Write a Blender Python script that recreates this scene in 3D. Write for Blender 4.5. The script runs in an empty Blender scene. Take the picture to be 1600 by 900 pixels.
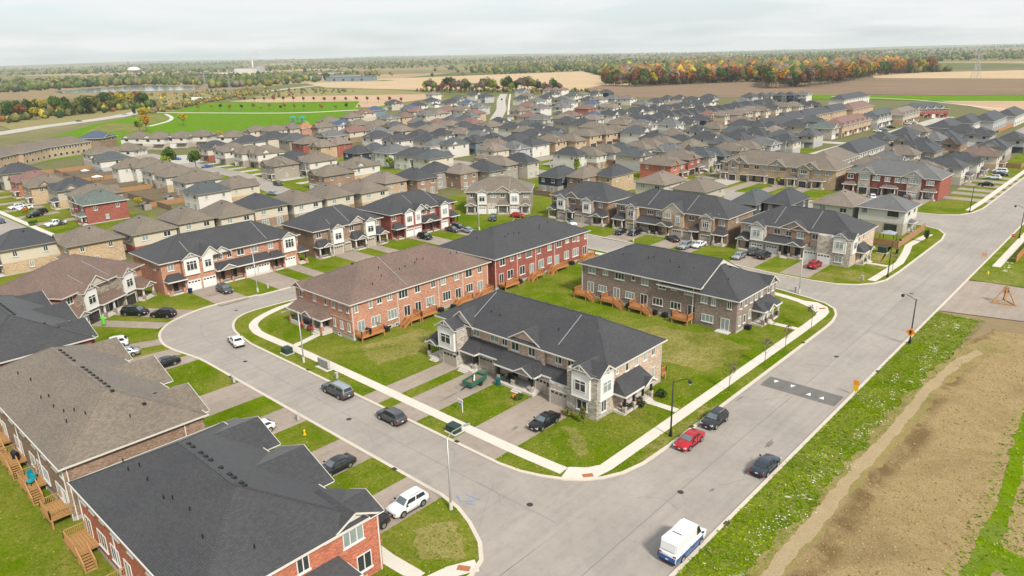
import bpy, bmesh, math, random
import numpy as np
from mathutils import Vector, Matrix
random.seed(7)
rng = np.random.default_rng(7)
R = math.radians
SC = bpy.context.scene
COL = SC.collection

# ------------------------------------------------------------------ camera
CAM_H = 46.0
cam_d = bpy.data.cameras.new('camera')
cam_d.sensor_width = 36.0
cam_d.lens = 36.0 * 1124.08 / 1600.0
cam_d.clip_start = 0.5
cam_d.clip_end = 60000.0
cam = bpy.data.objects.new('camera', cam_d)
COL.objects.link(cam)
_p, _r, _y = R(17.996), R(-1.2805), R(-42.837)
_f = Vector((math.sin(_y) * math.cos(_p), math.cos(_y) * math.cos(_p), -math.sin(_p)))
_rt = Vector((math.cos(_y), -math.sin(_y), 0))
_up = _rt.cross(_f)
_rr = _rt * math.cos(_r) + _up * math.sin(_r)
_uu = -_rt * math.sin(_r) + _up * math.cos(_r)
cam.matrix_world = Matrix(((_rr.x, _uu.x, -_f.x, 0), (_rr.y, _uu.y, -_f.y, 0), (_rr.z, _uu.z, -_f.z, CAM_H), (0, 0, 0, 1)))
SC.camera = cam

# ------------------------------------------------------------------ sky, sun, exposure
SUN_AZ = math.atan2(-0.26, 0.92)      # direction towards the sun in the ground plane
SUN_EL = R(43)
W = bpy.data.worlds.new('World'); SC.world = W; W.use_nodes = True
nt = W.node_tree; nt.nodes.clear()
out = nt.nodes.new('ShaderNodeOutputWorld'); bg = nt.nodes.new('ShaderNodeBackground')
sky = nt.nodes.new('ShaderNodeTexSky'); sky.sky_type = 'NISHITA'; sky.sun_disc = False
sky.sun_elevation = SUN_EL; sky.sun_rotation = math.pi / 2 - SUN_AZ
sky.air_density = 1.0; sky.dust_density = 2.0; sky.ozone_density = 1.0
tc = nt.nodes.new('ShaderNodeTexCoord'); mp = nt.nodes.new('ShaderNodeMapping')
mp.inputs['Scale'].default_value = (1.5, 1.5, 14.0)
n1 = nt.nodes.new('ShaderNodeTexNoise'); n1.inputs['Scale'].default_value = 2.6; n1.inputs['Detail'].default_value = 7; n1.inputs['Roughness'].default_value = 0.55
cr = nt.nodes.new('ShaderNodeValToRGB'); cr.color_ramp.elements[0].position = 0.40; cr.color_ramp.elements[1].position = 0.60
cr.color_ramp.elements[0].color = (0.12, 0.12, 0.12, 1); cr.color_ramp.elements[1].color = (1, 1, 1, 1)
mx = nt.nodes.new('ShaderNodeMix'); mx.data_type = 'RGBA'
mx.inputs[7].default_value = (4.45, 4.55, 4.58, 1)
blue = nt.nodes.new('ShaderNodeMix'); blue.data_type = 'RGBA'; blue.inputs[0].default_value = 0.35
blue.inputs[6].default_value = (3.7, 4.15, 4.35, 1)
nt.links.new(sky.outputs[0], blue.inputs[7])
nt.links.new(tc.outputs['Generated'], mp.inputs[0]); nt.links.new(mp.outputs[0], n1.inputs['Vector'])
nt.links.new(n1.outputs['Fac'], cr.inputs[0]); nt.links.new(cr.outputs[0], mx.inputs[0])
nt.links.new(blue.outputs[2], mx.inputs[6]); nt.links.new(mx.outputs[2], bg.inputs[0])
bg.inputs[1].default_value = 0.1
nt.links.new(bg.outputs[0], out.inputs[0])
sun_d = bpy.data.lights.new('sun', 'SUN'); sun_d.energy = 2.25; sun_d.angle = R(9); sun_d.color = (1.0, 0.94, 0.84)
sun = bpy.data.objects.new('sun', sun_d); COL.objects.link(sun)
sd = Vector((math.cos(SUN_EL) * math.cos(SUN_AZ), math.cos(SUN_EL) * math.sin(SUN_AZ), math.sin(SUN_EL)))
sun.rotation_euler = sd.to_track_quat('Z', 'Y').to_euler()
SC.view_settings.view_transform = 'Standard'; SC.view_settings.look = 'None'
SC.view_settings.exposure = 1.02; SC.view_settings.gamma = 1.0; SC.view_settings.use_curve_mapping = False
SC.render.engine = 'CYCLES'
SC.cycles.use_denoising = True
SC.cycles.max_bounces = 5; SC.cycles.diffuse_bounces = 1; SC.cycles.glossy_bounces = 2
SC.cycles.transmission_bounces = 2; SC.cycles.volume_bounces = 1; SC.cycles.transparent_max_bounces = 4
SC.cycles.caustics_reflective = False; SC.cycles.caustics_refractive = False

# ------------------------------------------------------------------ materials
MATS = {}
def L(c):                                   # 0-255 sRGB -> linear
    return tuple(((x / 255) / 12.92 if x / 255 <= 0.04045 else ((x / 255 + 0.055) / 1.055) ** 2.4) for x in c)
class NT:
    def __init__(s, name):
        s.m = bpy.data.materials.new(name); s.m.use_nodes = True; s.t = s.m.node_tree
        s.b = s.t.nodes['Principled BSDF']; s.b.inputs['Specular IOR Level'].default_value = 0.25
        s.co = None
    def n(s, kind, **kw):
        x = s.t.nodes.new(kind)
        for k, v in kw.items(): setattr(x, k, v)
        return x
    def l(s, a, b): s.t.links.new(a, b)
    def pos(s):
        if s.co is None: s.co = s.n('ShaderNodeNewGeometry').outputs['Position']
        return s.co
    def obj(s): return s.n('ShaderNodeTexCoord').outputs['Object']
    def noise(s, vec, scale, detail=4, rough=0.55, dist=0.0):
        x = s.n('ShaderNodeTexNoise'); x.inputs['Scale'].default_value = scale; x.inputs['Detail'].default_value = detail
        x.inputs['Roughness'].default_value = rough; x.inputs['Distortion'].default_value = dist
        s.l(vec, x.inputs['Vector']); return x.outputs['Fac']
    def ramp(s, fac, stops):
        x = s.n('ShaderNodeValToRGB'); e = x.color_ramp.elements
        while len(e) < len(stops): e.new(0.5)
        for i, (p, c) in enumerate(stops): e[i].position = p; e[i].color = (*c, 1) if len(c) == 3 else c
        s.l(fac, x.inputs[0]); return x.outputs[0]
    def mix(s, fac, a, b, mode='MIX'):
        x = s.n('ShaderNodeMix', data_type='RGBA', blend_type=mode)
        for i, v in ((0, fac), (6, a), (7, b)):
            if isinstance(v, (int, float)): x.inputs[i].default_value = v
            elif isinstance(v, tuple): x.inputs[i].default_value = (*v[:3], 1)
            else: s.l(v, x.inputs[i])
        return x.outputs[2]
    def math(s, op, a, b=0.0):
        x = s.n('ShaderNodeMath', operation=op)
        for i, v in ((0, a), (1, b)):
            if isinstance(v, (int, float)): x.inputs[i].default_value = v
            else: s.l(v, x.inputs[i])
        return x.outputs[0]
    def bump(s, h, strength=0.3, dist=0.02):
        x = s.n('ShaderNodeBump'); x.inputs['Strength'].default_value = strength; x.inputs['Distance'].default_value = dist
        s.l(h, x.inputs['Height']); s.l(x.outputs[0], s.b.inputs['Normal'])
    def col(s, c):
        if isinstance(c, tuple): s.b.inputs['Base Color'].default_value = (*c[:3], 1)
        else: s.l(c, s.b.inputs['Base Color'])
    def uvw(s):
        """surface coordinates for walls and slopes: u runs level along the face, v runs up it"""
        t = s.n('ShaderNodeTexCoord'); a = s.n('ShaderNodeVectorMath', operation='ABSOLUTE'); s.l(t.outputs['Normal'], a.inputs[0])
        q = s.n('ShaderNodeSeparateXYZ'); s.l(a.outputs[0], q.inputs[0])
        p = s.n('ShaderNodeSeparateXYZ'); s.l(t.outputs['Object'], p.inputs[0])
        g = s.math('GREATER_THAN', q.outputs[0], q.outputs[1])
        u = s.math('ADD', s.math('MULTIPLY', p.outputs[1], g), s.math('MULTIPLY', p.outputs[0], s.math('SUBTRACT', 1.0, g)))
        c = s.n('ShaderNodeCombineXYZ'); s.l(u, c.inputs[0]); s.l(p.outputs[2], c.inputs[1]); s.l(g, c.inputs[2])
        return c.outputs[0]

def plain(name, c, rough=0.7, metal=0.0, spec=0.3, var=0.12, scale=1.5):
    if name in MATS: return MATS[name]
    k = NT(name); k.b.inputs['Roughness'].default_value = rough; k.b.inputs['Metallic'].default_value = metal
    k.b.inputs['Specular IOR Level'].default_value = spec
    if var:
        n = k.noise(k.pos(), scale, 5)
        k.col(k.mix(n, tuple(x * (1 - var) for x in c), tuple(min(1, x * (1 + var)) for x in c)))
    else: k.col(c)
    MATS[name] = k.m; return k.m

def brick(name, c, mortar, sc=1.0, bw=0.24, bh=0.085, var=0.35, stone=False):
    if name in MATS: return MATS[name]
    k = NT(name); v = k.uvw(); k.b.inputs['Roughness'].default_value = 0.85; k.b.inputs['Specular IOR Level'].default_value = 0.15
    b = k.n('ShaderNodeTexBrick'); b.offset = 0.5; b.inputs['Scale'].default_value = 1.0
    b.inputs['Brick Width'].default_value = bw; b.inputs['Row Height'].default_value = bh; b.inputs['Mortar Size'].default_value = 0.008
    b.inputs['Color1'].default_value = (*[x * (1 - var) for x in c], 1); b.inputs['Color2'].default_value = (*[min(1, x * (1 + var)) for x in c], 1)
    b.inputs['Mortar'].default_value = (*mortar, 1); b.inputs['Bias'].default_value = 0.0
    k.l(v, b.inputs['Vector'])
    vm = k.n('ShaderNodeVectorMath', operation='MULTIPLY'); vm.inputs[1].default_value = (1.6, 5.0, 1); k.l(v, vm.inputs[0])
    n = k.noise(vm.outputs[0], 1.3, 5, 0.7)
    big = k.noise(k.pos(), 0.25, 3)
    c1 = k.mix(k.ramp(n, [(0.3, (0.72, 0.70, 0.68)), (0.7, (1.25, 1.22, 1.2))]), (0, 0, 0), b.outputs['Color'], 'MULTIPLY') if 0 else k.mix(1.0, b.outputs['Color'], k.ramp(n, [(0.3, (0.74, 0.72, 0.70)), (0.72, (1.3, 1.26, 1.24))]), 'MULTIPLY')
    c2 = k.mix(1.0, c1, k.ramp(big, [(0.3, (0.9, 0.9, 0.9)), (0.7, (1.1, 1.1, 1.1))]), 'MULTIPLY')
    k.col(c2); k.bump(b.outputs['Fac'], 0.5, -0.01)
    MATS[name] = k.m; return k.m

def siding(name, c, gap=0.16):
    if name in MATS: return MATS[name]
    k = NT(name); v = k.uvw(); k.b.inputs['Roughness'].default_value = 0.55
    q = k.n('ShaderNodeSeparateXYZ'); k.l(v, q.inputs[0])
    f = k.math('FRACT', k.math('DIVIDE', q.outputs[1], gap))
    n = k.noise(k.pos(), 0.8, 4)
    base = k.mix(n, tuple(x * 0.93 for x in c), tuple(min(1, x * 1.05) for x in c))
    k.col(k.mix(k.math('LESS_THAN', f, 0.1), base, tuple(x * 0.7 for x in c)))
    k.bump(f, 0.4, 0.02)
    MATS[name] = k.m; return k.m

def shingle(name, c):
    if name in MATS: return MATS[name]
    k = NT(name); v = k.uvw(); k.b.inputs['Roughness'].default_value = 0.72; k.b.inputs['Specular IOR Level'].default_value = 0.55; k.b.inputs['Sheen Weight'].default_value = 0.1; k.b.inputs['Sheen Roughness'].default_value = 0.4
    b = k.n('ShaderNodeTexBrick'); b.offset = 0.37; b.inputs['Scale'].default_value = 1.0
    b.inputs['Brick Width'].default_value = 0.32; b.inputs['Row Height'].default_value = 0.085; b.inputs['Mortar Size'].default_value = 0.009
    b.inputs['Color1'].default_value = (*[x * 0.8 for x in c], 1); b.inputs['Color2'].default_value = (*[x * 1.2 for x in c], 1)
    b.inputs['Mortar'].default_value = (*[x * 0.45 for x in c], 1)
    k.l(v, b.inputs['Vector'])
    n = k.noise(k.pos(), 3.5, 5, 0.75); big = k.noise(k.pos(), 0.18, 4, 0.6)
    c1 = k.mix(1.0, b.outputs['Color'], k.ramp(n, [(0.3, (0.88, 0.88, 0.88)), (0.7, (1.12, 1.12, 1.12))]), 'MULTIPLY')
    c2 = k.mix(1.0, c1, k.ramp(big, [(0.3, (0.88, 0.88, 0.9)), (0.7, (1.13, 1.12, 1.1))]), 'MULTIPLY')
    k.col(c2); k.bump(b.outputs['Color'], 0.25, 0.01)
    MATS[name] = k.m; return k.m

# roofs
RC = {
 'charcoal': shingle('charcoal_shingle', (0.046, 0.046, 0.050)),
 'brown': shingle('brown_shingle', (0.165, 0.108, 0.083)),
 'greige': shingle('greige_shingle', (0.170, 0.138, 0.104)),
 'dark': shingle('dark_blue_shingle', (0.046, 0.049, 0.056)),
 'teal': shingle('teal_grey_shingle', (0.068, 0.078, 0.082)),
 'grey': shingle('mid_grey_shingle', (0.125, 0.126, 0.124)),
 'tan': shingle('tan_shingle', (0.205, 0.165, 0.130)),
 'red': shingle('red_brown_shingle', (0.20, 0.105, 0.085)),
 'orange': shingle('orange_shingle', (0.42, 0.17, 0.08)),
 'green': shingle('green_grey_shingle', (0.105, 0.130, 0.115)),
 'blue': shingle('blue_shingle', (0.055, 0.085, 0.15)),
}
RWORD = {'charcoal': 'charcoal', 'brown': 'brown', 'greige': 'greige', 'dark': 'dark slate', 'teal': 'teal-grey', 'grey': 'pale grey', 'tan': 'tan', 'red': 'reddish', 'orange': 'orange', 'green': 'sage-green', 'blue': 'blue'}
WC = {
 'orange': brick('orange_brick', (0.46, 0.215, 0.135), (0.42, 0.33, 0.27)),
 'red': brick('red_brick', (0.30, 0.085, 0.065), (0.26, 0.15, 0.12)),
 'fire': brick('fire_red_brick', (0.42, 0.12, 0.065), (0.40, 0.26, 0.2)),
 'greyb': brick('grey_brown_brick', (0.235, 0.185, 0.155), (0.30, 0.27, 0.24)),
 'pinkb': brick('pale_pink_brick', (0.50, 0.37, 0.285), (0.5, 0.44, 0.37)),
 'tanb': brick('tan_brick', (0.44, 0.32, 0.20), (0.46, 0.39, 0.3)),
 'brownb': brick('brown_brick', (0.27, 0.18, 0.125), (0.3, 0.24, 0.2)),
 'stone': brick('grey_stone', (0.42, 0.385, 0.335), (0.38, 0.35, 0.31), bw=0.5, bh=0.2),
 'tstone': brick('taupe_stone', (0.30, 0.265, 0.215), (0.3, 0.27, 0.23), bw=0.5, bh=0.2),
 'white': siding('white_siding', (0.63, 0.60, 0.545)),
 'cream': siding('cream_siding', (0.58, 0.515, 0.415)),
 'beige': siding('beige_siding', (0.48, 0.43, 0.355)),
 'taupe': siding('taupe_siding', (0.33, 0.29, 0.24)),
 'lgrey': siding('light_grey_siding', (0.42, 0.42, 0.42)),
 'dgrey': siding('dark_grey_siding', (0.09, 0.10, 0.11)),
 'navy': siding('navy_siding', (0.035, 0.05, 0.075)),
 'blueg': siding('blue_grey_siding', (0.17, 0.23, 0.27)),
}
WWORD = {'orange': 'orange brick', 'red': 'red brick', 'fire': 'bright red brick', 'greyb': 'grey-brown brick', 'pinkb': 'pinkish brick', 'tanb': 'tan brick', 'brownb': 'brown brick', 'stone': 'grey stone', 'tstone': 'taupe stone', 'white': 'white', 'cream': 'cream', 'beige': 'beige', 'taupe': 'taupe', 'lgrey': 'light grey', 'dgrey': 'dark grey', 'navy': 'navy', 'blueg': 'blue-grey'}
M_trim = plain('white_trim', (0.66, 0.65, 0.62), 0.5, var=0.06)
M_white = plain('white_panel', (0.70, 0.68, 0.65), 0.45, var=0.05)
M_gut = plain('cream_gutter', (0.58, 0.55, 0.49), 0.5, var=0.08)
M_gtaupe = plain('taupe_gutter', (0.26, 0.23, 0.19), 0.5, var=0.08)
M_flash = plain('metal_flashing', (0.36, 0.36, 0.36), 0.5, 0.3, var=0.08)
M_dtrim = plain('dark_trim', (0.05, 0.045, 0.04), 0.5, var=0.06)
M_conc = plain('concrete', (0.56, 0.52, 0.46), 0.85, var=0.14, scale=2.5)
M_found = plain('foundation_concrete', (0.40, 0.37, 0.33), 0.9, var=0.15)
M_wood = plain('cedar_wood', (0.47, 0.20, 0.075), 0.7, var=0.3, scale=4)
M_wood2 = plain('pale_pine_wood', (0.40, 0.22, 0.085), 0.7, var=0.25, scale=4)
M_fence = plain('fence_wood', (0.36, 0.20, 0.10), 0.8, var=0.35, scale=2)
M_oldfence = plain('weathered_fence_wood', (0.19, 0.145, 0.105), 0.85, var=0.35, scale=2)
M_black = plain('black_metal', (0.018, 0.018, 0.02), 0.45, var=0.1)
M_steel = plain('galvanised_steel', (0.42, 0.42, 0.41), 0.45, 0.6, var=0.08)
M_gwhite = plain('white_garage_door', (0.72, 0.71, 0.69), 0.45, var=0.04)
M_gtan = plain('tan_garage_door', (0.40, 0.35, 0.29), 0.5, var=0.04)
M_gdark = plain('dark_garage_door', (0.05, 0.045, 0.042), 0.5, var=0.06)
M_door = plain('dark_front_door', (0.03, 0.028, 0.03), 0.4, var=0.1)
def glass(name, c, rough=0.08, spec=0.6):
    k = NT(name); k.col(k.mix(k.noise(k.pos(), 0.7, 3), tuple(x * 0.6 for x in c), tuple(x * 1.4 for x in c)))
    k.b.inputs['Roughness'].default_value = rough; k.b.inputs['Specular IOR Level'].default_value = spec
    MATS[name] = k.m; return k.m
M_glass = glass('window_glass', (0.035, 0.042, 0.045))
M_curtain = glass('curtained_glass', (0.24, 0.29, 0.28), 0.15)
M_dglass = glass('black_glass', (0.012, 0.013, 0.014))

# ------------------------------------------------------------------ mesh helpers
class MB:
    def __init__(s): s.v = []; s.f = []; s.m = []; s.sm = []
    def quad(s, a, b, c, d, m=0): s.poly((a, b, c, d), m)
    def poly(s, pts, m=0):
        i = len(s.v); s.v += [tuple(p) for p in pts]; s.f.append(tuple(range(i, i + len(pts)))); s.m.append(m)
    def box(s, x0, x1, y0, y1, z0, z1, m=0):
        i = len(s.v)
        s.v += [(x0, y0, z0), (x1, y0, z0), (x1, y1, z0), (x0, y1, z0), (x0, y0, z1), (x1, y0, z1), (x1, y1, z1), (x0, y1, z1)]
        for q in ((0, 3, 2, 1), (4, 5, 6, 7), (0, 1, 5, 4), (1, 2, 6, 5), (2, 3, 7, 6), (3, 0, 4, 7)):
            s.f.append(tuple(i + k for k in q)); s.m.append(m)
        return s
    def bar(s, a, b, w, h=None, m=0):
        h = h or w; a = Vector(a); b = Vector(b); d = (b - a).normalized()
        up = Vector((0, 0, 1)) if abs(d.z) < 0.95 else Vector((1, 0, 0))
        x = d.cross(up).normalized() * w / 2; y = x.cross(d).normalized() * h / 2
        i = len(s.v)
        for p in (a, b):
            for q in (-x - y, x - y, x + y, -x + y): s.v.append(tuple(p + q))
        for q in ((0, 1, 2, 3), (7, 6, 5, 4), (0, 4, 5, 1), (1, 5, 6, 2), (2, 6, 7, 3), (3, 7, 4, 0)):
            s.f.append(tuple(i + k for k in q)); s.m.append(m)
        return s
    def tube(s, pts, rad, n=8, m=0, cap=True):
        pts = [Vector(p) for p in pts]
        if not isinstance(rad, (list, tuple)): rad = [rad] * len(pts)
        i0 = len(s.v)
        for k, p in enumerate(pts):
            d = (pts[min(k + 1, len(pts) - 1)] - pts[max(k - 1, 0)]).normalized()
            up = Vector((0, 0, 1)) if abs(d.z) < 0.9 else Vector((1, 0, 0))
            x = d.cross(up).normalized(); y = x.cross(d).normalized()
            for j in range(n):
                a = 2 * math.pi * j / n; s.v.append(tuple(p + (x * math.cos(a) + y * math.sin(a)) * rad[k]))
        for k in range(len(pts) - 1):
            for j in range(n):
                a = i0 + k * n + j; b = i0 + k * n + (j + 1) % n
                s.f.append((a, a + n, b + n, b)); s.m.append(m)
        if cap:
            s.f.append(tuple(i0 + j for j in range(n))); s.m.append(m)
            s.f.append(tuple(i0 + (len(pts) - 1) * n + n - 1 - j for j in range(n))); s.m.append(m)
        return s
    def mesh(s, name, mats, smooth=False):
        me = bpy.data.meshes.new(name); me.from_pydata(s.v, [], s.f)
        mats = mats if isinstance(mats, (list, tuple)) else [mats]
        for m in mats: me.materials.append(m)
        if len(mats) > 1: me.polygons.foreach_set('material_index', s.m)
        if smooth: me.polygons.foreach_set('use_smooth', [True] * len(s.f))
        bm = bmesh.new(); bm.from_mesh(me); bmesh.ops.recalc_face_normals(bm, faces=bm.faces); bm.to_mesh(me); bm.free()
        me.update(); return me
    def build(s, name, mats, parent=None, loc=(0, 0, 0), rot=0.0, smooth=False):
        return place(name, s.mesh(name, mats, smooth), parent, loc, rot)

def place(name, me, parent=None, loc=(0, 0, 0), rot=0.0):
    o = bpy.data.objects.new(name, me); COL.objects.link(o); o.location = loc
    o.rotation_euler = (0, 0, rot) if not isinstance(rot, (tuple, list)) else rot
    if parent is not None: o.parent = parent; KIDS.setdefault(parent.as_pointer(), []).append(o)
    return o
KIDS = {}; EXC = []
def tag(o, label=None, cat=None, group=None, kind=None):
    if label: o['label'] = label
    if cat: o['category'] = cat
    if group: o['group'] = group
    if kind: o['kind'] = kind
    return o
def thing(name, label, cat, loc, rot=0.0, group=None):
    return tag(place(name, None, None, loc, rot), label, cat, group)
def kids(o): return KIDS.get(o.as_pointer(), [])
def copy_tree(o, parent=None):
    c = o.copy(); COL.objects.link(c); c.parent = parent
    if parent is not None: KIDS.setdefault(parent.as_pointer(), []).append(c)
    for ch in list(kids(o)): copy_tree(ch, c)
    return c
def setmat(o, m):
    o.material_slots[0].link = 'OBJECT'; o.material_slots[0].material = m
ORD = ['first', 'second', 'third', 'fourth', 'fifth', 'sixth', 'seventh', 'eighth', 'ninth', 'tenth', 'eleventh', 'twelfth', 'thirteenth', 'fourteenth', 'fifteenth', 'sixteenth', 'seventeenth', 'eighteenth', 'nineteenth', 'twentieth'] + [('%d' % k) + ('th' if 10 < k % 100 < 14 else {1: 'st', 2: 'nd', 3: 'rd'}.get(k % 10, 'th')) for k in range(21, 200)]
# ------------------------------------------------------------------ ground materials
def grass_mat(name, g1, g2, dry, dryness=0.5, bumpy=0.6, streak=0.0, stony=False):
    k = NT(name); p = k.pos(); k.b.inputs['Roughness'].default_value = 0.95; k.b.inputs['Specular IOR Level'].default_value = 0.0
    a = k.noise(p, 0.22, 5, 0.6, 0.4); b = k.noise(p, 2.6, 6, 0.75); c = k.noise(p, 12.0, 3, 0.7); d = k.noise(p, 0.09, 6, 0.72, 0.8)
    base = k.mix(k.ramp(b, [(0.32, (0, 0, 0)), (0.68, (1, 1, 1))]), g1, g2)
    base = k.mix(1.0, base, k.ramp(c, [(0.25, (0.55, 0.58, 0.5)), (0.75, (1.4, 1.35, 1.3))]), 'MULTIPLY')
    base = k.mix(1.0, base, k.ramp(a, [(0.3, (0.82, 0.86, 0.8)), (0.7, (1.2, 1.14, 1.1))]), 'MULTIPLY')
    dr = k.math('MULTIPLY', k.ramp(d, [(0.50 - 0.12 * dryness, (0, 0, 0)), (0.66, (1, 1, 1))]), k.ramp(b, [(0.3, (0.2, 0.2, 0.2)), (0.6, (1, 1, 1))]))
    base = k.mix(k.math('MULTIPLY', dr, dryness), base, dry)
    if stony:
        s1 = k.noise(p, 0.42, 6, 0.72, 0.9); s2 = k.noise(p, 3.2, 5, 0.8)
        q = k.n('ShaderNodeSeparateXYZ'); k.l(p, q.inputs[0]); g = k.math('SUBTRACT', 1.0, k.math('MULTIPLY', k.math('ABSOLUTE', k.math('ADD', q.outputs[0], 22.2)), 0.42))
        mk_ = k.math('MULTIPLY', k.ramp(k.math('ADD', s1, k.math('MULTIPLY', g, 0.12)), [(0.675, (0, 0, 0)), (0.71, (1, 1, 1))]), k.ramp(s2, [(0.28, (0, 0, 0)), (0.42, (1, 1, 1))]))
        base = k.mix(mk_, base, (0.60, 0.54, 0.43))
    k.col(base); k.bump(c, bumpy, 0.12)
    MATS[name] = k.m; return k.m
M_lawn = grass_mat('lawn_grass', (0.064, 0.122, 0.002), (0.122, 0.182, 0.004), (0.26, 0.225, 0.055), 0.9)
M_verge = grass_mat('verge_grass', (0.075, 0.135, 0.002), (0.155, 0.21, 0.006), (0.30, 0.26, 0.10), 0.8, 1.0, stony=True)
M_park = grass_mat('park_grass', (0.085, 0.19, 0.006), (0.13, 0.245, 0.015), (0.18, 0.24, 0.06), 0.35, 0.3)
M_meadow = grass_mat('rough_meadow', (0.11, 0.135, 0.035), (0.19, 0.19, 0.06), (0.30, 0.25, 0.12), 0.9, 0.6)
M_strip = grass_mat('bright_grass_strip', (0.10, 0.185, 0.002), (0.16, 0.25, 0.005), (0.25, 0.24, 0.1), 0.5, 1.0)

def asphalt_mat(name, c, stain=0.3):
    k = NT(name); p = k.pos(); k.b.inputs['Roughness'].default_value = 0.8; k.b.inputs['Specular IOR Level'].default_value = 0.3
    a = k.noise(p, 0.11, 6, 0.65, 0.6); b = k.noise(p, 45.0, 2); d = k.noise(p, 0.9, 5, 0.7)
    vm = k.n('ShaderNodeVectorMath', operation='MULTIPLY'); vm.inputs[1].default_value = (0.9, 0.035, 1); k.l(p, vm.inputs[0])
    tr = k.noise(vm.outputs[0], 1.1, 4, 0.6)
    base = k.mix(k.ramp(a, [(0.3, (0, 0, 0)), (0.72, (1, 1, 1))]), tuple(x * 0.88 for x in c), tuple(x * 1.12 for x in c))
    base = k.mix(1.0, base, k.ramp(b, [(0.2, (0.82, 0.82, 0.82)), (0.8, (1.18, 1.18, 1.18))]), 'MULTIPLY')
    base = k.mix(1.0, base, k.ramp(d, [(0.25, (1 - stain, 1 - stain, 1 - stain)), (0.5, (1, 1, 1)), (0.8, (1.05, 1.05, 1.05))]), 'MULTIPLY')
    base = k.mix(1.0, base, k.ramp(tr, [(0.3, (0.92, 0.92, 0.92)), (0.7, (1.06, 1.06, 1.06))]), 'MULTIPLY')
    # hairline cracks
    v = k.n('ShaderNodeTexVoronoi', feature='DISTANCE_TO_EDGE'); v.inputs['Scale'].default_value = 0.16
    nz = k.n('ShaderNodeTexNoise'); nz.inputs['Scale'].default_value = 0.8; nz.inputs['Detail'].default_value = 5
    k.l(p, nz.inputs['Vector']); wv = k.mix(0.35, p, nz.outputs['Color'], 'ADD'); k.l(wv, v.inputs['Vector'])
    base = k.mix(k.math('MULTIPLY', k.math('LESS_THAN', v.outputs['Distance'], 0.0045), 0.14), base, tuple(x * 0.5 for x in c))
    k.col(base); k.bump(b, 0.15, 0.01)
    MATS[name] = k.m; return k.m
M_road = asphalt_mat('road_asphalt', (0.318, 0.283, 0.250), 0.12)
M_drive = asphalt_mat('driveway_asphalt', (0.315, 0.258, 0.212), 0.22)
M_hump = asphalt_mat('dark_asphalt_patch', (0.15, 0.14, 0.13), 0.3)
def conc_mat(name, c, joint=1.55):
    k = NT(name); p = k.pos(); k.b.inputs['Roughness'].default_value = 0.9
    a = k.noise(p, 0.5, 5, 0.65); b = k.noise(p, 9, 3)
    base = k.mix(a, tuple(x * 0.86 for x in c), tuple(x * 1.1 for x in c))
    base = k.mix(1.0, base, k.ramp(b, [(0.2, (0.9, 0.9, 0.9)), (0.8, (1.08, 1.08, 1.08))]), 'MULTIPLY')
    k.col(base); MATS[name] = k.m; return k.m
M_walk = conc_mat('pavement_concrete', (0.60, 0.55, 0.48))
M_kerb = conc_mat('kerb_concrete', (0.56, 0.50, 0.42))
def dirt_mat(name, c1, c2, dark, row=0.0, green=0.0, damp=None):
    k = NT(name); p = k.pos(); k.b.inputs['Roughness'].default_value = 0.97; k.b.inputs['Specular IOR Level'].default_value = 0.1
    a = k.noise(p, 0.35, 7, 0.7, 0.5); b = k.noise(p, 5.0, 5, 0.8); d = k.noise(p, 0.06, 5, 0.62, 1.0)
    base = k.mix(k.ramp(a, [(0.3, (0, 0, 0)), (0.7, (1, 1, 1))]), c1, c2)
    base = k.mix(1.0, base, k.ramp(b, [(0.25, (0.7, 0.68, 0.66)), (0.75, (1.22, 1.22, 1.22))]), 'MULTIPLY')
    base = k.mix(k.ramp(d, [(0.56, (0, 0, 0)), (0.75, (0.8, 0.8, 0.8))]), base, dark)
    if green:
        g = k.noise(p, 0.5, 6, 0.75, 0.3)
        base = k.mix(k.math('MULTIPLY', k.ramp(g, [(0.55, (0, 0, 0)), (0.72, (1, 1, 1))]), green), base, (0.13, 0.17, 0.03))
    if row:
        vm = k.n('ShaderNodeVectorMath', operation='MULTIPLY'); vm.inputs[1].default_value = (0.01, row, 1); k.l(p, vm.inputs[0])
        r = k.noise(vm.outputs[0], 1.0, 4, 0.7)
        base = k.mix(1.0, base, k.ramp(r, [(0.3, (0.86, 0.86, 0.86)), (0.7, (1.14, 1.14, 1.14))]), 'MULTIPLY')
    if damp:
        q = k.n('ShaderNodeSeparateXYZ'); k.l(p, q.inputs[0]); e = k.noise(p, 0.22, 6, 0.7, 0.6)
        xx = k.math('ADD', q.outputs[0], k.math('MULTIPLY', k.noise(p, 0.05, 2), 5.0))
        g = k.math('SUBTRACT', 1.0, k.math('MULTIPLY', k.math('ABSOLUTE', k.math('SUBTRACT', xx, damp + 2.5)), 0.55))
        mk_ = k.math('MULTIPLY', k.ramp(g, [(0.0, (0, 0, 0)), (0.7, (1, 1, 1))]), k.ramp(e, [(0.36, (0, 0, 0)), (0.56, (1, 1, 1))]))
        base = k.mix(k.math('MULTIPLY', mk_, 0.95), base, dark)
        vm = k.n('ShaderNodeVectorMath', operation='MULTIPLY'); vm.inputs[1].default_value = (1.0, 0.45, 1); k.l(p, vm.inputs[0]); st_ = k.noise(vm.outputs[0], 9.0, 4, 0.8); base = k.mix(1.0, base, k.ramp(st_, [(0.3, (0.66, 0.64, 0.6)), (0.7, (1.3, 1.3, 1.28))]), 'MULTIPLY')
        cl = k.noise(p, 1.6, 6, 0.8); base = k.mix(k.ramp(cl, [(0.58, (0, 0, 0)), (0.75, (0.7, 0.7, 0.7))]), base, tuple(x * 0.55 for x in c1))
    k.col(base); k.bump(b, 0.8, 0.12)
    MATS[name] = k.m; return k.m
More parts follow.
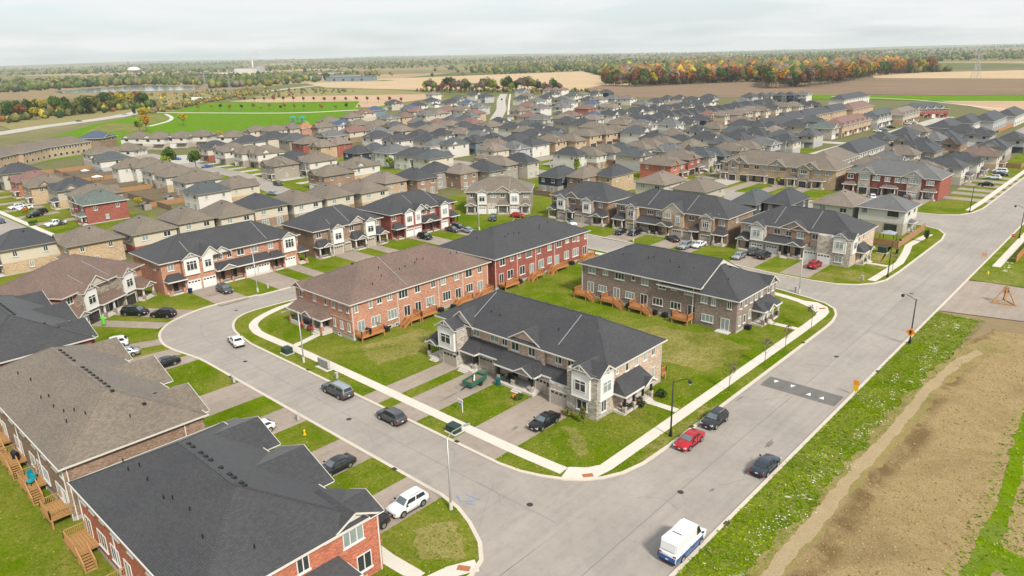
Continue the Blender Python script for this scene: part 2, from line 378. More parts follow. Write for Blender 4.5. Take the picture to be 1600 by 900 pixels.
M_dirt = dirt_mat('bare_soil', (0.28, 0.206, 0.098), (0.365, 0.275, 0.145), (0.160, 0.105, 0.048), green=0.3, damp=-17.6)
M_dirtdark = dirt_mat('damp_soil', (0.17, 0.115, 0.058), (0.24, 0.17, 0.095), (0.12, 0.08, 0.04), green=0.25)
M_track = dirt_mat('gravel_track', (0.345, 0.265, 0.15), (0.41, 0.32, 0.19), (0.3, 0.23, 0.13))
M_gravel = dirt_mat('crushed_stone', (0.5, 0.46, 0.38), (0.62, 0.58, 0.5), (0.4, 0.36, 0.28))
M_ftan = dirt_mat('stubble_field', (0.46, 0.33, 0.19), (0.53, 0.40, 0.25), (0.42, 0.29, 0.16), row=0.05)
M_folive_near = dirt_mat('weedy_margin_soil', (0.22, 0.18, 0.06), (0.32, 0.25, 0.11), (0.17, 0.12, 0.05), green=0.9)
M_fpink = dirt_mat('dry_field', (0.42, 0.29, 0.18), (0.5, 0.36, 0.24), (0.36, 0.25, 0.14), row=0.05)
M_fbrown = dirt_mat('ploughed_field', (0.20, 0.135, 0.085), (0.25, 0.18, 0.12), (0.16, 0.11, 0.07), row=0.04)
M_folive = dirt_mat('weedy_field', (0.22, 0.20, 0.08), (0.30, 0.25, 0.11), (0.2, 0.15, 0.07), green=0.6)

def sheet(name, pts, mat, z=0.0, kind='structure', parent=None, skirt=0.0):
    bm = bmesh.new(); vs = [bm.verts.new((x, y, z)) for x, y in pts]
    f = bm.faces.new(vs); bm.normal_update()
    if f.normal.z < 0: f.normal_flip()
    if skirt:
        for i in range(len(vs)):
            a, b = vs[i], vs[(i + 1) % len(vs)]
            c = bm.verts.new((b.co.x, b.co.y, z - skirt)); d = bm.verts.new((a.co.x, a.co.y, z - skirt)); bm.faces.new((a, b, c, d))
    bmesh.ops.triangulate(bm, faces=[f])
    me = bpy.data.meshes.new(name); bm.to_mesh(me); bm.free(); me.materials.append(mat)
    o = place(name, me, parent)
    if kind and parent is None: tag(o, kind=kind)
    if name in ('driveway', 'pavement', 'gravel_track', 'asphalt_pad'): EXC.append(list(pts))
    return o
def offset_line(pts, d, closed=False):
    res = []; n = len(pts)
    for i in range(n):
        a = Vector(pts[i - 1] if (i > 0 or closed) else pts[i]); b = Vector(pts[i]); c = Vector(pts[(i + 1) % n] if (i < n - 1 or closed) else pts[i])
        t1 = (b - a).normalized() if (b - a).length > 1e-6 else None; t2 = (c - b).normalized() if (c - b).length > 1e-6 else None
        if t1 is None: t1 = t2
        if t2 is None: t2 = t1
        nrm = (Vector((-t1.y, t1.x)) + Vector((-t2.y, t2.x)))
        if nrm.length < 1e-6: nrm = Vector((-t1.y, t1.x))
        nrm.normalize(); k = max(0.5, nrm.dot(Vector((-t1.y, t1.x))))
        res.append(tuple(b + nrm * d / k))
    return res
def strip(name, pts, w0, w1, z0, z1, mat, kind='structure', parent=None):
    """ribbon with thickness between offsets w0 and w1 of a polyline"""
    A = offset_line(pts, w0); B = offset_line(pts, w1); m = MB()
    for i in range(len(pts) - 1):
        a, b, c, d = A[i], A[i + 1], B[i + 1], B[i]
        m.quad((*a, z1), (*b, z1), (*c, z1), (*d, z1)); m.quad((*a, z0), (*b, z0), (*b, z1), (*a, z1)); m.quad((*d, z1), (*c, z1), (*c, z0), (*d, z0))
    o = m.build(name, mat, parent)
    if parent is None: tag(o, kind=kind)
    if name in ('kerb', 'pavement'):
        for i in range(len(pts) - 1): EXC.append([A[i], A[i + 1], B[i + 1], B[i]])
    return o
def smooth(pts, n=3):
    """Catmull-Rom through the points"""
    P = [Vector(p) for p in pts]; r = []
    for i in range(len(P) - 1):
        p0 = P[max(i - 1, 0)]; p1 = P[i]; p2 = P[i + 1]; p3 = P[min(i + 2, len(P) - 1)]
        for k in range(n):
            t = k / n
            r.append(tuple(0.5 * ((2 * p1) + (p2 - p0) * t + (2 * p0 - 5 * p1 + 4 * p2 - p3) * t * t + (3 * p1 - p0 - 3 * p2 + p3) * t ** 3)))
    r.append(tuple(P[-1])); return r

M_yard = dirt_mat('back_yard_ground', (0.125, 0.125, 0.05), (0.18, 0.175, 0.085), (0.085, 0.12, 0.02), green=0.9)
# ------------------------------------------------------------------ the land
def land_z(x, y):
    r = math.hypot(x, y); a = math.atan2(y, x)
    if r <= 3000: return -0.06
    return -0.06 + (r - 3000) / 12500 * (24 + 16 * math.sin(a * 5 + 1.1) + 10 * math.sin(a * 13 + r * 0.0006)) * 1.5
def land():
    m = MB(); N = 96; rs = [0.0, 60, 200, 500, 900, 1400, 2000, 2800, 3800, 5000, 6500, 8500, 10500, 13000, 15500]
    for r in rs:
        for j in range(N):
            a = 2 * math.pi * j / N; z = land_z(r * math.cos(a), r * math.sin(a))
            m.v.append((r * math.cos(a), r * math.sin(a), z))
    for i in range(len(rs) - 1):
        for j in range(N):
            k = (j + 1) % N; m.f.append((i * N + j, i * N + k, (i + 1) * N + k, (i + 1) * N + j)); m.m.append(0)
    k = NT('countryside'); p = k.pos(); k.b.inputs['Roughness'].default_value = 1.0; k.b.inputs['Specular IOR Level'].default_value = 0.05
    v = k.n('ShaderNodeTexVoronoi'); v.inputs['Scale'].default_value = 0.0016; k.l(p, v.inputs['Vector'])
    q = k.n('ShaderNodeSeparateColor'); k.l(v.outputs['Color'], q.inputs[0])
    fld = k.ramp(q.outputs[0], [(0.0, (0.09, 0.115, 0.04)), (0.25, (0.15, 0.15, 0.06)), (0.42, (0.36, 0.27, 0.16)), (0.55, (0.10, 0.14, 0.035)), (0.75, (0.26, 0.19, 0.11)), (1.0, (0.10, 0.105, 0.05))])
    n = k.noise(p, 0.02, 6, 0.7)
    k.col(k.mix(1.0, fld, k.ramp(n, [(0.3, (0.75, 0.75, 0.75)), (0.7, (1.25, 1.25, 1.25))]), 'MULTIPLY'))
    me = m.mesh('ground', k.m, True)
    return tag(place('ground', me), kind='structure')
land()
# housing estate floor
sheet('estate_lawn', [(-120, -60), (-27, -60), (-27, 300), (60, 420), (200, 900), (-250, 900), (-560, 560), (-640, 260), (-430, 40), (-300, -60)], M_yard, -0.02)

# ------------------------------------------------------------------ roads
road_pts = [(-40.6, -40), (-27.0, -40), (-27.0, 900), (-38.8, 900), (-38.8, -40)]
sheet('main_road', [(-38.8, -40), (-27.0, -40), (-27.0, 640), (-38.8, 640)], M_road, 0.010)
S_in = [(-110.0, 52.9), (-116.7, 53.8), (-119.7, 54.7), (-122.6, 56.3), (-124.8, 58.7), (-125.8, 62.7), (-125.3, 72), (-125.0, 84), (-125.0, 128), (-124.6, 132.5), (-122.5, 136.2), (-119, 138.4), (-112, 139.2), (-100, 139.0), (-76, 138.2), (-60, 137.2)]
S_out = [(-104.2, 44.7), (-110.8, 44.6), (-117.4, 43.6), (-121.8, 43.5), (-126.2, 44.7), (-129.2, 46.5), (-131.9, 49.4), (-134.3, 55.3), (-134.6, 60.0), (-133.8, 67), (-133.0, 74), (-133.0, 134), (-132.2, 140), (-129.5, 145.2), (-125, 148.8), (-119, 150.3), (-110, 150.1), (-76.4, 148.0), (-60, 146.2)]
SE_arc = [(-60.0, 53.0), (-52.0, 53.0), (-49.0, 53.4), (-46.4, 54.3), (-44.0, 55.5), (-42.3, 56.8), (-40.9, 58.5), (-39.7, 60.9), (-39.0, 64.2), (-38.8, 69.5)]
NE_arc = [(-38.8, 122.0), (-39.0, 125.5), (-39.7, 129.0), (-41.0, 131.8), (-43.5, 134.0), (-47.0, 135.2), (-54.2, 136.8), (-60, 137.2)]
LL_arc = [(-40.6, -40), (-40.6, 37.6), (-41.4, 39.8), (-43.4, 41.6), (-46.5, 43.2), (-49.3, 44.2), (-52.5, 44.65), (-60, 44.65), (-104.2, 44.7)]
NN_arc = [(-60, 146.2), (-51.0, 146.1), (-46.1, 146.9), (-42.6, 149.0), (-40.3, 152.0), (-39.1, 156.0), (-38.8, 164), (-38.8, 199), (-39.6, 205.5), (-42.0, 210.0), (-46.5, 212.8), (-53, 213.5), (-230, 213.5)]
N2_N = [(-230, 227.5), (-52, 228.5), (-46, 229.4), (-42.0, 232.5), (-39.8, 238), (-38.8, 246), (-38.8, 640)]
side = [(-38.9, 36)] + [p for p in LL_arc[1:]] + smooth(S_out)[1:] + NN_arc[1:7] + [(-38.6, 164), (-38.6, 118)] + NE_arc[1:] + [p for p in reversed(smooth(S_in))][1:] + [(-60, 53.0)] + SE_arc[1:] + [(-38.6, 69.5)]
sheet('side_street', side, M_road, 0.014)
sheet('north_street', [(-38.6, 196), (-38.8, 199), (-39.6, 205.5), (-42.0, 210.0), (-46.5, 212.8), (-53, 213.5), (-330, 213.5), (-330, 226), (-230, 227.5), (-52, 228.5), (-46, 229.4), (-42.0, 232.5), (-39.8, 238), (-38.8, 246), (-38.6, 246)], M_road, 0.014)
# raised plots behind the kerbs
block = SE_arc + NE_arc + [p for p in reversed(smooth(S_in))]
sheet('middle_block_lawn', block, M_lawn, 0.13, skirt=0.15)
outer = LL_arc + smooth(S_out)[1:] + NN_arc[1:] + [(-330, 213.5), (-330, -40)]
sheet('outer_block_lawn', outer, M_lawn, 0.13, skirt=0.15)
sheet('upper_block_lawn', N2_N + [(-330, 640), (-330, 226)], M_yard, 0.128, skirt=0.15)
sheet('front_lawns', [(-230, 228.2), (-52.5, 229.2), (-46.3, 230.1), (-42.6, 233), (-40.4, 238.3), (-39.5, 246), (-39.5, 420), (-50.5, 420), (-50.5, 249), (-230, 249)], M_lawn, 0.1315)
for q in ([(-150, 300), (-120, 300), (-120, 352), (-150, 352)], [(-200, 366), (-150, 366), (-150, 392), (-200, 392)], [(-118, 392), (-96, 392), (-96, 412), (-118, 412)], [(-228, 228), (-206, 228), (-206, 300), (-228, 300)]): sheet('garden_lawn', q, M_lawn, 0.1318)
sheet('roadside_verge', [(-27.0, -40), (-19.6, -40), (-19.9, 60), (-20.0, 141), (-27.0, 141.5)], M_verge, 0.13, skirt=0.15)
sheet('upper_verge', [(-27.0, 166.5), (-8, 168), (20, 175), (40, 300), (60, 640), (-27, 640)], M_verge, 0.13, skirt=0.15)
def kerb(name, pts, closed=False): strip(name, pts, -0.02, 0.42, 0.0, 0.16, M_kerb); 
def kerb_r(name, pts): strip(name, pts, 0.02, -0.42, 0.0, 0.16, M_kerb)
kerb('kerb', SE_arc + NE_arc + [p for p in reversed(smooth(S_in))] + [SE_arc[0]])
kerb('kerb', LL_arc + smooth(S_out)[1:] + NN_arc[1:])
kerb_r('kerb', [p for p in reversed(N2_N)])
kerb_r('kerb', [(-27.0, -40), (-27.0, 142)]); kerb_r('kerb', [(-27.0, 142), (-27.0, 640)])
def ragged(pts, amp=0.3, step=0.7, seed=1):
    r = random.Random(seed); o = []; n = len(pts); ph = 0.0
    for i in range(n):
        a = Vector(pts[i]); b_ = Vector(pts[(i + 1) % n]); l = (b_ - a).length; k = max(1, min(160, int(l / step)))
        for j in range(k):
            q = a.lerp(b_, j / k); ph = 0.6 * ph + r.uniform(-amp, amp); t = (b_ - a).normalized(); o.append((q.x - t.y * ph, q.y + t.x * ph))
    return o
# bare ground and track to the right of the road
sheet('bare_field', [(-20.2, -40), (70, -40), (120, 60), (120, 138), (6, 138.5), (-8, 139.5), (-17, 137), (-19.6, 128), (-20.3, 60)], M_dirt, 0.16)
sheet('weedy_margin', ragged([(-21.6, 30), (-21.5, 60), (-21.3, 90), (-20.9, 112), (-19.0, 128), (-15, 134), (-13, 130), (-16.5, 122), (-18.0, 108), (-18.4, 90), (-18.6, 60), (-18.6, 30)], 0.5, 0.8, 5), M_folive_near, 0.163)
sheet('gravel_track', ragged(smooth([(-20.9, -40), (-20.7, 57), (-20.6, 68), (-20.7, 78), (-20.3, 93), (-20.0, 108), (-19.3, 118), (-17.5, 126)]) + smooth([(-16.4, 125), (-18.0, 117), (-18.6, 107), (-18.9, 93), (-19.3, 78), (-19.2, 68), (-19.3, 57), (-19.4, -40)]), 0.16, 0.6, 6), M_track, 0.166)
def blob(cx, cy, rx, ry, n=22, rough=0.35, ang=0.0):
    ph = [random.uniform(0, 6.28) for _ in range(4)]; r = []
    for i in range(n):
        a = 2 * math.pi * i / n
        k = 1 + rough * (0.5 * math.sin(2 * a + ph[0]) + 0.35 * math.sin(3 * a + ph[1]) + 0.3 * math.sin(5 * a + ph[2]) + 0.25 * math.sin(8 * a + ph[3]))
        x, y = rx * k * math.cos(a), ry * k * math.sin(a)
        r.append((cx + x * math.cos(ang) - y * math.sin(ang), cy + x * math.sin(ang) + y * math.cos(ang)))
    return r
sheet('grass_strip', ragged(smooth([(-7.4, 30), (-7.1, 66), (-7.1, 75), (-7.0, 84), (-7.9, 96), (-8.3, 104), (-7.7, 112)], 4) + smooth([(-7.0, 112), (-7.3, 104), (-6.6, 96), (-5.5, 84), (-5.4, 76), (-4.3, 73.5), (2.5, 75.0), (12, 77.5), (12, 73.2), (2, 71.4), (-3.9, 69.5), (-5.0, 66), (-4.6, 30)], 4), 0.18, 0.5, 9), M_strip, 0.178)
sheet('asphalt_pad', [(-27.2, 142.4), (-10, 146.5), (30, 152), (30, 170), (-10, 167.5), (-17, 166.8), (-23.5, 166.6), (-27.2, 165.5)], M_drive, 0.06)
# ------------------------------------------------------------------ pavements
def walk(pts, w=1.6, z=0.142, name='pavement'): strip(name, pts, -w / 2, w / 2, 0.0, z, M_walk)
walk([(-42.0, 60.5), (-41.9, 70), (-41.8, 94), (-41.6, 120), (-41.7, 126.6)])
sheet('pavement', [(-45.3, 57.9), (-44.6, 55.6), (-43.9, 55.8), (-42.6, 56.9), (-41.6, 58.1), (-41.2, 60.5), (-42.8, 60.6), (-43.6, 59.2)], M_walk, 0.146)
walk(smooth([(-45.2, 56.9), (-54, 56.6), (-72.9, 56.7), (-99, 56.8), (-112, 56.5), (-115.6, 57.0), (-118.2, 58.0), (-120.4, 60.2), (-122.2, 64.0), (-123.2, 69), (-123.3, 84), (-123.3, 126), (-122.8, 130.6), (-121.0, 134.2), (-117, 136.1), (-110, 136.6), (-76, 135.6), (-62, 134.4), (-52, 133.2), (-47.2, 131.9)]))
sheet('pavement', [(-47.6, 131.1), (-45.0, 129.6), (-43.0, 127.6), (-42.5, 126.4), (-40.9, 126.6), (-41.2, 129.2), (-42.4, 131.7), (-44.8, 133.2), (-47.2, 132.7)], M_walk, 0.146)
walk([(-41.5, 153.5), (-41.2, 160), (-40.9, 171), (-42.3, 181), (-43.6, 188), (-43.2, 196), (-42.6, 203)])
walk([(-41.6, 240), (-41.2, 256), (-41.2, 420)])
walk([(-24.2, 180), (-24.0, 420)])
walk([(-43.4, -40), (-43.4, 33), (-42.6, 36.6), (-41.4, 38.9)])
walk([(-52, 34.0), (-48.5, 33.9), (-44.2, 34.2)], 1.5)
walk([(-47.2, 78.0), (-42.8, 78.2)], 1.2, 0.138)
walk([(-104.8, 62.8), (-103.9, 59.6), (-103.4, 57.4)], 1.3, 0.138)
walk([(-46.4, 117.5), (-42.4, 117.5)], 1.2, 0.138); walk([(-46.6, 166.5), (-42.0, 166.5)], 1.2, 0.138)
# tactile plates at the crossings
M_tact = plain('rust_tactile_plate', (0.36, 0.13, 0.06), 0.7, var=0.15)
for (x, y, a) in ((-42.55, 57.9, 0.9), (-42.0, 37.75, 0.5), (-42.9, 130.4, 0.9)):
    MB().box(-0.62, 0.62, -0.35, 0.35, 0.0, 0.008).build('tactile_plate', M_tact, None, (x, y, 0.147), a)['kind'] = 'structure'
# speed hump
hm = MB(); y0, y1 = 92.9, 96.6
prof = [(y0, 0.0), (y0 + 0.9, 0.06), (y0 + 1.6, 0.075), (y1 - 1.6, 0.075), (y1 - 0.9, 0.06), (y1, 0.0)]
for (ya, za), (yb, zb) in zip(prof, prof[1:]): hm.quad((-37.9, ya, 0.02 + za), (-27.5, ya, 0.02 + za), (-27.5, yb, 0.02 + zb), (-37.9, yb, 0.02 + zb))
tag(hm.build('speed_hump', M_hump), 'dark asphalt speed hump with white triangles across the main road', 'speed hump')
M_paint = plain('white_road_paint', (0.75, 0.74, 0.7), 0.6, var=0.12)
for (x, s) in ((-36.6, 1), (-34.2, 1), (-31.4, -1), (-29.6, -1)):
    t = MB(); yb = y1 - 0.95 if s > 0 else y0 + 0.95
    t.poly([(x - 0.35, yb, 0.103 if s > 0 else 0.103), (x + 0.35, yb, 0.103), (x, yb - s * 0.9, 0.108)])
    tag(t.build('painted_triangle', M_paint), kind='structure')
# blue utility marks sprayed by the corner lamp
M_blue = plain('blue_spray_paint', (0.10, 0.22, 0.45), 0.7, var=0.4, scale=6)
mk = MB()
for (xa, ya, xb, yb) in ((-51.2, 45.5, -50.1, 45.0), (-50.1, 45.0, -49.2, 45.9), (-50.6, 46.3, -48.6, 46.6), (-49.4, 45.2, -48.3, 45.6)):
    mk.bar((xa, ya, 0.02), (xb, yb, 0.02), 0.12, 0.004)
tag(mk.build('blue_road_marking', M_blue), kind='structure')

# ------------------------------------------------------------------ driveways
def drive(pts, mat=None, z=0.136): sheet('driveway', pts, mat or M_drive, z)
def drive_y(x0, x1, ya, yb, fl=0.0, mat=None): drive([(x0, ya), (x1, ya), (x1 + fl, yb), (x0 - fl, yb)], mat)
def drive_x(y0, y1, xa, xb, fl=0.0, mat=None): drive([(xa, y0), (xa, y1), (xb, y1 + fl), (xb, y0 - fl)], mat)
drive_y(-79.0, -75.5, 68.9, 53.2); drive_y(-73.2, -67.4, 71.2, 53.2); drive_y(-60.4, -53.0, 70.6, 53.2)
for (a, b) in ((-58.1, -52.1), (-71.3, -64.6), (-84.5, -78.9), (-97.2, -90.2), (-113.6, -110.4)): drive_y(a, b, 31, 44.5)
drive([(-120.6, 32), (-117.4, 32), (-114.8, 43.4), (-118.4, 43.3)]); drive([(-128.2, 34), (-125.0, 33), (-121.6, 43.3), (-124.6, 44.0)])
drive([(-144.8, 39.6), (-143.2, 37.0), (-130.0, 45.8), (-131.6, 48.5)]); drive([(-148.6, 45.8), (-146.2, 42.4), (-132.6, 50.0), (-134.4, 55.0)])
for (a, b) in ((59.2, 65.4), (72.3, 78.4), (82.0, 85.2), (95.2, 101.0), (105.0, 108.4), (118.0, 123.6), (129.5, 134.5)): drive_x(a, b, -147.5, -133.2)
for (a, b) in ((-70.6, -64.2), (-58.2, -52.1), (-106.2, -99.0), (-92.4, -86.8), (-84.2, -81.2), (-129.2, -126.4), (-123.4, -117.6)): drive_y(a, b, 162, 147.4 + max(0, (-62 - (a + b) / 2)) * 0.05)
drive_y(-80, -76, 124.5, 138.3); drive_y(-70, -64, 124.5, 138.1); drive_y(-62, -57, 124.5, 137.3)
for y in (104.5, 112, 121, 127.5): drive_x(y - 1.6, y + 1.6, -114.5, -125.0)
for y in (71, 79, 87, 94): drive_x(y - 1.6, y + 1.6, -114.5, -125.0)
for y in (258, 268, 277, 287, 297, 307): drive_x(y - 2.4, y + 2.4, -52, -38.9, 0.4)
for x in (-56, -63.5, -71, -92, -101, -111, -120): drive_y(x - 2.2, x + 2.2, 250, 228.2)
# dry, thin turf
M_dryturf = grass_mat('dry_turf', (0.085, 0.123, 0.004), (0.148, 0.165, 0.012), (0.32, 0.265, 0.10), 1.3, 0.8)
for i, q in enumerate(([(-57.5, 147.2), (-50, 146.9), (-45.5, 148.6), (-43.2, 152), (-43, 158), (-47.5, 159), (-51, 158.6), (-52, 150)], [(-40.4, 62.5), (-41.0, 60.8), (-39.9, 64.5), (-39.3, 70), (-39.3, 78), (-40.6, 82), (-40.9, 72)], [(-47.5, 42.0), (-44.6, 40.6), (-43.0, 38.6), (-46.6, 36.4), (-50, 38.2)], [(-66, 94), (-56, 90), (-46, 92), (-44, 104), (-52, 107), (-62, 103)], [(-94, 64), (-86, 61), (-84.5, 72), (-87, 80), (-93, 76)], [(-52, 64.6), (-46, 60.6), (-44.6, 62), (-50.2, 65.6)], [(-47, 187), (-43.6, 170), (-42.4, 163), (-46, 165), (-47.5, 176)])):
    sheet('dry_turf_patch', ragged(q, 0.5, 0.6, 20 + i), M_dryturf, 0.1325)
# drains, manholes, sealed seams
M_iron = plain('cast_iron', (0.06, 0.05, 0.045), 0.7, 0.3, var=0.2)
def manhole(x, y, wh, r=0.36):
    m = MB(); m.tube([(0, 0, 0), (0, 0, 0.006)], r, 18); tag(m.build('manhole_cover', M_iron, None, (x, y, 0.0165)), 'round iron manhole cover ' + wh, 'manhole', 'manhole covers')
for (x, y, wh) in ((-44, 49.5, 'at the road junction'), (-75, 48.2, 'beside the capped pickup'), (-104, 48.8, 'near the white sedan'), (-128.5, 60, 'on the left street bend'), (-33, 62, 'beside the delivery van'), (-33.2, 110, 'beyond the speed hump'), (-33, 150, 'at the north junction')): manhole(x, y, wh)
for (x, y, a) in ((-59.5, 53.4, 0), (-93, 53.4, 0), (-60.5, 44.3, 0), (-39.2, 75.5, 90), (-26.6, 60, 90), (-26.6, 108, 90), (-39.2, 112, 90), (-100, 44.3, 0)):
    m = MB(); m.box(-0.35, 0.35, -0.25, 0.25, 0, 0.012)
    for i in range(5): m.box(-0.3 + 0.13 * i, -0.24 + 0.13 * i, -0.22, 0.22, 0.012, 0.02)
    tag(m.build('storm_drain', M_iron, None, (x, y, 0.16), R(a)), kind='structure')
M_seam = plain('sealed_seam', (0.19, 0.172, 0.155), 0.6, var=0.25, scale=3)
def seam(pts, w=0.05, z=0.0172): strip('road_seam', smooth(pts, 4), -w, w, 0.01, z, M_seam)
seam([(-33.1, -30), (-33.0, 30), (-33.2, 60), (-33.0, 92)], 0.035); seam([(-33.0, 97), (-33.1, 140), (-33.0, 300)], 0.035); seam([(-40, 48.9), (-60, 48.7), (-90, 48.9), (-108, 48.9), (-118, 49.2), (-126, 52), (-129.5, 58), (-129.3, 70), (-129.1, 130)], 0.03); seam([(-60, 142.5), (-90, 143.8), (-115, 144.6)], 0.03)
rs_ = random.Random(4)
for (x, y, l, a) in ((-36, 58, 5, 70), (-30.5, 66, 4, 20), (-35.5, 88, 6, 100), (-29, 112, 7, 60), (-36.2, 104, 4, 15), (-46, 47.5, 6, 160), (-57, 50.4, 4, 100), (-66, 46.6, 5, 175), (-88, 50.3, 6, 10), (-99, 46.4, 4, 80), (-121, 48.5, 5, 40), (-131, 66, 4, 95), (-31, 130, 6, 120), (-36, 141, 5, 30)):
    p = [(x, y)]
    for i in range(6): a += rs_.uniform(-28, 28); p.append((p[-1][0] + l / 6 * math.cos(R(a)), p[-1][1] + l / 6 * math.sin(R(a))))
    seam(p, 0.022)
M_stain = asphalt_mat('oil_stained_asphalt', (0.19, 0.165, 0.14), 0.4)
for (x, y, rx, ry) in ((-30.0, 78, 0.25, 1.3), (-29.4, 70.5, 0.2, 0.8), (-141.2, 61.6, 0.25, 1.6), (-69.4, 61.5, 0.16, 1.9), (-56.2, 60.6, 0.3, 0.5), (-38.2, 87, 0.14, 0.9), (-30.6, 64.6, 0.15, 0.5), (-146.5, 44.6, 0.5, 0.5)):
    sheet('oil_stain', blob(x, y, rx, ry, 16, 0.5), M_stain, 0.0178 if x > -45 else 0.1385)
for (x0, x1, y0, y1) in ((-38.4, -36.0, 101, 104.5),): sheet('asphalt_patch', [(x0, y0), (x1, y0), (x1, y1), (x0, y1)], M_hump, 0.0176) if False else None
# ------------------------------------------------------------------ building kit
CACHE = {}
def cached(key, fn):
    if key not in CACHE: CACHE[key] = fn()
    return CACHE[key]
def win_frame(w, h, cols, transom, fm):
    def f():
        m = MB(); t = 0.09; d0, d1 = -0.07, 0.02
        m.box(-w/2, w/2, d0, d1, 0, t); m.box(-w/2, w/2, d0, d1, h - t, h); m.box(-w/2, -w/2 + t, d0, d1, t, h - t); m.box(w/2 - t, w/2, d0, d1, t, h - t)
        for i in range(1, cols): x = -w/2 + w * i / cols; m.box(x - 0.05, x + 0.05, d0 + 0.01, d1, t, h - t)
        if transom: m.box(-w/2 + t, w/2 - t, d0 + 0.012, d1 - 0.001, h * 0.68, h * 0.68 + 0.08)
        return m.mesh('window', fm)
    return cached(('wf', round(w, 2), round(h, 2), cols, transom, fm.name), f)
def win_pane(w, h, gm):
    return cached(('wp', round(w, 2), round(h, 2), gm.name), lambda: MB().box(-w/2 + 0.05, w/2 - 0.05, -0.035, 0.01, 0.05, h - 0.05).mesh('pane', gm))
def win_sill(w):
    return cached(('ws', round(w, 2)), lambda: MB().box(-w/2 - 0.1, w/2 + 0.1, -0.13, 0.02, -0.13, -0.005).mesh('sill', M_trim))
class Bld:
    def __init__(s, name, label, cat, ox, oy, rot, Wd, D, roof, group=None, z=0.0):
        s.o = thing(name, label, cat, (ox, oy, z), R(rot), group); s.W = Wd; s.D = D; s.rm = RC[roof]
        s.rng = random.Random(label); s.last_roof = None
    def at(s, face, u, off=0.0):
        if face == 'F': return (u, -off), 0.0
        if face == 'R': return (s.W + off, u), R(90)
        if face == 'L': return (-off, u), R(-90)
        return (u, s.D + off), R(180)
    def wall(s, x0, x1, y0, y1, z0, z1, mat, name='wall'):
        if z0 < 1:
            l, t = s.o.location, s.o.rotation_euler.z; EXC.append([(l.x + x * math.cos(t) - y * math.sin(t), l.y + x * math.sin(t) + y * math.cos(t)) for x, y in ((x0, y0), (x1, y0), (x1, y1), (x0, y1))])
        return MB().box(x0, x1, y0, y1, z0, z1).build(name, WC[mat] if isinstance(mat, str) else mat, s.o)
    def band(s, x0, x1, y0, y1, z0, z1, mat=None):
        return s.wall(x0 - 0.04, x1 + 0.04, y0 - 0.04, y1 + 0.04, z0, z1, mat or M_trim, 'string_course')
    def found(s, x0, x1, y0, y1, h=0.5): return s.wall(x0 - 0.03, x1 + 0.03, y0 - 0.03, y1 + 0.03, 0.0, h, M_found, 'foundation')
    def hip(s, x0, x1, y0, y1, ze, tan=0.5, oh=0.45, ends='hh', mat=None, name='roof', axis=None):
        x0 -= oh; x1 += oh; y0 -= oh; y1 += oh; m = MB(); w, d = x1 - x0, y1 - y0; zt = ze + 0.16
        ax = axis or ('x' if w >= d else 'y')
        if ax == 'x':
            h = d / 2; a = (x0 + (h if ends[0] == 'h' else 0), y0 + h, zt + h * tan); b = (x1 - (h if ends[1] == 'h' else 0), y0 + h, zt + h * tan)
            if b[0] < a[0]: mid = (a[0] + b[0]) / 2; hh = (x1 - x0) / 2; a = (mid, y0 + h, zt + hh * tan); b = a
            P = [(x0, y0, zt), (x1, y0, zt), (x1, y1, zt), (x0, y1, zt)]
            m.poly([P[0], P[1], b, a] if a != b else [P[0], P[1], a]); m.poly([P[2], P[3], a, b] if a != b else [P[2], P[3], a])
            m.poly([P[1], P[2], b], 0 if ends[1] == 'h' else 2); m.poly([P[3], P[0], a], 0 if ends[0] == 'h' else 2)
        else:
            h = w / 2; a = (x0 + h, y0 + (h if ends[0] == 'h' else 0), zt + h * tan); b = (x0 + h, y1 - (h if ends[1] == 'h' else 0), zt + h * tan)
            P = [(x0, y0, zt), (x1, y0, zt), (x1, y1, zt), (x0, y1, zt)]
            m.poly([P[1], P[2], b, a]); m.poly([P[3], P[0], a, b])
            m.poly([P[0], P[1], a], 0 if ends[0] == 'h' else 2); m.poly([P[2], P[3], b], 0 if ends[1] == 'h' else 2)
        m.quad(P[3], P[2], P[1], P[0], 1)
        r = m.build(name, [mat or s.rm, M_trim, WC['white']], s.o)
        f = MB(); t = 0.1; zb = ze + 0.0
        f.box(x0, x1, y0 - t, y0, zb, zt + 0.02); f.box(x0, x1, y1, y1 + t, zb, zt + 0.02); f.box(x0 - t, x0, y0 - t, y1 + t, zb, zt + 0.02); f.box(x1, x1 + t, y0 - t, y1 + t, zb, zt + 0.02)
        f.build('gutter', M_gut, r)
        cap = MB()
        for p, q in ((a, b), (P[0], a), (P[3], a if ax == 'x' else b), (P[1], b if ax == 'x' else a), (P[2], b)):
            if (Vector(p) - Vector(q)).length > 0.1: cap.bar(p, q, 0.24, 0.03)
        cap.build('ridge_cap', mat or s.rm, r)
        s.last_roof = (r, x0, x1, y0, y1, zt, tan, ax, a, b)
        return r
    def rz(s, x, y):
        r, x0, x1, y0, y1, zt, tan, ax, a, b = s.last_roof
        return zt + tan * max(0, min(x - x0, x1 - x, y - y0, y1 - y) if True else 0)
    def vents(s, pts, big=True):
        me = cached(('vent', big), lambda: MB().box(-0.19, 0.19, -0.19, 0.19, -0.05, 0.17).mesh('roof_vent', M_black) if big else MB().tube([(0, 0, -0.1), (0, 0, 0.4)], 0.07, 8).mesh('vent_pipe', M_black))
        for (x, y) in pts: place('roof_vent' if big else 'vent_pipe', me, s.last_roof[0], (x, y, s.rz(x, y)))
    def flash(s, x, y0, y1):
        r = s.last_roof[0]; MB().bar((x, y0, s.rz(x, y0) + 0.03), (x, y1, s.rz(x, y1) + 0.03), 0.09, 0.06).build('flashing', M_flash, r)
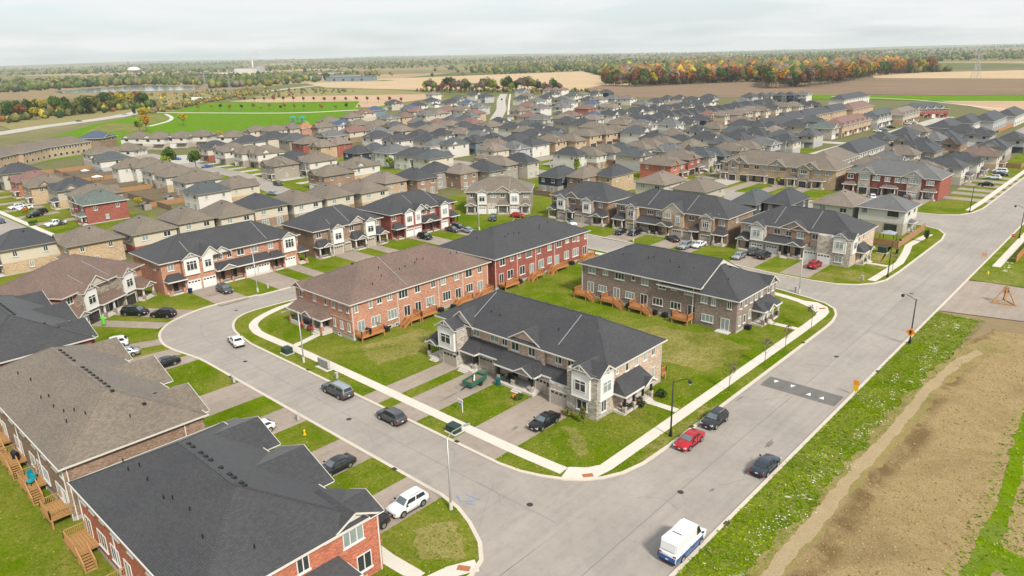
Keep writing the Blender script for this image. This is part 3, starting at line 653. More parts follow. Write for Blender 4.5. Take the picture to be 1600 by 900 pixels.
    def win(s, face, u, z, w, h, cols=2, transom=False, off=0.0, glass=None, dark=False, sill=True):
        (x, y), rt = s.at(face, u, off); fm = M_dtrim if dark else M_trim
        o = place('window', win_frame(w, h, cols, transom, fm), s.o, (x, y, z), rt)
        place('pane', win_pane(w, h, glass or (M_curtain if s.rng.random() < 0.42 else M_glass)), o)
        if sill: place('sill', win_sill(w), o)
        return o
    def swin(s, face, u, z, w, h):
        (x, y), rt = s.at(face, u, 0.0)
        def f():
            m = MB(); t = 0.1; m.box(-w/2, w/2, -0.06, 0.02, 0, t); m.box(-w/2, w/2, -0.06, 0.02, h - t, h); m.box(-w/2, -w/2 + t, -0.06, 0.02, t, h - t); m.box(w/2 - t, w/2, -0.06, 0.02, t, h - t)
            m.box(-w/2 + t, w/2 - t, -0.03, 0.01, t, h - t, 1); return m.mesh('window', [M_trim, M_glass])
        place('window', cached(('sw', w, h), f), s.o, (x, y, z), rt)
    def wins(s, face, lst, off=0.0, **kw):
        for it in lst:
            u0, u1, z0, z1 = it[:4]; w = u1 - u0
            s.win(face, (u0 + u1) / 2, z0, w, z1 - z0, it[4] if len(it) > 4 else (3 if w > 1.8 else 2 if w > 0.8 else 1), off=off, **kw)
    def pdoor(s, face, u, z, w=1.7, h=2.1, off=0.0):
        (x, y), rt = s.at(face, u, off)
        o = place('patio_door', win_frame(w, h, 2, False, M_trim), s.o, (x, y, z), rt); place('pane', win_pane(w, h, M_curtain if s.rng.random() < 0.5 else M_glass), o)
    def garage(s, face, u, w, mat, off=0.0, h=2.25, z=0.0, lites=True):
        (x, y), rt = s.at(face, u, off)
        def f():
            m = MB()
            for k in range(4):
                zz = h * k / 4
                for j in range(4):
                    xx = -w/2 + w * j / 4; m.box(xx + 0.03, xx + w / 4 - 0.03, -0.05, 0.02, zz + 0.025, zz + h / 4 - 0.025)
            m.box(-w/2, w/2, -0.02, 0.02, 0, h); return m.mesh('garage_door', mat)
        o = place('garage_door', cached(('gd', round(w, 2), mat.name), f), s.o, (x, y, z), rt)
        def g():
            m = MB()
            for j in range(4): xx = -w/2 + w * (j + 0.5) / 4; m.box(xx - w * 0.085, xx + w * 0.085, -0.06, -0.04, h * 0.8, h * 0.93)
            return m.mesh('garage_lights', M_dglass)
        if lites: place('garage_lights', cached(('gl', round(w, 2)), g), o)
        place('door_surround', cached(('gs', round(w, 2)), lambda: MB().box(-w/2 - 0.12, w/2 + 0.12, -0.06, 0.02, h, h + 0.14).box(-w/2 - 0.12, -w/2, -0.06, 0.02, 0, h).box(w/2, w/2 + 0.12, -0.06, 0.02, 0, h).mesh('door_surround', M_trim)), o)
    def door(s, face, u, z=0.5, off=0.0, mat=None, w=1.0):
        (x, y), rt = s.at(face, u, off)
        o = place('front_door', cached(('fd', (mat or M_door).name, w), lambda: MB().box(-w/2, w/2, -0.05, 0.02, 0, 2.1).box(-w/2 + 0.1, w/2 - 0.1, -0.065, -0.04, 0.15, 0.9).box(-w/2 + 0.1, w/2 - 0.1, -0.065, -0.04, 1.05, 1.95).mesh('front_door', mat or M_door)), s.o, (x, y, z), rt)
        place('door_handle', cached('dh', lambda: MB().box(0.34, 0.4, -0.12, -0.05, 0.95, 1.1).mesh('door_handle', M_steel)), o)
    def downspout(s, face, u, z0, z1, off=0.0):
        (x, y), rt = s.at(face, u, off)
        place('downspout', cached(('ds', round(z1 - z0, 1)), lambda: MB().box(-0.05, 0.05, -0.1, -0.01, 0, z1 - z0).mesh('downspout', M_trim)), s.o, (x, y, z0), rt)
    def gable(s, face, u, half, ze, rise, depth, off=0.0, wall='white', oh=0.35, mat=None, brace=True, z0=None):
        """cross gable: triangle on the face plane and a little roof running back into the main roof"""
        (x, y), rt = s.at(face, u, off); k = half + oh; t = rise / half; zt = ze + rise; zl = ze - oh * t + 0.14; f0 = -oh
        m = MB(); ap0 = (0, f0, zt + 0.14); ap1 = (0, depth, zt + 0.14)
        m.quad((-k, f0, zl), ap0, ap1, (-k, depth, zl)); m.quad(ap0, (k, f0, zl), (k, depth, zl), ap1)
        m.quad((-k, f0, zl - 0.12), (-k, depth, zl - 0.12), (0, depth, zt + 0.02), (0, f0, zt + 0.02), 1); m.quad((k, f0, zl - 0.12), (0, f0, zt + 0.02), (0, depth, zt + 0.02), (k, depth, zl - 0.12), 1)
        m.quad((-k, f0, zl), (-k, depth, zl), (-k, depth, zl - 0.12), (-k, f0, zl - 0.12), 1); m.quad((k, f0, zl), (k, f0, zl - 0.12), (k, depth, zl - 0.12), (k, depth, zl), 1)
        r = m.build('gable_roof', [mat or s.rm, M_trim], s.o, (x, y, 0), rt)
        w = MB(); w.poly([(-half, -0.02, ze), (half, -0.02, ze), (0, -0.02, zt)]); w.poly([(-half, 0.3, ze), (0, 0.3, zt), (half, 0.3, ze)]); w.quad((-half, -0.02, ze), (-half, 0.3, ze), (half, 0.3, ze), (half, -0.02, ze))
        gw = w.build('gable_wall', WC[wall] if isinstance(wall, str) else wall, s.o, (x, y, 0), rt)
        b = MB(); b.bar((-k, f0 - 0.03, zl - 0.04), (0, f0 - 0.03, zt + 0.1), 0.05, 0.17); b.bar((k, f0 - 0.03, zl - 0.04), (0, f0 - 0.03, zt + 0.1), 0.05, 0.17)
        if brace: b.box(-half * 0.62, half * 0.62, f0 - 0.05, f0 + 0.02, ze + rise * 0.34, ze + rise * 0.34 + 0.1); b.box(-0.06, 0.06, f0 - 0.06, f0 + 0.02, ze + rise * 0.34, zt - 0.06)
        b.build('rake_board', M_gut, r)
        return r
    def bay(s, face, u, w, z0, z1, proj, gab=True, cols=2, mat=None, ww=None, hh=1.6, transom=True, rise=1.0, depth=2.6, off=0.0, zw=None):
        (x, y), rt = s.at(face, u, off); bm = mat or M_white
        m = MB(); m.box(-w/2, w/2, -proj, 0.05, z0, z1); m.box(-w/2 - 0.05, w/2 + 0.05, -proj - 0.05, 0.04, z0 - 0.14, z0 - 0.001); m.box(-w/2 - 0.04, w/2 + 0.04, -proj - 0.04, 0.045, z1 + 0.001, z1 + 0.1)
        for q in (-w/2, w/2 - 0.12): m.box(q, q + 0.12, -proj - 0.03, -proj + 0.001, z0, z1)
        m.box(-w/2 + 0.12, w/2 - 0.12, -proj - 0.025, -proj + 0.001, z0 + 0.45, z0 + 0.55)
        m.build('bay', bm, s.o, (x, y, 0), rt)
        s.win(face, u, zw or (z0 + 0.85), ww or w * 0.62, hh, cols, transom, off=off + proj + 0.02, sill=False)
        if gab: s.gable(face, u, w / 2 + 0.12, z1 + 0.1, rise, depth, off=off + proj - 0.1, wall='lgrey')
    def porch(s, face, u0, u1, proj, zlo, zhi, slab=0.45, posts=None, gab=None, mat=None, off=0.0, rail=True, steps=None, ped='stone', hips=(True, True), pmat=None, sproj=None):
        if face in 'LB':
            u0, u1 = -u1, -u0; posts = None if posts is None else sorted(-q for q in posts); hips = hips[::-1]
            gab = gab and (-gab[0], gab[1]); steps = steps and (-steps[0], steps[1])
        (x, y), rt = s.at(face, 0, 0)
        P = place('porch', None, s.o, (x, y, 0), rt)
        sp = sproj or proj - 0.25
        MB().box(u0 + 0.15, u1 - 0.15, -off - sp, -off, 0.0, slab).build('porch_slab', M_conc, P)
        m = MB(); a0 = u0 + (0.8 if hips[0] else 0); a1 = u1 - (0.8 if hips[1] else 0); f = -off - proj
        A = (u0, f, zlo); B_ = (u1, f, zlo); C = (a1, -off, zhi); D = (a0, -off, zhi); E0 = (u0, -off, zlo); E1 = (u1, -off, zlo)
        m.quad(A, B_, C, D); m.poly([B_, E1, C], 0 if hips[1] else 2); m.poly([E0, A, D], 0 if hips[0] else 2); m.quad(A, E0, E1, B_, 1)
        r = m.build('porch_roof', [mat or s.rm, M_trim, M_white], P)
        g = MB(); g.box(u0 - 0.04, u1 + 0.04, f - 0.08, f + 0.001, zlo - 0.2, zlo + 0.03); g.box(u0 - 0.08, u0, f - 0.08, -off, zlo - 0.2, zlo + 0.03); g.box(u1, u1 + 0.08, f - 0.08, -off, zlo - 0.2, zlo + 0.03)
        g.build('porch_fascia', M_trim, P)
        if gab:
            uc, hf = gab; gm = MB(); rise = hf * 0.55; dp = min(proj, rise / max(0.05, (zhi - zlo) / proj)); k = hf + 0.2; zt = zlo + rise + 0.1
            gm.quad((uc - k, f - 0.3, zlo), (uc, f - 0.3, zt), (uc, f + dp + 0.3, zt), (uc - k, f + 0.2, zlo)); gm.quad((uc, f - 0.3, zt), (uc + k, f - 0.3, zlo), (uc + k, f + 0.2, zlo), (uc, f + dp + 0.3, zt))
            gm.poly([(uc - hf, f - 0.12, zlo - 0.02), (uc + hf, f - 0.12, zlo - 0.02), (uc, f - 0.12, zt - 0.12)], 1)
            gm.bar((uc - k, f - 0.32, zlo - 0.03), (uc, f - 0.32, zt - 0.03), 0.05, 0.2, 2); gm.bar((uc + k, f - 0.32, zlo - 0.03), (uc, f - 0.32, zt - 0.03), 0.05, 0.2, 2)
            gm.build('porch_gable', [mat or s.rm, WC['taupe'], M_trim], P)
        ps = posts if posts is not None else [u0 + 0.4, u1 - 0.4]
        for q in ps:
            MB().box(q - 0.13, q + 0.13, f + 0.3, f + 0.56, slab + 0.85, zlo - 0.2).build('post', pmat or M_trim, P)
            MB().box(q - 0.24, q + 0.24, f + 0.18, f + 0.68, 0.0, slab + 0.85).build('pedestal', WC[ped], P)
        if rail and len(ps) > 1:
            for q0, q1 in zip(ps, ps[1:]):
                if steps and q0 < steps[0] < q1: continue
                rm = MB(); rm.box(q0 + 0.24, q1 - 0.24, f + 0.40, f + 0.46, slab + 0.78, slab + 0.85); rm.box(q0 + 0.24, q1 - 0.24, f + 0.41, f + 0.45, slab + 0.08, slab + 0.14)
                n = max(2, int((q1 - q0) / 0.22))
                for i in range(n): xx = q0 + 0.3 + (q1 - q0 - 0.6) * i / (n - 1); rm.box(xx - 0.02, xx + 0.02, f + 0.415, f + 0.445, slab + 0.14, slab + 0.78)
                rm.build('railing', M_black, P)
        if steps:
            uc, sw = steps
            for i in range(2): MB().box(uc - sw/2, uc + sw/2, -off - sp - 0.35 * (i + 1), -off - sp - 0.35 * i, 0.0, slab * (2 - i) / 3).build('step', M_conc, P)
        return P
    def deck(s, face, u0, u1, proj, z, stair=None, mat=None, off=0.0):
        """timber deck: stair is None, '<' or '>' (run along the wall) or 'v' (straight out)"""
        if face in 'LB': u0, u1 = -u1, -u0; stair = {'<': '>', '>': '<'}.get(stair, stair)
        (x, y), rt = s.at(face, 0, 0); mt = mat or M_wood; f = -off - proj
        n = max(3, int(proj / 0.3)); m = MB()
        for i in range(n): ya = -off - proj * (i + 1) / n; m.box(u0, u1, ya + 0.012, ya + proj / n - 0.012, z - 0.06, z)
        for q in (u0 + 0.05, u1 - 0.15): m.box(q, q + 0.1, f + 0.02, -off - 0.02, z - 0.28, z - 0.061)
        m.box(u0, u1, f - 0.05, f - 0.001, z - 0.28, z + 0.02)
        P = m.build('deck', mt, s.o, (x, y, 0), rt)
        for q in (u0 + 0.12, u1 - 0.12): MB().box(q - 0.09, q + 0.09, f + 0.05, f + 0.23, 0.0, z - 0.29).build('deck_post', M_wood2, P)
        def rail(a, b, key):
            a = Vector(a); b = Vector(b); k = MB(); k.bar(a + Vector((0, 0, 0.95)), b + Vector((0, 0, 0.95)), 0.12, 0.05); k.bar(a + Vector((0, 0, 0.12)), b + Vector((0, 0, 0.12)), 0.05, 0.09)
            c = max(3, int((b - a).length / 0.16))
            for i in range(c + 1): p = a.lerp(b, i / c); w = 0.1 if i in (0, c) else 0.045; k.box(p.x - w/2, p.x + w/2, p.y - w/2, p.y + w/2, p.z + 0.0, p.z + (1.05 if w > 0.05 else 0.94))
            k.build('railing', mt, P)
        fr = f + 0.05
        if stair == 'v': rail((u0 + 0.05, fr, z), (u1 - 1.15, fr, z), 0)
        else: rail((u0 + 0.05, fr, z), (u1 - 0.05, fr, z), 0)
        if stair != '<': rail((u0 + 0.05, fr, z), (u0 + 0.05, -off - 0.05, z), 1)
        if stair != '>': rail((u1 - 0.05, fr, z), (u1 - 0.05, -off - 0.05, z), 2)
        ns = max(3, int(z / 0.19)); run = 0.27
        if stair in ('<', '>'):
            sg = 1 if stair == '>' else -1; ub = u1 if sg > 0 else u0; ya, yb = f + 0.05, f + 1.05
            for i in range(ns):
                zz = z - (i + 1) * z / (ns + 1); xa = ub + sg * run * i; MB().box(min(xa, xa + sg * 0.29), max(xa, xa + sg * 0.29), ya, yb, zz - 0.05, zz).build('tread', mt, P)
            e = ub + sg * run * ns
            for yy in (ya, yb): MB().bar((ub, yy, z - 0.1), (e, yy, 0.05), 0.05, 0.24).build('stringer', mt, P)
            for yy in (ya, yb): rail((ub + sg * 0.1, yy, z - 0.1), (e, yy, 0.1), 3)
        elif stair == 'v':
            xa, xb = u1 - 1.1, u1 - 0.05
            for i in range(ns):
                zz = z - (i + 1) * z / (ns + 1); yy = f - run * i; MB().box(xa, xb, yy - 0.29, yy, zz - 0.05, zz).build('tread', mt, P)
            e = f - run * ns
            for xx in (xa, xb): MB().bar((xx, f, z - 0.1), (xx, e, 0.05), 0.05, 0.24).build('stringer', mt, P); rail((xx, f - 0.1, z - 0.1), (xx, e, 0.1), 4)
        return P
    def ac(s, face, u, off=0.7):
        (x, y), rt = s.at(face, u, off)
        m = MB(); m.box(-0.42, 0.42, -0.42, 0.42, 0.14, 0.95)
        for i in range(7): m.box(-0.44, 0.44, -0.44, 0.44, 0.22 + i * 0.1, 0.26 + i * 0.1)
        place('air_conditioner', cached('ac', lambda: m.mesh('air_conditioner', M_black)), s.o, (x, y, 0), rt)
    def lamp(s, face, u, z, off=0.0):
        (x, y), rt = s.at(face, u, off); place('wall_lantern', cached('wl', lambda: MB().box(-0.1, 0.1, -0.25, -0.02, 0, 0.35).box(-0.06, 0.06, -0.2, 0.0, 0.35, 0.45).mesh('wall_lantern', M_black)), s.o, (x, y, z), rt)
# ------------------------------------------------------------------ the near townhouse blocks
def near():
    # ---- central block with the white bays
    B = Bld('townhouse_block', 'charcoal-roofed townhouse block with white corner bays and tan garages at the junction', 'townhouse', -82.0, 68.8, 0, 32.7, 15.8, 'charcoal')
    X = lambda x: x + 82.0
    B.found(0, 32.7, 3.0, 15.7, 0.45)
    B.wall(0, 32.7, 3.0, 15.7, 0.0, 6.5, 'pinkb'); B.wall(X(-54.2), 32.72, 0.02, 3.2, 0.0, 6.5, 'stone'); B.wall(X(-79.7), X(-75.5), 0.02, 3.2, 0.0, 6.5, 'stone')
    B.wall(X(-73.2), X(-69.6), 2.2, 3.1, 0.0, 3.0, 'stone'); B.wall(X(-61.6), X(-58.0), 1.8, 3.1, 0.0, 3.0, 'stone'); B.wall(X(-57.6), X(-54.1), 0.3, 3.1, 0.0, 3.1, 'stone')
    B.wall(X(-67.3), X(-60.2), 2.6, 3.2, 3.0, 6.5, 'pinkb')
    B.hip(0, 32.7, 2.4, 15.8, 6.5, 0.545)
    B.vents([(6 + 3.3 * i, 10.0) for i in range(7)]); B.vents([(9, 5.2), (11, 5.0), (22, 5.5), (25, 12.5)], False)
    B.flash(X(-75.2), 8.7, 3.6); B.flash(X(-58.4), 8.7, 3.4)
    B.gable('F', X(-63.8), 3.3, 6.5, 1.9, 5.0, off=-2.55, wall='pinkb', brace=False)
    B.gable('F', X(-76.6), 2.6, 6.5, 2.1, 5.5, off=-2.2, wall='white', brace=False)
    B.bay('F', X(-77.6), 3.5, 3.0, 6.35, 0.35, cols=2, rise=1.15, depth=4.0)
    B.bay('F', X(-51.7), 2.9, 3.0, 6.35, 0.35, cols=2, rise=1.1, depth=4.5)
    B.bay('R', 1.75, 2.9, 3.0, 6.35, 0.35, cols=2, rise=1.1, depth=4.5)
    B.wins('F', [(X(-81.6), X(-80.8), 4.8, 6.1), (X(-74.9), X(-73.5), 4.9, 6.1), (X(-71.2), X(-69.5), 5.0, 6.2), (X(-68.8), X(-67.7), 4.9, 6.1)], off=-3.0)
    B.wins('F', [(X(-66.5), X(-65.0), 4.9, 6.4), (X(-63.2), X(-61.9), 4.9, 6.4)], off=-2.58)
    B.wins('F', [(X(-58.6), X(-57.4), 4.9, 6.1), (X(-56.4), X(-55.3), 4.6, 6.1)], off=-3.0)
    B.wins('F', [(X(-52.5), X(-50.8), 1.0, 2.5)]); B.wins('R', [(1.0, 2.1, 1.0, 2.9)])
    B.wins('R', [(4.2, 4.8, 5.4, 6.3), (6.4, 7.2, 5.0, 6.35), (8.7, 9.5, 5.0, 6.35), (10.8, 11.7, 5.0, 6.35), (12.9, 13.8, 5.1, 6.3), (13.1, 13.9, 1.6, 3.2), (10.4, 11.4, 2.3, 3.3)])
    B.wins('L', [(8.0, 9.5, 5.0, 6.3), (12.0, 13.0, 5.0, 6.3)])
    B.garage('F', X(-77.2), 2.9, M_gtan); B.garage('F', X(-71.5), 2.7, M_gtan, off=-2.2); B.garage('F', X(-59.9), 2.6, M_gtan, off=-1.8); B.garage('F', X(-55.8), 2.9, M_gtan, off=-0.3)
    B.porch('F', X(-82.6), X(-79.7), 2.6, 2.9, 4.6, posts=[X(-82.2)], gab=(X(-81.0), 1.1), off=-2.3, rail=False, steps=(X(-80.7), 1.6), pmat=M_black)
    B.door('F', X(-80.6), 0.5, off=-3.0)
    B.porch('F', X(-76.0), X(-72.3), 2.5, 3.0, 4.6, posts=[X(-72.8)], off=-3.0, rail=False, steps=(X(-74.2), 1.8), hips=(False, True), pmat=M_black, sproj=3.0); B.door('F', X(-74.4), 0.5, off=-3.0)
    B.porch('F', X(-72.9), X(-67.4), 1.5, 3.05, 4.6, posts=[], off=-3.0, rail=False, hips=(False, False), slab=0.02)
    B.porch('F', X(-67.9), X(-60.1), 2.4, 3.0, 4.5, posts=[X(-67.4), X(-64.6), X(-61.0)], gab=(X(-62.2), 1.7), off=-2.6, steps=(X(-63.2), 1.6), pmat=M_black, hips=(False, True), sproj=2.6); B.door('F', X(-66.3), 0.5, off=-3.0); B.door('F', X(-63.2), 0.5, off=-3.0)
    B.porch('F', X(-61.4), X(-57.5), 1.3, 3.1, 4.3, posts=[], off=-2.9, rail=False, hips=(False, False), slab=0.02)
    B.porch('F', X(-57.7), X(-53.9), 2.2, 3.25, 4.35, posts=[], off=-2.9, rail=False, hips=(False, False), slab=0.02)
    B.porch('R', 3.4, 10.7, 2.2, 3.0, 4.8, posts=[3.9, 6.0, 8.2, 10.3], gab=(9.3, 1.3), steps=(9.3, 1.5), pmat=M_black); B.door('R', 8.9, 0.5)
    B.deck('B', 4.4, 7.8, 2.4, 1.25, None); B.deck('B', 31.9 - 1.6, 32.9, 1.2, 1.3, None)
    for u in (X(-75.2), X(-58.2)): B.downspout('F', u, 0, 6.4, -2.98)
    B.downspout('R', 15.5, 0, 6.4)
    for u in (X(-79), X(-75.3), X(-57.6)): B.lamp('F', u, 2.5, 0.0 if u < 20 else -0.3)
    # ---- orange brick block, rears towards the lawn
    B = Bld('townhouse_block', 'orange brick townhouse block with brown hip roof and timber decks', 'townhouse', -97.4, 65.1, 90, 33.0, 17.0, 'brown')
    Y = lambda y: y - 65.1
    B.found(0, 33, 0, 17, 0.7); B.wall(0, 33, 0, 17, 0, 6.6, 'orange'); B.hip(0, 33, 0, 17, 6.6, 0.46)
    B.vents([(7.5 + 3.1 * i, 9.3) for i in range(8)]); B.vents([(6.6, 2.4), (9.5, 3.6), (10.5, 5.6), (14, 4.0), (15.5, 4.2), (18, 4.4), (19, 5.0), (20.4, 4.8), (27, 4.2), (28.4, 4.0)], False)
    B.flash(Y(77.5), 8.4, 0.0)
    B.wins('F', [(Y(65.8), Y(66.5), 5.0, 6.3), (Y(68.8), Y(69.5), 5.0, 6.3), (Y(70.5), Y(71.6), 5.3, 6.3), (Y(72.7), Y(73.8), 5.3, 6.5), (Y(75.3), Y(77.4), 4.9, 6.5), (Y(79.0), Y(80.3), 5.1, 6.5), (Y(82.9), Y(84.0), 5.1, 6.4), (Y(85.4), Y(86.6), 5.0, 6.5), (Y(88.9), Y(90.0), 5.1, 6.4), (Y(91.8), Y(93.6), 4.9, 6.5), (Y(95.2), Y(96.3), 5.1, 6.4),
        (Y(69.0), Y(71.0), 1.5, 3.3), (Y(72.6), Y(74.7), 1.7, 3.5), (Y(81.5), Y(83.6), 1.7, 3.5), (Y(85.7), Y(87.7), 1.7, 3.5), (Y(91.8), Y(93.7), 1.8, 3.5), (Y(72.5), Y(73.3), 0.1, 0.75), (Y(74.1), Y(74.9), 0.1, 0.8)])
    for y in (66.9, 77.0, 79.6, 89.7, 95.7): B.pdoor('F', Y(y), 1.25, 1.5)
    B.deck('F', Y(65.4), Y(70.2), 2.1, 1.2, None); B.deck('F', Y(76.0), Y(78.4), 2.2, 1.25, '<'); B.deck('F', Y(78.6), Y(82.2), 2.2, 1.25, None); B.deck('F', Y(88.6), Y(91.6), 2.1, 1.25, '<'); B.deck('F', Y(94.4), Y(97.6), 2.1, 1.25, '<')
    B.ac('F', Y(71.6)); B.ac('F', Y(84.5))
    for y in (65.3, 75.0, 84.7, 91.0, 97.8): B.downspout('F', Y(y), 0, 6.5)
    B.band(-0.02, 0.3, 0, 17, 3.45, 3.62, M_found); B.band(-0.02, 0.3, 0, 17, 0.95, 1.08, M_found)
    S = lambda x: -97.4 - x                                     # along the street end of the block
    B.wins('L', [(S(-112.3), S(-113.1), 4.9, 6.1), (S(-107.8), S(-108.7), 5.0, 6.2), (S(-104.5), S(-105.2), 5.0, 6.2), (S(-102.1), S(-102.9), 5.0, 6.2), (S(-100.1), S(-100.9), 5.0, 6.2), (S(-98.0), S(-98.7), 5.0, 6.2), (S(-102.3), S(-102.9), 1.6, 3.1), (S(-100.1), S(-100.9), 1.6, 3.1), (S(-98.0), S(-98.7), 1.6, 3.1), (S(-101.0), S(-101.8), 0.2, 0.75)])
    B.gable('L', S(-113.0), 1.7, 6.55, 1.1, 4.0, off=0.25, wall='tanb', brace=False)
    B.porch('L', S(-103.4), S(-114.3), 2.3, 3.0, 4.6, slab=0.9, posts=[S(-103.9), S(-106.4), S(-110.0), S(-113.9)], gab=(S(-107.6), 1.5), steps=(S(-105.2), 1.6), ped='orange', mat=RC['brown']); B.door('L', S(-105.0), 0.95); B.win('L', S(-108.6), 1.6, 1.6, 1.5)
    B.win('L', S(-112.4), 1.6, 1.4, 1.5)
    # ---- red brick block further along
    B = Bld('townhouse_block', 'dark red brick townhouse block with charcoal roof behind the orange brick block', 'townhouse', -97.6, 100.3, 90, 31.2, 16.6, 'charcoal')
    Y = lambda y: y - 100.3
    B.found(0, 31.2, 0, 16.6, 0.6); B.wall(0, 31.2, 0, 16.6, 0, 6.6, 'red'); B.hip(0, 31.2, 0, 16.6, 6.6, 0.46)
    B.vents([(8.5 + 2.2 * i, 9.1) for i in range(9)]); B.vents([(8, 4.5), (9.5, 5.0), (11, 4.7), (12.4, 4.5), (19, 4.3), (20, 5.0), (23, 5.2), (4, 9)], False)
    B.wins('F', [(Y(101.7), Y(103.3), 4.9, 6.5), (Y(104.9), Y(105.8), 5.3, 6.4), (Y(107.2), Y(108.1), 5.4, 6.4), (Y(109.8), Y(111.7), 4.9, 6.5), (Y(113.4), Y(114.6), 5.0, 6.5), (Y(116.9), Y(118.2), 5.0, 6.4), (Y(120.0), Y(121.7), 5.0, 6.5), (Y(123.2), Y(124.4), 5.4, 6.5), (Y(125.8), Y(126.9), 5.2, 6.3), (Y(127.4), Y(128.2), 5.0, 6.2), (Y(130.2), Y(131.0), 5.0, 6.2),
        (Y(103.9), Y(105.7), 1.6, 3.5), (Y(107.7), Y(109.4), 1.6, 3.5), (Y(113.8), Y(115.6), 1.6, 3.5), (Y(116.9), Y(118.3), 2.0, 3.5), (Y(122.7), Y(124.4), 1.7, 3.5), (Y(125.8), Y(128.0), 1.6, 3.5)])
    for y in (102.1, 111.6, 120.2, 130.3): B.pdoor('F', Y(y), 1.2, 1.4)
    B.deck('F', Y(101.0), Y(105.2), 2.2, 1.2, None); B.deck('F', Y(110.8), Y(113.2), 2.2, 1.2, '<'); B.deck('F', Y(117.4), Y(121.6), 2.2, 1.2, '<'); B.deck('F', Y(128.6), Y(131.6), 2.2, 1.2, '<')
    B.ac('F', Y(107.0)); B.ac('F', Y(124.8))
    for y in (100.4, 107.0, 112.9, 119.3, 131.3): B.downspout('F', Y(y), 0, 6.5)
    B.gable('B', 31.2 - 6, 2.6, 6.6, 1.5, 5.0, off=0.4); B.gable('B', 31.2 - 20, 2.6, 6.6, 1.5, 5.0, off=0.4)
    # ---- grey brick block, rears towards the lawn
    B = Bld('townhouse_block', 'grey-brown brick townhouse block with charcoal roof and four cedar decks', 'townhouse', -82.2, 109.0, 0, 32.8, 15.0, 'charcoal')
    X = lambda x: x + 82.2; J = X(-57.2)
    B.found(0, 32.8, -0.1, 15, 0.55); B.wall(0, J, 0, 15, 0, 6.6, 'greyb'); B.wall(J, 32.8, -0.35, 14.9, 0, 5.9, 'greyb')
    B.hip(J - 7.0, 32.8, -0.35, 14.6, 5.9, 0.46); B.vents([(27.0 - 1.0 * i, 8.2) for i in range(4)]); B.vents([(29, 3.5)], False)
    B.gable('R', 12.6, 2.0, 5.9, 1.4, 4.5, off=0.3, wall='greyb', brace=False)
    B.hip(0, J + 0.4, 0, 15, 6.6, 0.46, ends='hg'); B.vents([(9 + 2.1 * i, 8.4) for i in range(6)]); B.vents([(7, 3.8), (12.5, 4.2), (13.4, 4.6), (17, 4.4), (22, 4.0), (19.5, 3.4)], False)
    B.wins('F', [(X(-80.5), X(-78.9), 5.1, 6.4), (X(-77.1), X(-75.9), 5.4, 6.4), (X(-74.3), X(-72.2), 5.1, 6.4), (X(-70.6), X(-69.8), 5.5, 6.4), (X(-68.4), X(-67.0), 5.1, 6.4), (X(-64.8), X(-63.3), 5.1, 6.4), (X(-62.2), X(-61.0), 5.4, 6.4), (X(-59.5), X(-57.6), 5.1, 6.4),
        (X(-78.2), X(-76.2), 1.8, 3.1), (X(-71.9), X(-69.9), 1.8, 3.1), (X(-65.9), X(-63.8), 1.8, 3.2), (X(-62.2), X(-60.1), 1.8, 3.2)])
    B.wins('F', [(X(-56.1), X(-54.9), 4.4, 5.6), (X(-54.1), X(-53.3), 4.3, 5.7), (X(-51.2), X(-50.4), 4.3, 5.7), (X(-55.8), X(-53.6), 1.1, 2.4)], off=0.36)
    for x in (-80.0, -73.9, -67.8, -58.0): B.pdoor('F', X(x), 1.2, 1.5)
    B.pdoor('F', X(-51.4), 0.35, 1.6, off=0.36)
    MB().box(X(-52.6), X(-50.2), -1.7, -0.36, 0, 0.3).build('step', M_conc, B.o)
    B.deck('F', X(-82.4), X(-79.4), 2.4, 1.2, '>'); B.deck('F', X(-76.0), X(-73.0), 2.4, 1.2, '>'); B.deck('F', X(-69.6), X(-66.8), 2.4, 1.2, '>'); B.deck('F', X(-60.6), X(-57.4), 2.4, 1.2, None)
    for x in (-70.6, -65.0, -62.9): B.ac('F', X(x))
    B.ac('R', 3.0)
    B.wins('R', [(0.5, 1.3, 4.3, 5.7), (2.2, 3.2, 4.4, 5.6), (0.4, 1.2, 1.3, 3.0), (2.2, 3.0, 1.3, 2.8), (4.2, 5.0, 1.6, 3.2), (4.4, 5.3, 4.4, 5.6), (6.4, 7.2, 4.4, 5.6), (8.6, 9.4, 4.4, 5.6), (11.4, 12.2, 4.3, 5.7), (13.2, 14.0, 4.3, 5.7)], off=0.0)
    B.porch('R', 5.4, 12.6, 2.4, 2.9, 4.3, posts=[5.9, 7.4, 9.6, 12.1], gab=(8.2, 1.4), steps=(8.4, 1.4), ped='greyb'); B.door('R', 8.6, 0.5)
    B.downspout('F', X(-57.6), 0, 6.5, 0.36); B.downspout('F', 0.15, 0, 6.5)
    # ---- stone and white-bay row houses across the north street (facing the viewer)
    B = Bld('townhouse_block', 'grey stone townhouse block with white bays, red car on its drive, north street', 'townhouse', -74.2, 160.0, 0, 26.0, 15.6, 'charcoal')
    X = lambda x: x + 74.2
    B.wall(0, 26, 1.6, 15.6, 0, 6.5, 'pinkb'); B.wall(X(-71.1), X(-67.6), 0, 1.7, 0, 6.5, 'stone'); B.wall(X(-55.4), 26.02, 0, 1.7, 0, 6.5, 'stone'); B.wall(X(-67.6), X(-64.0), 0.4, 1.7, 0, 3.2, 'stone'); B.wall(X(-58.4), X(-55.3), 0.6, 1.7, 0, 3.2, 'stone')
    B.wall(X(-61.8), X(-57.6), 1.1, 1.7, 3.2, 6.5, 'brownb')
    B.hip(0, 26, 1.4, 15.6, 6.5, 0.5); B.flash(X(-66.2), 8.0, 2.0); B.flash(X(-57.6), 8.0, 2.0)
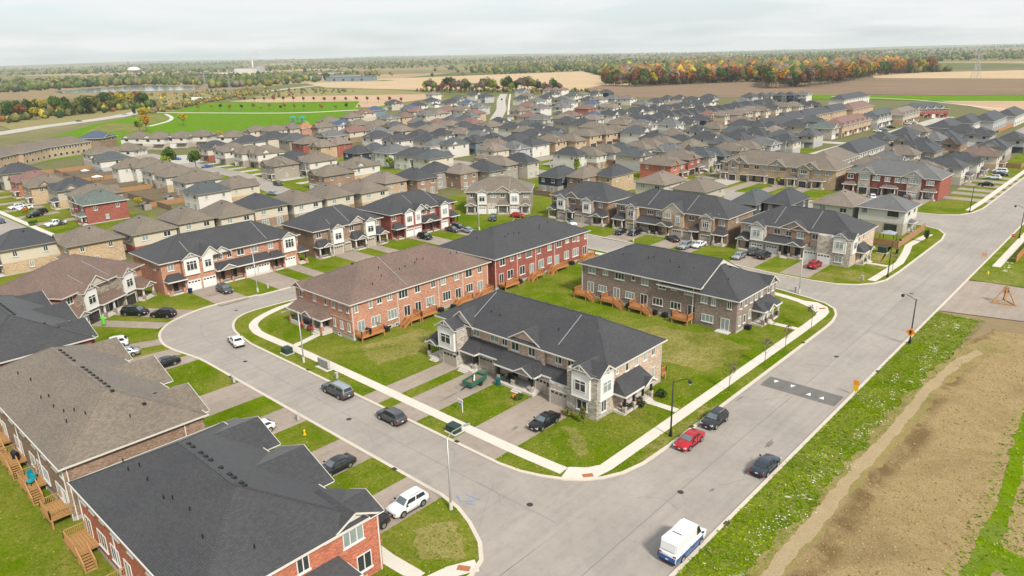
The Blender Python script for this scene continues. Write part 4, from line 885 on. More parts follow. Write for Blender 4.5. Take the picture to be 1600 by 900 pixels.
    B.gable('F', X(-61.3), 3.4, 6.5, 1.9, 5, off=-1.3, wall='taupe', brace=False); B.gable('F', X(-60.0), 2.0, 6.5, 1.2, 3, off=-1.0, wall='brownb', brace=False)
    B.bay('F', X(-69.4), 2.9, 3.2, 6.35, 0.3, cols=2, rise=1.1, depth=4); B.bay('F', X(-50.5), 2.7, 3.2, 6.35, 0.3, cols=2, rise=1.1, depth=4); B.bay('R', 1.7, 2.6, 3.2, 6.35, 0.3, cols=2, rise=1.0, depth=4)
    B.wins('F', [(X(-73.2), X(-71.7), 4.9, 6.1), (X(-66.0), X(-64.5), 4.9, 6.1), (X(-63.2), X(-61.8), 4.8, 6.0), (X(-57.2), X(-55.8), 4.9, 6.1), (X(-54.6), X(-53.2), 4.6, 5.8)], off=-1.6)
    B.win('F', X(-59.7), 4.8, 1.5, 1.3, off=-1.1); B.wins('F', [(X(-51.3), X(-49.7), 1.0, 2.4)])
    for u, o in ((-69.2, 0), (-65.8, -0.4), (-56.9, -0.6), (-53.7, 0)): B.garage('F', X(u), 2.6, M_gwhite, off=o)
    B.porch('F', X(-74.4), X(-71.3), 2.2, 2.9, 4.4, posts=[X(-73.9)], gab=(X(-72.8), 1.2), off=-1.6, rail=False); B.door('F', X(-72.2), 0.5, off=-1.6)
    B.porch('F', X(-67.4), X(-58.4), 2.2, 3.3, 4.6, posts=[X(-63.6), X(-61.4), X(-59.0)], gab=(X(-60.5), 1.5), off=-1.6, steps=(X(-62.4), 1.6), hips=(False, True), pmat=M_black); B.door('F', X(-62.9), 0.5, off=-1.6); B.door('F', X(-60.2), 0.5, off=-1.6)
    B.porch('R', 3.6, 9.2, 2.0, 3.0, 4.5, posts=[4.0, 6.4, 8.8], gab=(8.0, 1.1), steps=(7.8, 1.4)); B.door('R', 7.6, 0.5); B.wins('R', [(4.4, 5.2, 5, 6.3), (7.4, 8.2, 5, 6.3), (10.6, 11.4, 5, 6.3)])
    B = Bld('townhouse_block', 'tan brick townhouse block with cream gable, middle of the north street row', 'townhouse', -110.2, 160.0, 0, 32.6, 15.6, 'charcoal')
    X = lambda x: x + 110.2
    B.wall(0, 32.6, 1.6, 15.6, 0, 6.7, 'brownb'); B.wall(X(-106.4), X(-102.7), 0.2, 1.7, 0, 6.7, 'tanb'); B.wall(X(-95.6), X(-89.4), 0.8, 1.7, 0, 6.7, 'tanb'); B.wall(X(-84.6), X(-80.8), 0.2, 1.7, 0, 6.7, 'brownb'); B.wall(X(-89.4), X(-86.6), 0.9, 1.7, 0, 3.1, 'brownb'); B.wall(X(-102.7), X(-98.8), 0.9, 1.7, 0, 3.1, 'brownb')
    B.hip(0, 32.6, 1.4, 15.6, 6.7, 0.5); B.flash(X(-100.6), 8, 2); B.flash(X(-89), 8, 2); B.flash(X(-80.4), 5, 1.9)
    B.bay('F', X(-104.5), 2.7, 3.4, 6.5, 0.25, cols=2, mat=WC['stone'], off=-0.2); B.bay('F', X(-82.6), 2.7, 3.4, 6.5, 0.25, cols=3, mat=WC['stone'], off=-0.2)
    B.gable('F', X(-92.4), 3.1, 6.7, 2.3, 5, off=-0.8, wall='cream', brace=False); B.bay('F', X(-90.8), 1.9, 3.4, 6.4, 0.2, gab=False, cols=2, mat=WC['stone'], off=-0.8)
    B.wins('F', [(X(-109.0), X(-107.4), 5.0, 6.3), (X(-100.4), X(-98.6), 5.1, 6.3), (X(-97.7), X(-96.4), 5.0, 6.3), (X(-88.2), X(-86.6), 5.1, 6.3), (X(-80.0), X(-78.4), 4.9, 6.2)], off=-1.6); B.wins('F', [(X(-95.0), X(-93.0), 5.0, 6.4)], off=-0.8)
    for u, o in ((-104.5, -0.2), (-100.5, -0.9), (-91.0, -0.8), (-88.0, -0.9), (-82.7, -0.2)): B.garage('F', X(u), 2.6, M_gtan, off=o)
    B.porch('F', X(-110.4), X(-106.6), 2.2, 3.0, 4.4, posts=[X(-109.9), X(-107.2)], off=-1.6, rail=False); B.door('F', X(-108), 0.5, off=-1.6)
    B.porch('F', X(-102.6), X(-92.2), 2.4, 3.2, 4.6, posts=[X(-98.4), X(-96.2), X(-93.0)], gab=(X(-94.6), 1.5), off=-1.6, hips=(False, True), pmat=M_black); B.door('F', X(-97.4), 0.5, off=-1.6); B.door('F', X(-95.2), 0.5, off=-1.6)
    B.porch('F', X(-86.8), X(-84.6), 2.2, 3.0, 4.5, posts=[X(-86.2)], off=-1.6, rail=False); B.door('F', X(-85.6), 0.5, off=-1.6)
    B.porch('F', X(-80.8), X(-77.4), 2.2, 3.0, 4.4, posts=[X(-80.2), X(-78.0)], off=-1.6, rail=False); B.door('F', X(-79), 0.5, off=-1.6); B.wins('R', [(6, 7, 5, 6.2), (10, 11, 1.5, 3)])
    B = Bld('townhouse_block', 'brown brick townhouse block with two white bays, left end of the north street row', 'townhouse', -133.0, 160.2, 0, 20.0, 15.0, 'charcoal')
    X = lambda x: x + 133.0
    B.wall(0, 20, 1.4, 15, 0, 6.6, 'brownb'); B.wall(X(-130.2), X(-126.4), 0, 1.5, 0, 6.6, 'tstone'); B.wall(X(-123.6), X(-117.6), 0, 1.5, 0, 6.6 - 3.4, 'tstone'); B.wall(X(-121.0), X(-117.6), 0, 1.45, 3.2, 6.6, 'tstone')
    B.hip(0, 20, 1.2, 15, 6.6, 0.5); B.flash(X(-116.8), 6, 1.8)
    B.bay('F', X(-128.4), 2.8, 3.3, 6.5, 0.3, cols=2); B.bay('F', X(-119.2), 2.8, 3.3, 6.5, 0.3, cols=2); B.gable('F', X(-125.4), 2.4, 6.6, 1.7, 4, off=-1.1, wall='tstone', brace=False)
    B.wins('F', [(X(-132.4), X(-131.0), 5, 6.2), (X(-126.0), X(-124.4), 4.9, 6.1), (X(-122.6), X(-121.6), 4.9, 6.2), (X(-116.2), X(-114.8), 4.9, 6.1)], off=-1.4)
    for u in (-128.0, -122.2, -119.0): B.garage('F', X(u), 2.5, M_gtan)
    B.porch('F', X(-133.2), X(-130.4), 2.2, 2.9, 4.3, posts=[X(-132.7)], gab=(X(-131.8), 1.1), off=-1.4, rail=False); B.porch('F', X(-126.4), X(-123.6), 2.4, 3.0, 4.4, posts=[X(-126), X(-124)], gab=(X(-125), 1.2), off=-1.4, rail=False); B.porch('F', X(-117.4), X(-113), 2.4, 2.9, 4.4, posts=[X(-116.9), X(-113.6)], gab=(X(-115.2), 1.3), off=-1.4, rail=False)
    B.door('F', X(-131.2), 0.5, off=-1.4); B.door('F', X(-125.2), 0.5, off=-1.4); B.door('F', X(-115.4), 0.5, off=-1.4); B.wins('R', [(5, 6, 5, 6.2), (9, 10, 5, 6.2)])
    # ---- row along the curving street on the left
    B = Bld('townhouse_block', 'orange brick townhouse block with white garages and white gables, charcoal roof, left street', 'townhouse', -147.5, 55.0, 90, 31.6, 15.5, 'charcoal')
    Y = lambda y: y - 55.0
    B.wall(0, 31.6, 1.2, 15.5, 0, 6.8, 'orange'); B.wall(Y(58.9), Y(65.6), 0, 1.3, 0, 6.8, 'orange'); B.wall(Y(72.2), Y(78.4), 0, 1.3, 0, 3.2, 'orange'); B.wall(Y(81.7), Y(85.6), 0, 1.3, 0, 6.8, 'orange')
    B.hip(0, 31.6, 1.0, 15.5, 6.8, 0.48); B.flash(Y(61.5), 6, 1.4); B.flash(Y(79.0), 8, 1.4)
    B.bay('F', Y(60.7), 3.1, 3.7, 7.0, 0.3, cols=3, ww=2.2, hh=2.0, rise=1.1, depth=4); B.bay('F', Y(64.2), 2.3, 3.7, 6.7, 0.25, gab=False, cols=2); B.bay('F', Y(83.6), 3.1, 3.8, 7.0, 0.3, cols=3, ww=2.2, hh=2.0, rise=1.1, depth=4)
    B.gable('F', Y(65.0), 2.1, 6.75, 2.0, 5, off=0.1, wall='white', brace=False); B.gable('F', Y(67.6), 1.9, 6.75, 1.3, 5, off=-0.2, wall='white', brace=False)
    B.wins('F', [(Y(56.3), Y(57.6), 5.0, 6.5), (Y(66.0), Y(66.8), 5.1, 6.4), (Y(67.3), Y(68.2), 5.1, 6.4), (Y(69.2), Y(70.2), 5.1, 6.5), (Y(71.5), Y(73.2), 5.1, 6.5), (Y(74.8), Y(76.4), 5.1, 6.5), (Y(79.0), Y(80.2), 5.0, 6.4), (Y(85.9), Y(86.5), 5.2, 6.4)], off=-1.2)
    for a in (60.8, 64.1): B.garage('F', Y(a), 2.7, M_gwhite)
    for a in (73.8, 76.8, 83.5): B.garage('F', Y(a), 2.6, M_gwhite)
    B.porch('F', Y(55.2), Y(59.2), 2.0, 3.1, 4.3, posts=[Y(55.7), Y(58.4)], off=-1.2, ped='orange', pmat=M_dtrim); B.porch('F', Y(65.6), Y(78.6), 2.2, 3.3, 4.6, posts=[Y(66.3), Y(69.0), Y(71.8)], gab=(Y(68.2), 1.7), off=-1.2, ped='orange', pmat=M_dtrim, hips=(False, False)); B.porch('F', Y(78.5), Y(82.0), 2.2, 3.2, 4.4, posts=[Y(79), Y(81.4)], off=-1.2, ped='orange', pmat=M_dtrim)
    for a in (57.4, 67.6, 70.4, 80.4): B.door('F', Y(a), 0.5, off=-1.2)
    B.wins('L', [(4, 4.8, 5.0, 6.2)])
    B.porch('F', Y(85.4), Y(88.0), 2.0, 3.2, 4.3, posts=[Y(87.4)], off=-1.2, ped='orange', pmat=M_dtrim)
    B = Bld('townhouse_block', 'taupe stone townhouse pair with two white bays, left street beyond the white garages', 'townhouse', -147.5, 91.0, 90, 20.0, 15.0, 'charcoal')
    Y = lambda y: y - 91.0
    B.wall(0, 20, 1.3, 15, 0, 6.6, 'brownb'); B.wall(Y(94.9), Y(98.7), 0, 1.4, 0, 6.6, 'tstone'); B.wall(Y(104.7), Y(108.4), 0, 1.4, 0, 6.6, 'tstone'); B.wall(Y(98.7), Y(101.2), 0.8, 1.4, 0, 3.2, 'tstone')
    B.hip(0, 20, 1.1, 15, 6.6, 0.5); B.flash(Y(101.6), 7.8, 1.6); B.flash(Y(96.4), 3.8, 1.4)
    B.gable('F', Y(103.6), 2.5, 6.6, 1.7, 5, off=-0.9, wall='beige', brace=False)
    B.bay('F', Y(96.9), 2.9, 3.1, 6.5, 0.3, cols=2); B.bay('F', Y(106.6), 2.9, 3.1, 6.5, 0.3, cols=2)
    B.wins('F', [(Y(91.7), Y(93.1), 4.9, 6.2), (Y(101.2), Y(102.6), 4.9, 6.2), (Y(109.0), Y(110.3), 4.9, 6.2)], off=-1.3)
    B.garage('F', Y(96.8), 2.6, M_gtan); B.garage('F', Y(99.9), 2.2, M_gtan, off=-0.8); B.garage('F', Y(106.5), 2.5, M_gtan)
    B.porch('F', Y(90.8), Y(95.0), 2.2, 3.0, 4.4, posts=[Y(91.3), Y(94.2)], gab=(Y(93.4), 1.3), off=-1.3, ped='tstone'); B.porch('F', Y(101.0), Y(105.2), 2.4, 3.0, 4.6, posts=[Y(101.6), Y(104.6)], gab=(Y(103.2), 1.4), off=-1.3, ped='tstone'); B.porch('F', Y(108.4), Y(111.6), 2.4, 3.0, 4.5, posts=[Y(108.9), Y(111.2)], gab=(Y(110.2), 1.2), off=-1.3, ped='tstone')
    for a in (93.2, 103.4, 109.6): B.door('F', Y(a), 0.5, off=-1.3)
    B = Bld('townhouse_block', 'red brick townhouse block with white bays and charcoal roof, left street', 'townhouse', -147.5, 114.2, 90, 22.8, 15.0, 'charcoal')
    Y = lambda y: y - 114.2
    B.wall(0, 22.8, 1.2, 15, 0, 6.6, 'red'); B.wall(Y(117.6), Y(123.7), 0, 1.3, 0, 6.6, 'red'); B.wall(Y(130.2), Y(134.0), 0, 1.3, 0, 6.6, 'red')
    B.hip(0, 22.8, 1.0, 15, 6.6, 0.5); B.flash(Y(118.6), 7, 1.4); B.flash(Y(123.2), 7, 1.4); B.flash(Y(131), 7, 1.4)
    B.bay('F', Y(119.3), 2.7, 3.3, 6.6, 0.3, cols=3); B.bay('F', Y(122.4), 2.0, 3.3, 6.5, 0.25, gab=False, cols=2); B.bay('F', Y(132.0), 2.8, 3.3, 6.6, 0.3, cols=2)
    B.gable('F', Y(123.6), 2.0, 6.6, 1.6, 5, off=0.0, wall='lgrey', brace=False); B.gable('F', Y(125.6), 1.6, 6.6, 1.1, 4, off=-0.3, wall='lgrey', brace=False)
    B.wins('F', [(Y(114.6), Y(115.9), 5.0, 6.3), (Y(124.2), Y(125.2), 5, 6.3), (Y(125.6), Y(126.6), 5, 6.3), (Y(127.8), Y(129.4), 5, 6.3), (Y(134.4), Y(135.8), 5, 6.3)], off=-1.2)
    for a in (119.4, 122.2, 132): B.garage('F', Y(a), 2.4, M_gwhite)
    B.porch('F', Y(114.2), Y(117.8), 2.1, 3.1, 4.4, posts=[Y(114.8), Y(117.2)], off=-1.2, ped='red', pmat=M_dtrim); B.porch('F', Y(123.8), Y(130.2), 2.2, 3.2, 4.5, posts=[Y(124.4), Y(127), Y(129.6)], gab=(Y(125.6), 1.4), off=-1.2, ped='red', pmat=M_dtrim); B.porch('F', Y(134.0), Y(137.2), 2.0, 3.1, 4.3, posts=[Y(136.6)], off=-1.2, ped='red', pmat=M_dtrim)
    for a in (116, 125.6, 128.2, 135.4): B.door('F', Y(a), 0.5, off=-1.2)
    B = Bld('townhouse_block', 'dark brown townhouse block with white bays and tan roof at the street bend', 'townhouse', -156.0, 148.6, 36.9, 19.4, 14.0, 'greige')
    B.wall(0, 19.4, 1.2, 14, 0, 6.6, 'taupe'); B.wall(3.4, 9.4, 0, 1.3, 0, 3.2, 'stone'); B.wall(13.2, 16.6, 0, 1.3, 0, 3.2, 'stone'); B.wall(0.1, 19.3, 1.1, 1.25, 0, 3.1, 'stone')
    B.hip(0, 19.4, 1.0, 14, 6.6, 0.5); B.flash(5.6, 7, 1.2); B.flash(13, 7, 1.2)
    B.bay('F', 5.0, 2.8, 3.2, 6.5, 0.3, cols=2); B.bay('F', 14.8, 2.8, 3.2, 6.5, 0.3, cols=2); B.gable('F', 11.2, 2.8, 6.6, 1.7, 5, off=-0.8, wall='taupe', brace=False)
    B.wins('F', [(1.2, 2.6, 5, 6.2), (7.4, 9.0, 5, 6.2), (10.4, 11.8, 5, 6.2), (17.4, 18.8, 5, 6.2)], off=-1.2)
    for a in (4.8, 8.0, 14.8): B.garage('F', a, 2.4, M_gwhite)
    B.porch('F', -0.2, 3.4, 2.2, 2.9, 4.3, posts=[0.4, 2.8], gab=(1.6, 1.4), off=-1.2); B.porch('F', 9.4, 13.2, 2.0, 3.0, 4.3, posts=[9.9, 12.6], off=-1.2); B.porch('F', 16.6, 19.6, 2.2, 2.9, 4.3, posts=[17, 19.2], gab=(18.1, 1.2), off=-1.2)
    for a in (2, 11.4, 18): B.door('F', a, 0.5, off=-1.2)
    # ---- brown-roofed block at the left bend
    B = Bld('townhouse_block', 'brown-roofed brick block with white bays and dark garages at the left bend', 'townhouse', -139.8, 35.2, 122.5, 21.4, 17.0, 'brown')
    B.wall(0, 21.4, 1.4, 17, 0, 6.5, 'orange'); B.wall(3.2, 7.0, 0, 1.5, 0, 6.5, 'tstone'); B.wall(13.6, 17.4, 0, 1.5, 0, 6.5, 'tstone'); B.wall(7.0, 13.6, 1.25, 1.5, 0, 6.5, 'tstone')
    B.hip(0, 21.4, 1.2, 17, 6.5, 0.5); B.flash(6.4, 5, 1.4); B.flash(12.6, 7, 1.4); B.vents([(9, 10), (11, 10), (13, 10)])
    B.bay('F', 5.1, 2.9, 3.1, 6.4, 0.35, cols=2, rise=1.15); B.bay('F', 15.4, 2.9, 3.1, 6.4, 0.35, cols=2, rise=1.15); B.gable('F', 8.2, 2.6, 6.5, 1.8, 5, off=-0.9, wall='cream', brace=False)
    B.wins('F', [(1.2, 2.6, 4.9, 6.2), (8.0, 9.4, 4.9, 6.2), (18.6, 19.8, 4.9, 6.2)], off=-1.4); B.wins('L', [(8.2, 9.7, 4.6, 6.1)])
    B.garage('F', 5.2, 2.7, M_gdark); B.garage('F', 11.8, 2.4, M_gdark, off=-1.25); B.garage('F', 15.4, 2.7, M_gdark)
    B.porch('F', -0.3, 3.2, 2.6, 2.9, 4.5, posts=[0.3, 2.4], gab=(1.5, 1.4), off=-1.4, ped='tstone', rail=False); B.porch('F', 7.0, 13.6, 2.2, 3.1, 4.5, posts=[7.6, 10.2], off=-1.4, ped='tstone', rail=False); B.porch('F', 17.4, 21.6, 2.8, 2.9, 4.4, posts=[18, 21], gab=(19.6, 1.4), off=-1.4, ped='tstone', rail=False)
    for a in (1.9, 8.6, 18.8): B.door('F', a, 0.5, off=-1.4)
    # ---- lower left row, seen from behind and above
    B = Bld('townhouse_block', 'red brick townhouse block with charcoal roof at the bottom left corner', 'townhouse', -74.2, 15.8, 0, 26.4, 16.0, 'charcoal')
    X = lambda x: x + 74.2
    B.found(0, 26.4, 0, 15.2, 0.6); B.wall(0, 26.4, 0, 15.2, 0, 6.5, 'fire'); B.wall(22.2, 26.42, 11.6, 17.0, 0, 6.5, 'fire')
    B.hip(0, 26.4, 0, 15.2, 6.5, 0.5)
    B.vents([(8.2 + q, 8.3) for q in (0, 0.9, 2.6, 3.6, 4.6, 6.6, 8.3, 9.1, 10.4, 11.0)]); B.vents([(3.6, 3.6), (5.4, 3.4), (6.2, 4.2), (9, 3.8), (13, 3.6), (14, 4.0), (17, 4.2), (21, 3.4), (24.5, 6.0)], False)
    for (u, hf, dp, of) in ((4.4, 4.0, 7.0, 1.9), (14.2, 4.7, 7.0, 1.6), (24.2, 2.3, 6.0, 1.8)):
        B.gable('B', u, hf, 6.5, hf * 0.42, dp, off=of - 0.8, wall='fire', brace=False)
    B.wall(0.8, 8.0, 15.1, 17.0, 0, 6.5, 'fire'); B.wall(9.9, 18.5, 15.1, 16.7, 0, 6.5, 'fire')
    B.gable('R', 14.4, 2.2, 6.5, 1.1, 5.5, off=0.0, wall='white', brace=False)
    B.wins('R', [(13.0, 15.2, 4.6, 6.3, 3), (8.4, 9.6, 4.7, 6.2), (4.0, 5.2, 4.7, 6.2), (1.0, 2.0, 4.7, 6.2), (14.2, 15.8, 1.2, 3.0, 2)], off=0.02)
    B.porch('R', 4.2, 13.2, 2.3, 3.0, 4.3, posts=[4.8, 7.5, 10.4, 12.8], gab=None, ped='fire', steps=(11.6, 1.6)); B.door('R', 11.4, 0.5)
    B.wins('F', [(X(-73.4), X(-72.0), 5.0, 6.4), (X(-71.0), X(-69.8), 5.0, 6.4), (X(-68.2), X(-67.2), 5.2, 6.4), (X(-65.5), X(-63.6), 5.0, 6.4), (X(-61.6), X(-60.4), 5.0, 6.4), (X(-57.5), X(-55.5), 5.0, 6.4), (X(-52), X(-50), 5.0, 6.4), (X(-70), X(-67.8), 1.6, 3.4), (X(-66.6), X(-64.6), 1.6, 3.4), (X(-59), X(-57), 1.6, 3.4)])
    for x in (-72.6, -62.6, -54): B.pdoor('F', X(x), 1.25, 1.6)
    B.deck('F', X(-73.9), X(-70.4), 2.1, 1.35, '>', M_wood2); B.deck('F', X(-63.6), X(-60.4), 2.1, 1.35, '>', M_wood2); B.deck('F', X(-55.4), X(-52), 2.1, 1.35, '>', M_wood2)
    for u in (0.2, 9, 17.6, 26.2): B.downspout('F', u, 0, 6.4)
    B.downspout('R', 16.8, 0, 6.4)
    for (u, m_) in ((20.4, M_gtan), (6, M_gwhite), (11.5, M_gwhite)): B.garage('B', u, 2.6, m_)
    B = Bld('townhouse_block', 'greige-roofed tan brick townhouse block on the lower left beside the charcoal roof', 'townhouse', -112.0, 15.9, 0, 33.6, 15.0, 'greige')
    X = lambda x: x + 112.0
    B.found(0, 33.6, 0, 14.8, 0.6); B.wall(0, 33.6, 0, 14.8, 0, 6.5, 'brownb')
    B.hip(0, 33.6, 0, 14.8, 6.5, 0.5)
    B.vents([(9 + 1.3 * i, 7.9) for i in range(5)] + [(17.4 + 1.2 * i, 7.9) for i in range(9)] + [(30, 10.0), (27.0, 12.4)]); B.vents([(8, 3), (12, 3.4), (18, 2.8), (19, 3.4), (22, 3.0), (24.6, 3.3), (26, 4), (27, 2.8), (28.4, 4.4), (31, 8)], False)
    for (u, hf, dp, of) in ((4.5, 4.6, 7.0, 1.6), (16, 4.8, 7.0, 2.2), (28.0, 4.6, 7.0, 1.4)):
        B.gable('B', u, hf, 6.5, hf * 0.42, dp, off=of - 0.8, wall='tstone', brace=False); B.wall(u - hf + 0.1, u + hf - 0.1, 14.7, 14.8 + of - 0.9, 0, 6.5, 'tstone')
    B.porch('B', 9, 13, 2.4, 3.0, 4.3, off=0.0, rail=False); B.porch('B', 20.6, 24.4, 2.4, 3.0, 4.3, off=0.0, rail=False); B.porch('B', 31.0, 34.2, 2.4, 3.0, 4.4, off=0.0, rail=False)
    B.wins('F', [(X(-79.8), X(-78.6), 5.1, 6.4), (X(-82.5), X(-80.9), 5.1, 6.4), (X(-86), X(-84.6), 5.1, 6.4), (X(-89.6), X(-88.2), 5.1, 6.4), (X(-94), X(-92.4), 5.1, 6.4), (X(-98.6), X(-97), 5.1, 6.4), (X(-103), X(-101.4), 5.1, 6.4), (X(-82.6), X(-80.4), 1.6, 3.3), (X(-87.4), X(-85.2), 1.6, 3.3), (X(-92), X(-90), 1.6, 3.3), (X(-98), X(-96), 1.6, 3.3)])
    for x in (-80.0, -88.4, -95.8, -102.5): B.pdoor('F', X(x), 1.25, 1.5)
    for (a, b, s_) in ((-81.7, -78.4, None), (-90.0, -86.7, '>'), (-97.4, -94.2, '>'), (-104, -101, '>')): B.deck('F', X(a), X(b), 2.1, 1.35, s_, M_wood2)
    for u in (0.2, 8, 16, 24.5, 33.4): B.downspout('F', u, 0, 6.4)
    B.downspout('R', 0.3, 0, 6.4); B.downspout('R', 12.6, 0, 6.4)
    for u in (14, 26, 29.6): B.garage('B', u, 2.6, M_gtan, off=1.4 if u > 25 else 1.5)
    B = Bld('townhouse_block', 'charcoal-roofed red brick townhouse block at the left edge below the brown roof', 'townhouse', -146.0, 15.4, 0, 30.2, 15.6, 'charcoal')
    B.wall(0, 30.2, 0, 15.6, 0, 6.5, 'red'); B.hip(0, 30.2, 0, 15.6, 6.5, 0.5)
    B.vents([(12 + 1.1 * i, 8.5) for i in range(10)] + [(25.5, 11.2), (26.8, 12.6)]); B.vents([(20, 4), (22, 4.4), (25, 4)], False)
    for (u, hf, dp, of) in ((4.2, 4.4, 7.0, 1.6), (14.6, 4.6, 7.0, 2.2), (25.2, 4.4, 7.0, 1.6)):
        B.gable('B', u, hf, 6.5, hf * 0.42, dp, off=of - 0.8, wall='red', brace=False); B.wall(u - hf + 0.1, u + hf - 0.1, 15.5, 15.6 + of - 0.9, 0, 6.5, 'red')
    B.porch('B', 28.0, 31.0, 2.2, 3.0, 4.3, rail=False); B.porch('B', 8, 11, 2.2, 3.0, 4.3, rail=False)
    B.wins('F', [(3, 4.5, 5, 6.4), (9, 10.5, 5, 6.4), (16, 17.5, 5, 6.4), (24, 25.5, 5, 6.4)])
    # ---- blocks along the second cross street
    B = Bld('townhouse_block', 'red brick and grey stone townhouse block with twin gables behind the corner lawn', 'townhouse', -80.0, 249.4, 0, 28.0, 15.0, 'grey')
    B.wall(0, 28, 0.6, 15, 0, 6.6, 'red'); B.wall(4.4, 8.0, 0, 0.7, 0, 6.6, 'stone'); B.wall(19.0, 23.0, 0, 0.7, 0, 6.6, 'stone'); B.hip(0, 28, 0.4, 15, 6.6, 0.5)
    B.gable('F', 6.6, 3.0, 6.6, 2.2, 5, off=0.1, wall='lgrey', brace=True); B.gable('F', 20.6, 3.2, 6.6, 2.2, 5, off=0.1, wall='lgrey', brace=True)
    B.wins('F', [(1.0, 2.8, 4.8, 6.2), (5.0, 7.2, 4.8, 6.2), (8.8, 11.0, 4.8, 6.2), (12.4, 14.0, 4.8, 6.2), (15.4, 17.0, 4.8, 6.2), (17.4, 18.8, 4.8, 6.2), (19.8, 22.2, 4.8, 6.2), (24.4, 26.6, 4.8, 6.2), (24.6, 26.4, 1.0, 2.6)])
    for u in (6.2, 9.6, 18.0): B.garage('F', u, 2.5, M_gdark, off=0.02)
    B.garage('F', 20.8, 2.5, M_gwhite, off=0.02)
    B.porch('F', -0.2, 4.0, 1.8, 3.0, 3.9, posts=[0.4, 3.4], off=-0.6, mat=RC['greige']); B.porch('F', 11.6, 16.6, 1.8, 3.0, 3.9, posts=[12.2, 16], off=-0.6, mat=RC['greige']); B.porch('F', 23.4, 27.6, 1.8, 3.0, 3.9, posts=[24, 27], off=-0.6, mat=RC['greige'])
    for u in (2.6, 13, 15.2, 25): B.door('F', u, 0.5, off=-0.6)
    B = Bld('townhouse_block', 'tan brick townhouse block with dark triangular gables and dark garages', 'townhouse', -124.0, 249.6, 0, 41.0, 15.0, 'greige')
    B.wall(0, 41, 0.6, 15, 0, 6.6, 'tanb'); B.hip(0, 41, 0.4, 15, 6.6, 0.5)
    for u in (7.0, 20.8, 32.4): B.gable('F', u, 3.2, 6.6, 2.3, 5.5, off=0.1, wall='taupe', brace=False)
    for u in (4.6, 30.4): B.gable('F', u, 2.2, 6.6, 1.4, 4, off=0.4, wall='tstone', brace=False); B.wall(u - 2, u + 2, -0.3, 0.7, 0, 6.6, 'tstone')
    for u in (7.2, 21.0, 33.0): B.win('F', u, 7.2, 0.8, 1.0, 1, off=0.12)
    B.wins('F', [(1.0, 2.4, 4.8, 6.2), (8.2, 10.4, 4.8, 6.2), (12.4, 14.2, 4.8, 6.2), (15.6, 17.2, 4.8, 6.2), (18.6, 20.4, 4.8, 6.2), (21.8, 24.0, 4.8, 6.2), (26.0, 27.8, 4.8, 6.2), (34, 36, 4.8, 6.2), (37.6, 39.4, 4.8, 6.2)], off=-0.6); B.wins('F', [(4.0, 5.4, 4.8, 6.2), (29.4, 31.6, 4.8, 6.2)], off=0.3)
    for u in (4.6, 8.4, 19.0, 22.6): B.garage('F', u, 2.5, M_gdark, off=0.32 if u < 5 else -0.58)
    B.garage('F', 30.4, 2.5, M_gdark, off=0.32)
    for (a, b) in ((-0.2, 2.8), (10.6, 17.6), (25.0, 28.4), (33.4, 37.8)): B.porch('F', a, b, 2.0, 3.0, 3.9, posts=[a + 0.5, b - 0.5], off=-0.6)
    for u in (1.8, 12.6, 15.8, 26.8, 35.4): B.door('F', u, 0.5, off=-0.6)
    B.wins('R', [(3, 4.4, 4.8, 6.2)])
    # ---- white corner house
    B = Bld('house', 'white upper and beige lower corner house with pale grey hip roof', 'house', -58.6, 197.0, 0, 11.0, 11.5, 'grey')
    B.wall(0, 11, 0, 11.5, 0, 3.1, 'beige'); B.wall(0.02, 11.03, -0.03, 11.5, 3.1, 6.3, 'white'); B.hip(0, 11, 0, 11.5, 6.3, 0.5, oh=0.6)
    B.wins('F', [(0.8, 2.0, 5.0, 6.1), (7.0, 9.6, 4.7, 6.1), (6.6, 9.6, 1.0, 2.8)], off=0.05, dark=True); B.wins('R', [(3.0, 4.4, 4.8, 6.0), (8, 9.2, 4.8, 6.0)], off=0.05, dark=True)
    B.vents([(4.6 + 0.6 * i, 6.4) for i in range(4)])
    B.porch('R', 4.0, 7.4, 1.4, 2.8, 3.5, posts=[4.4, 7.0], rail=False)
near()
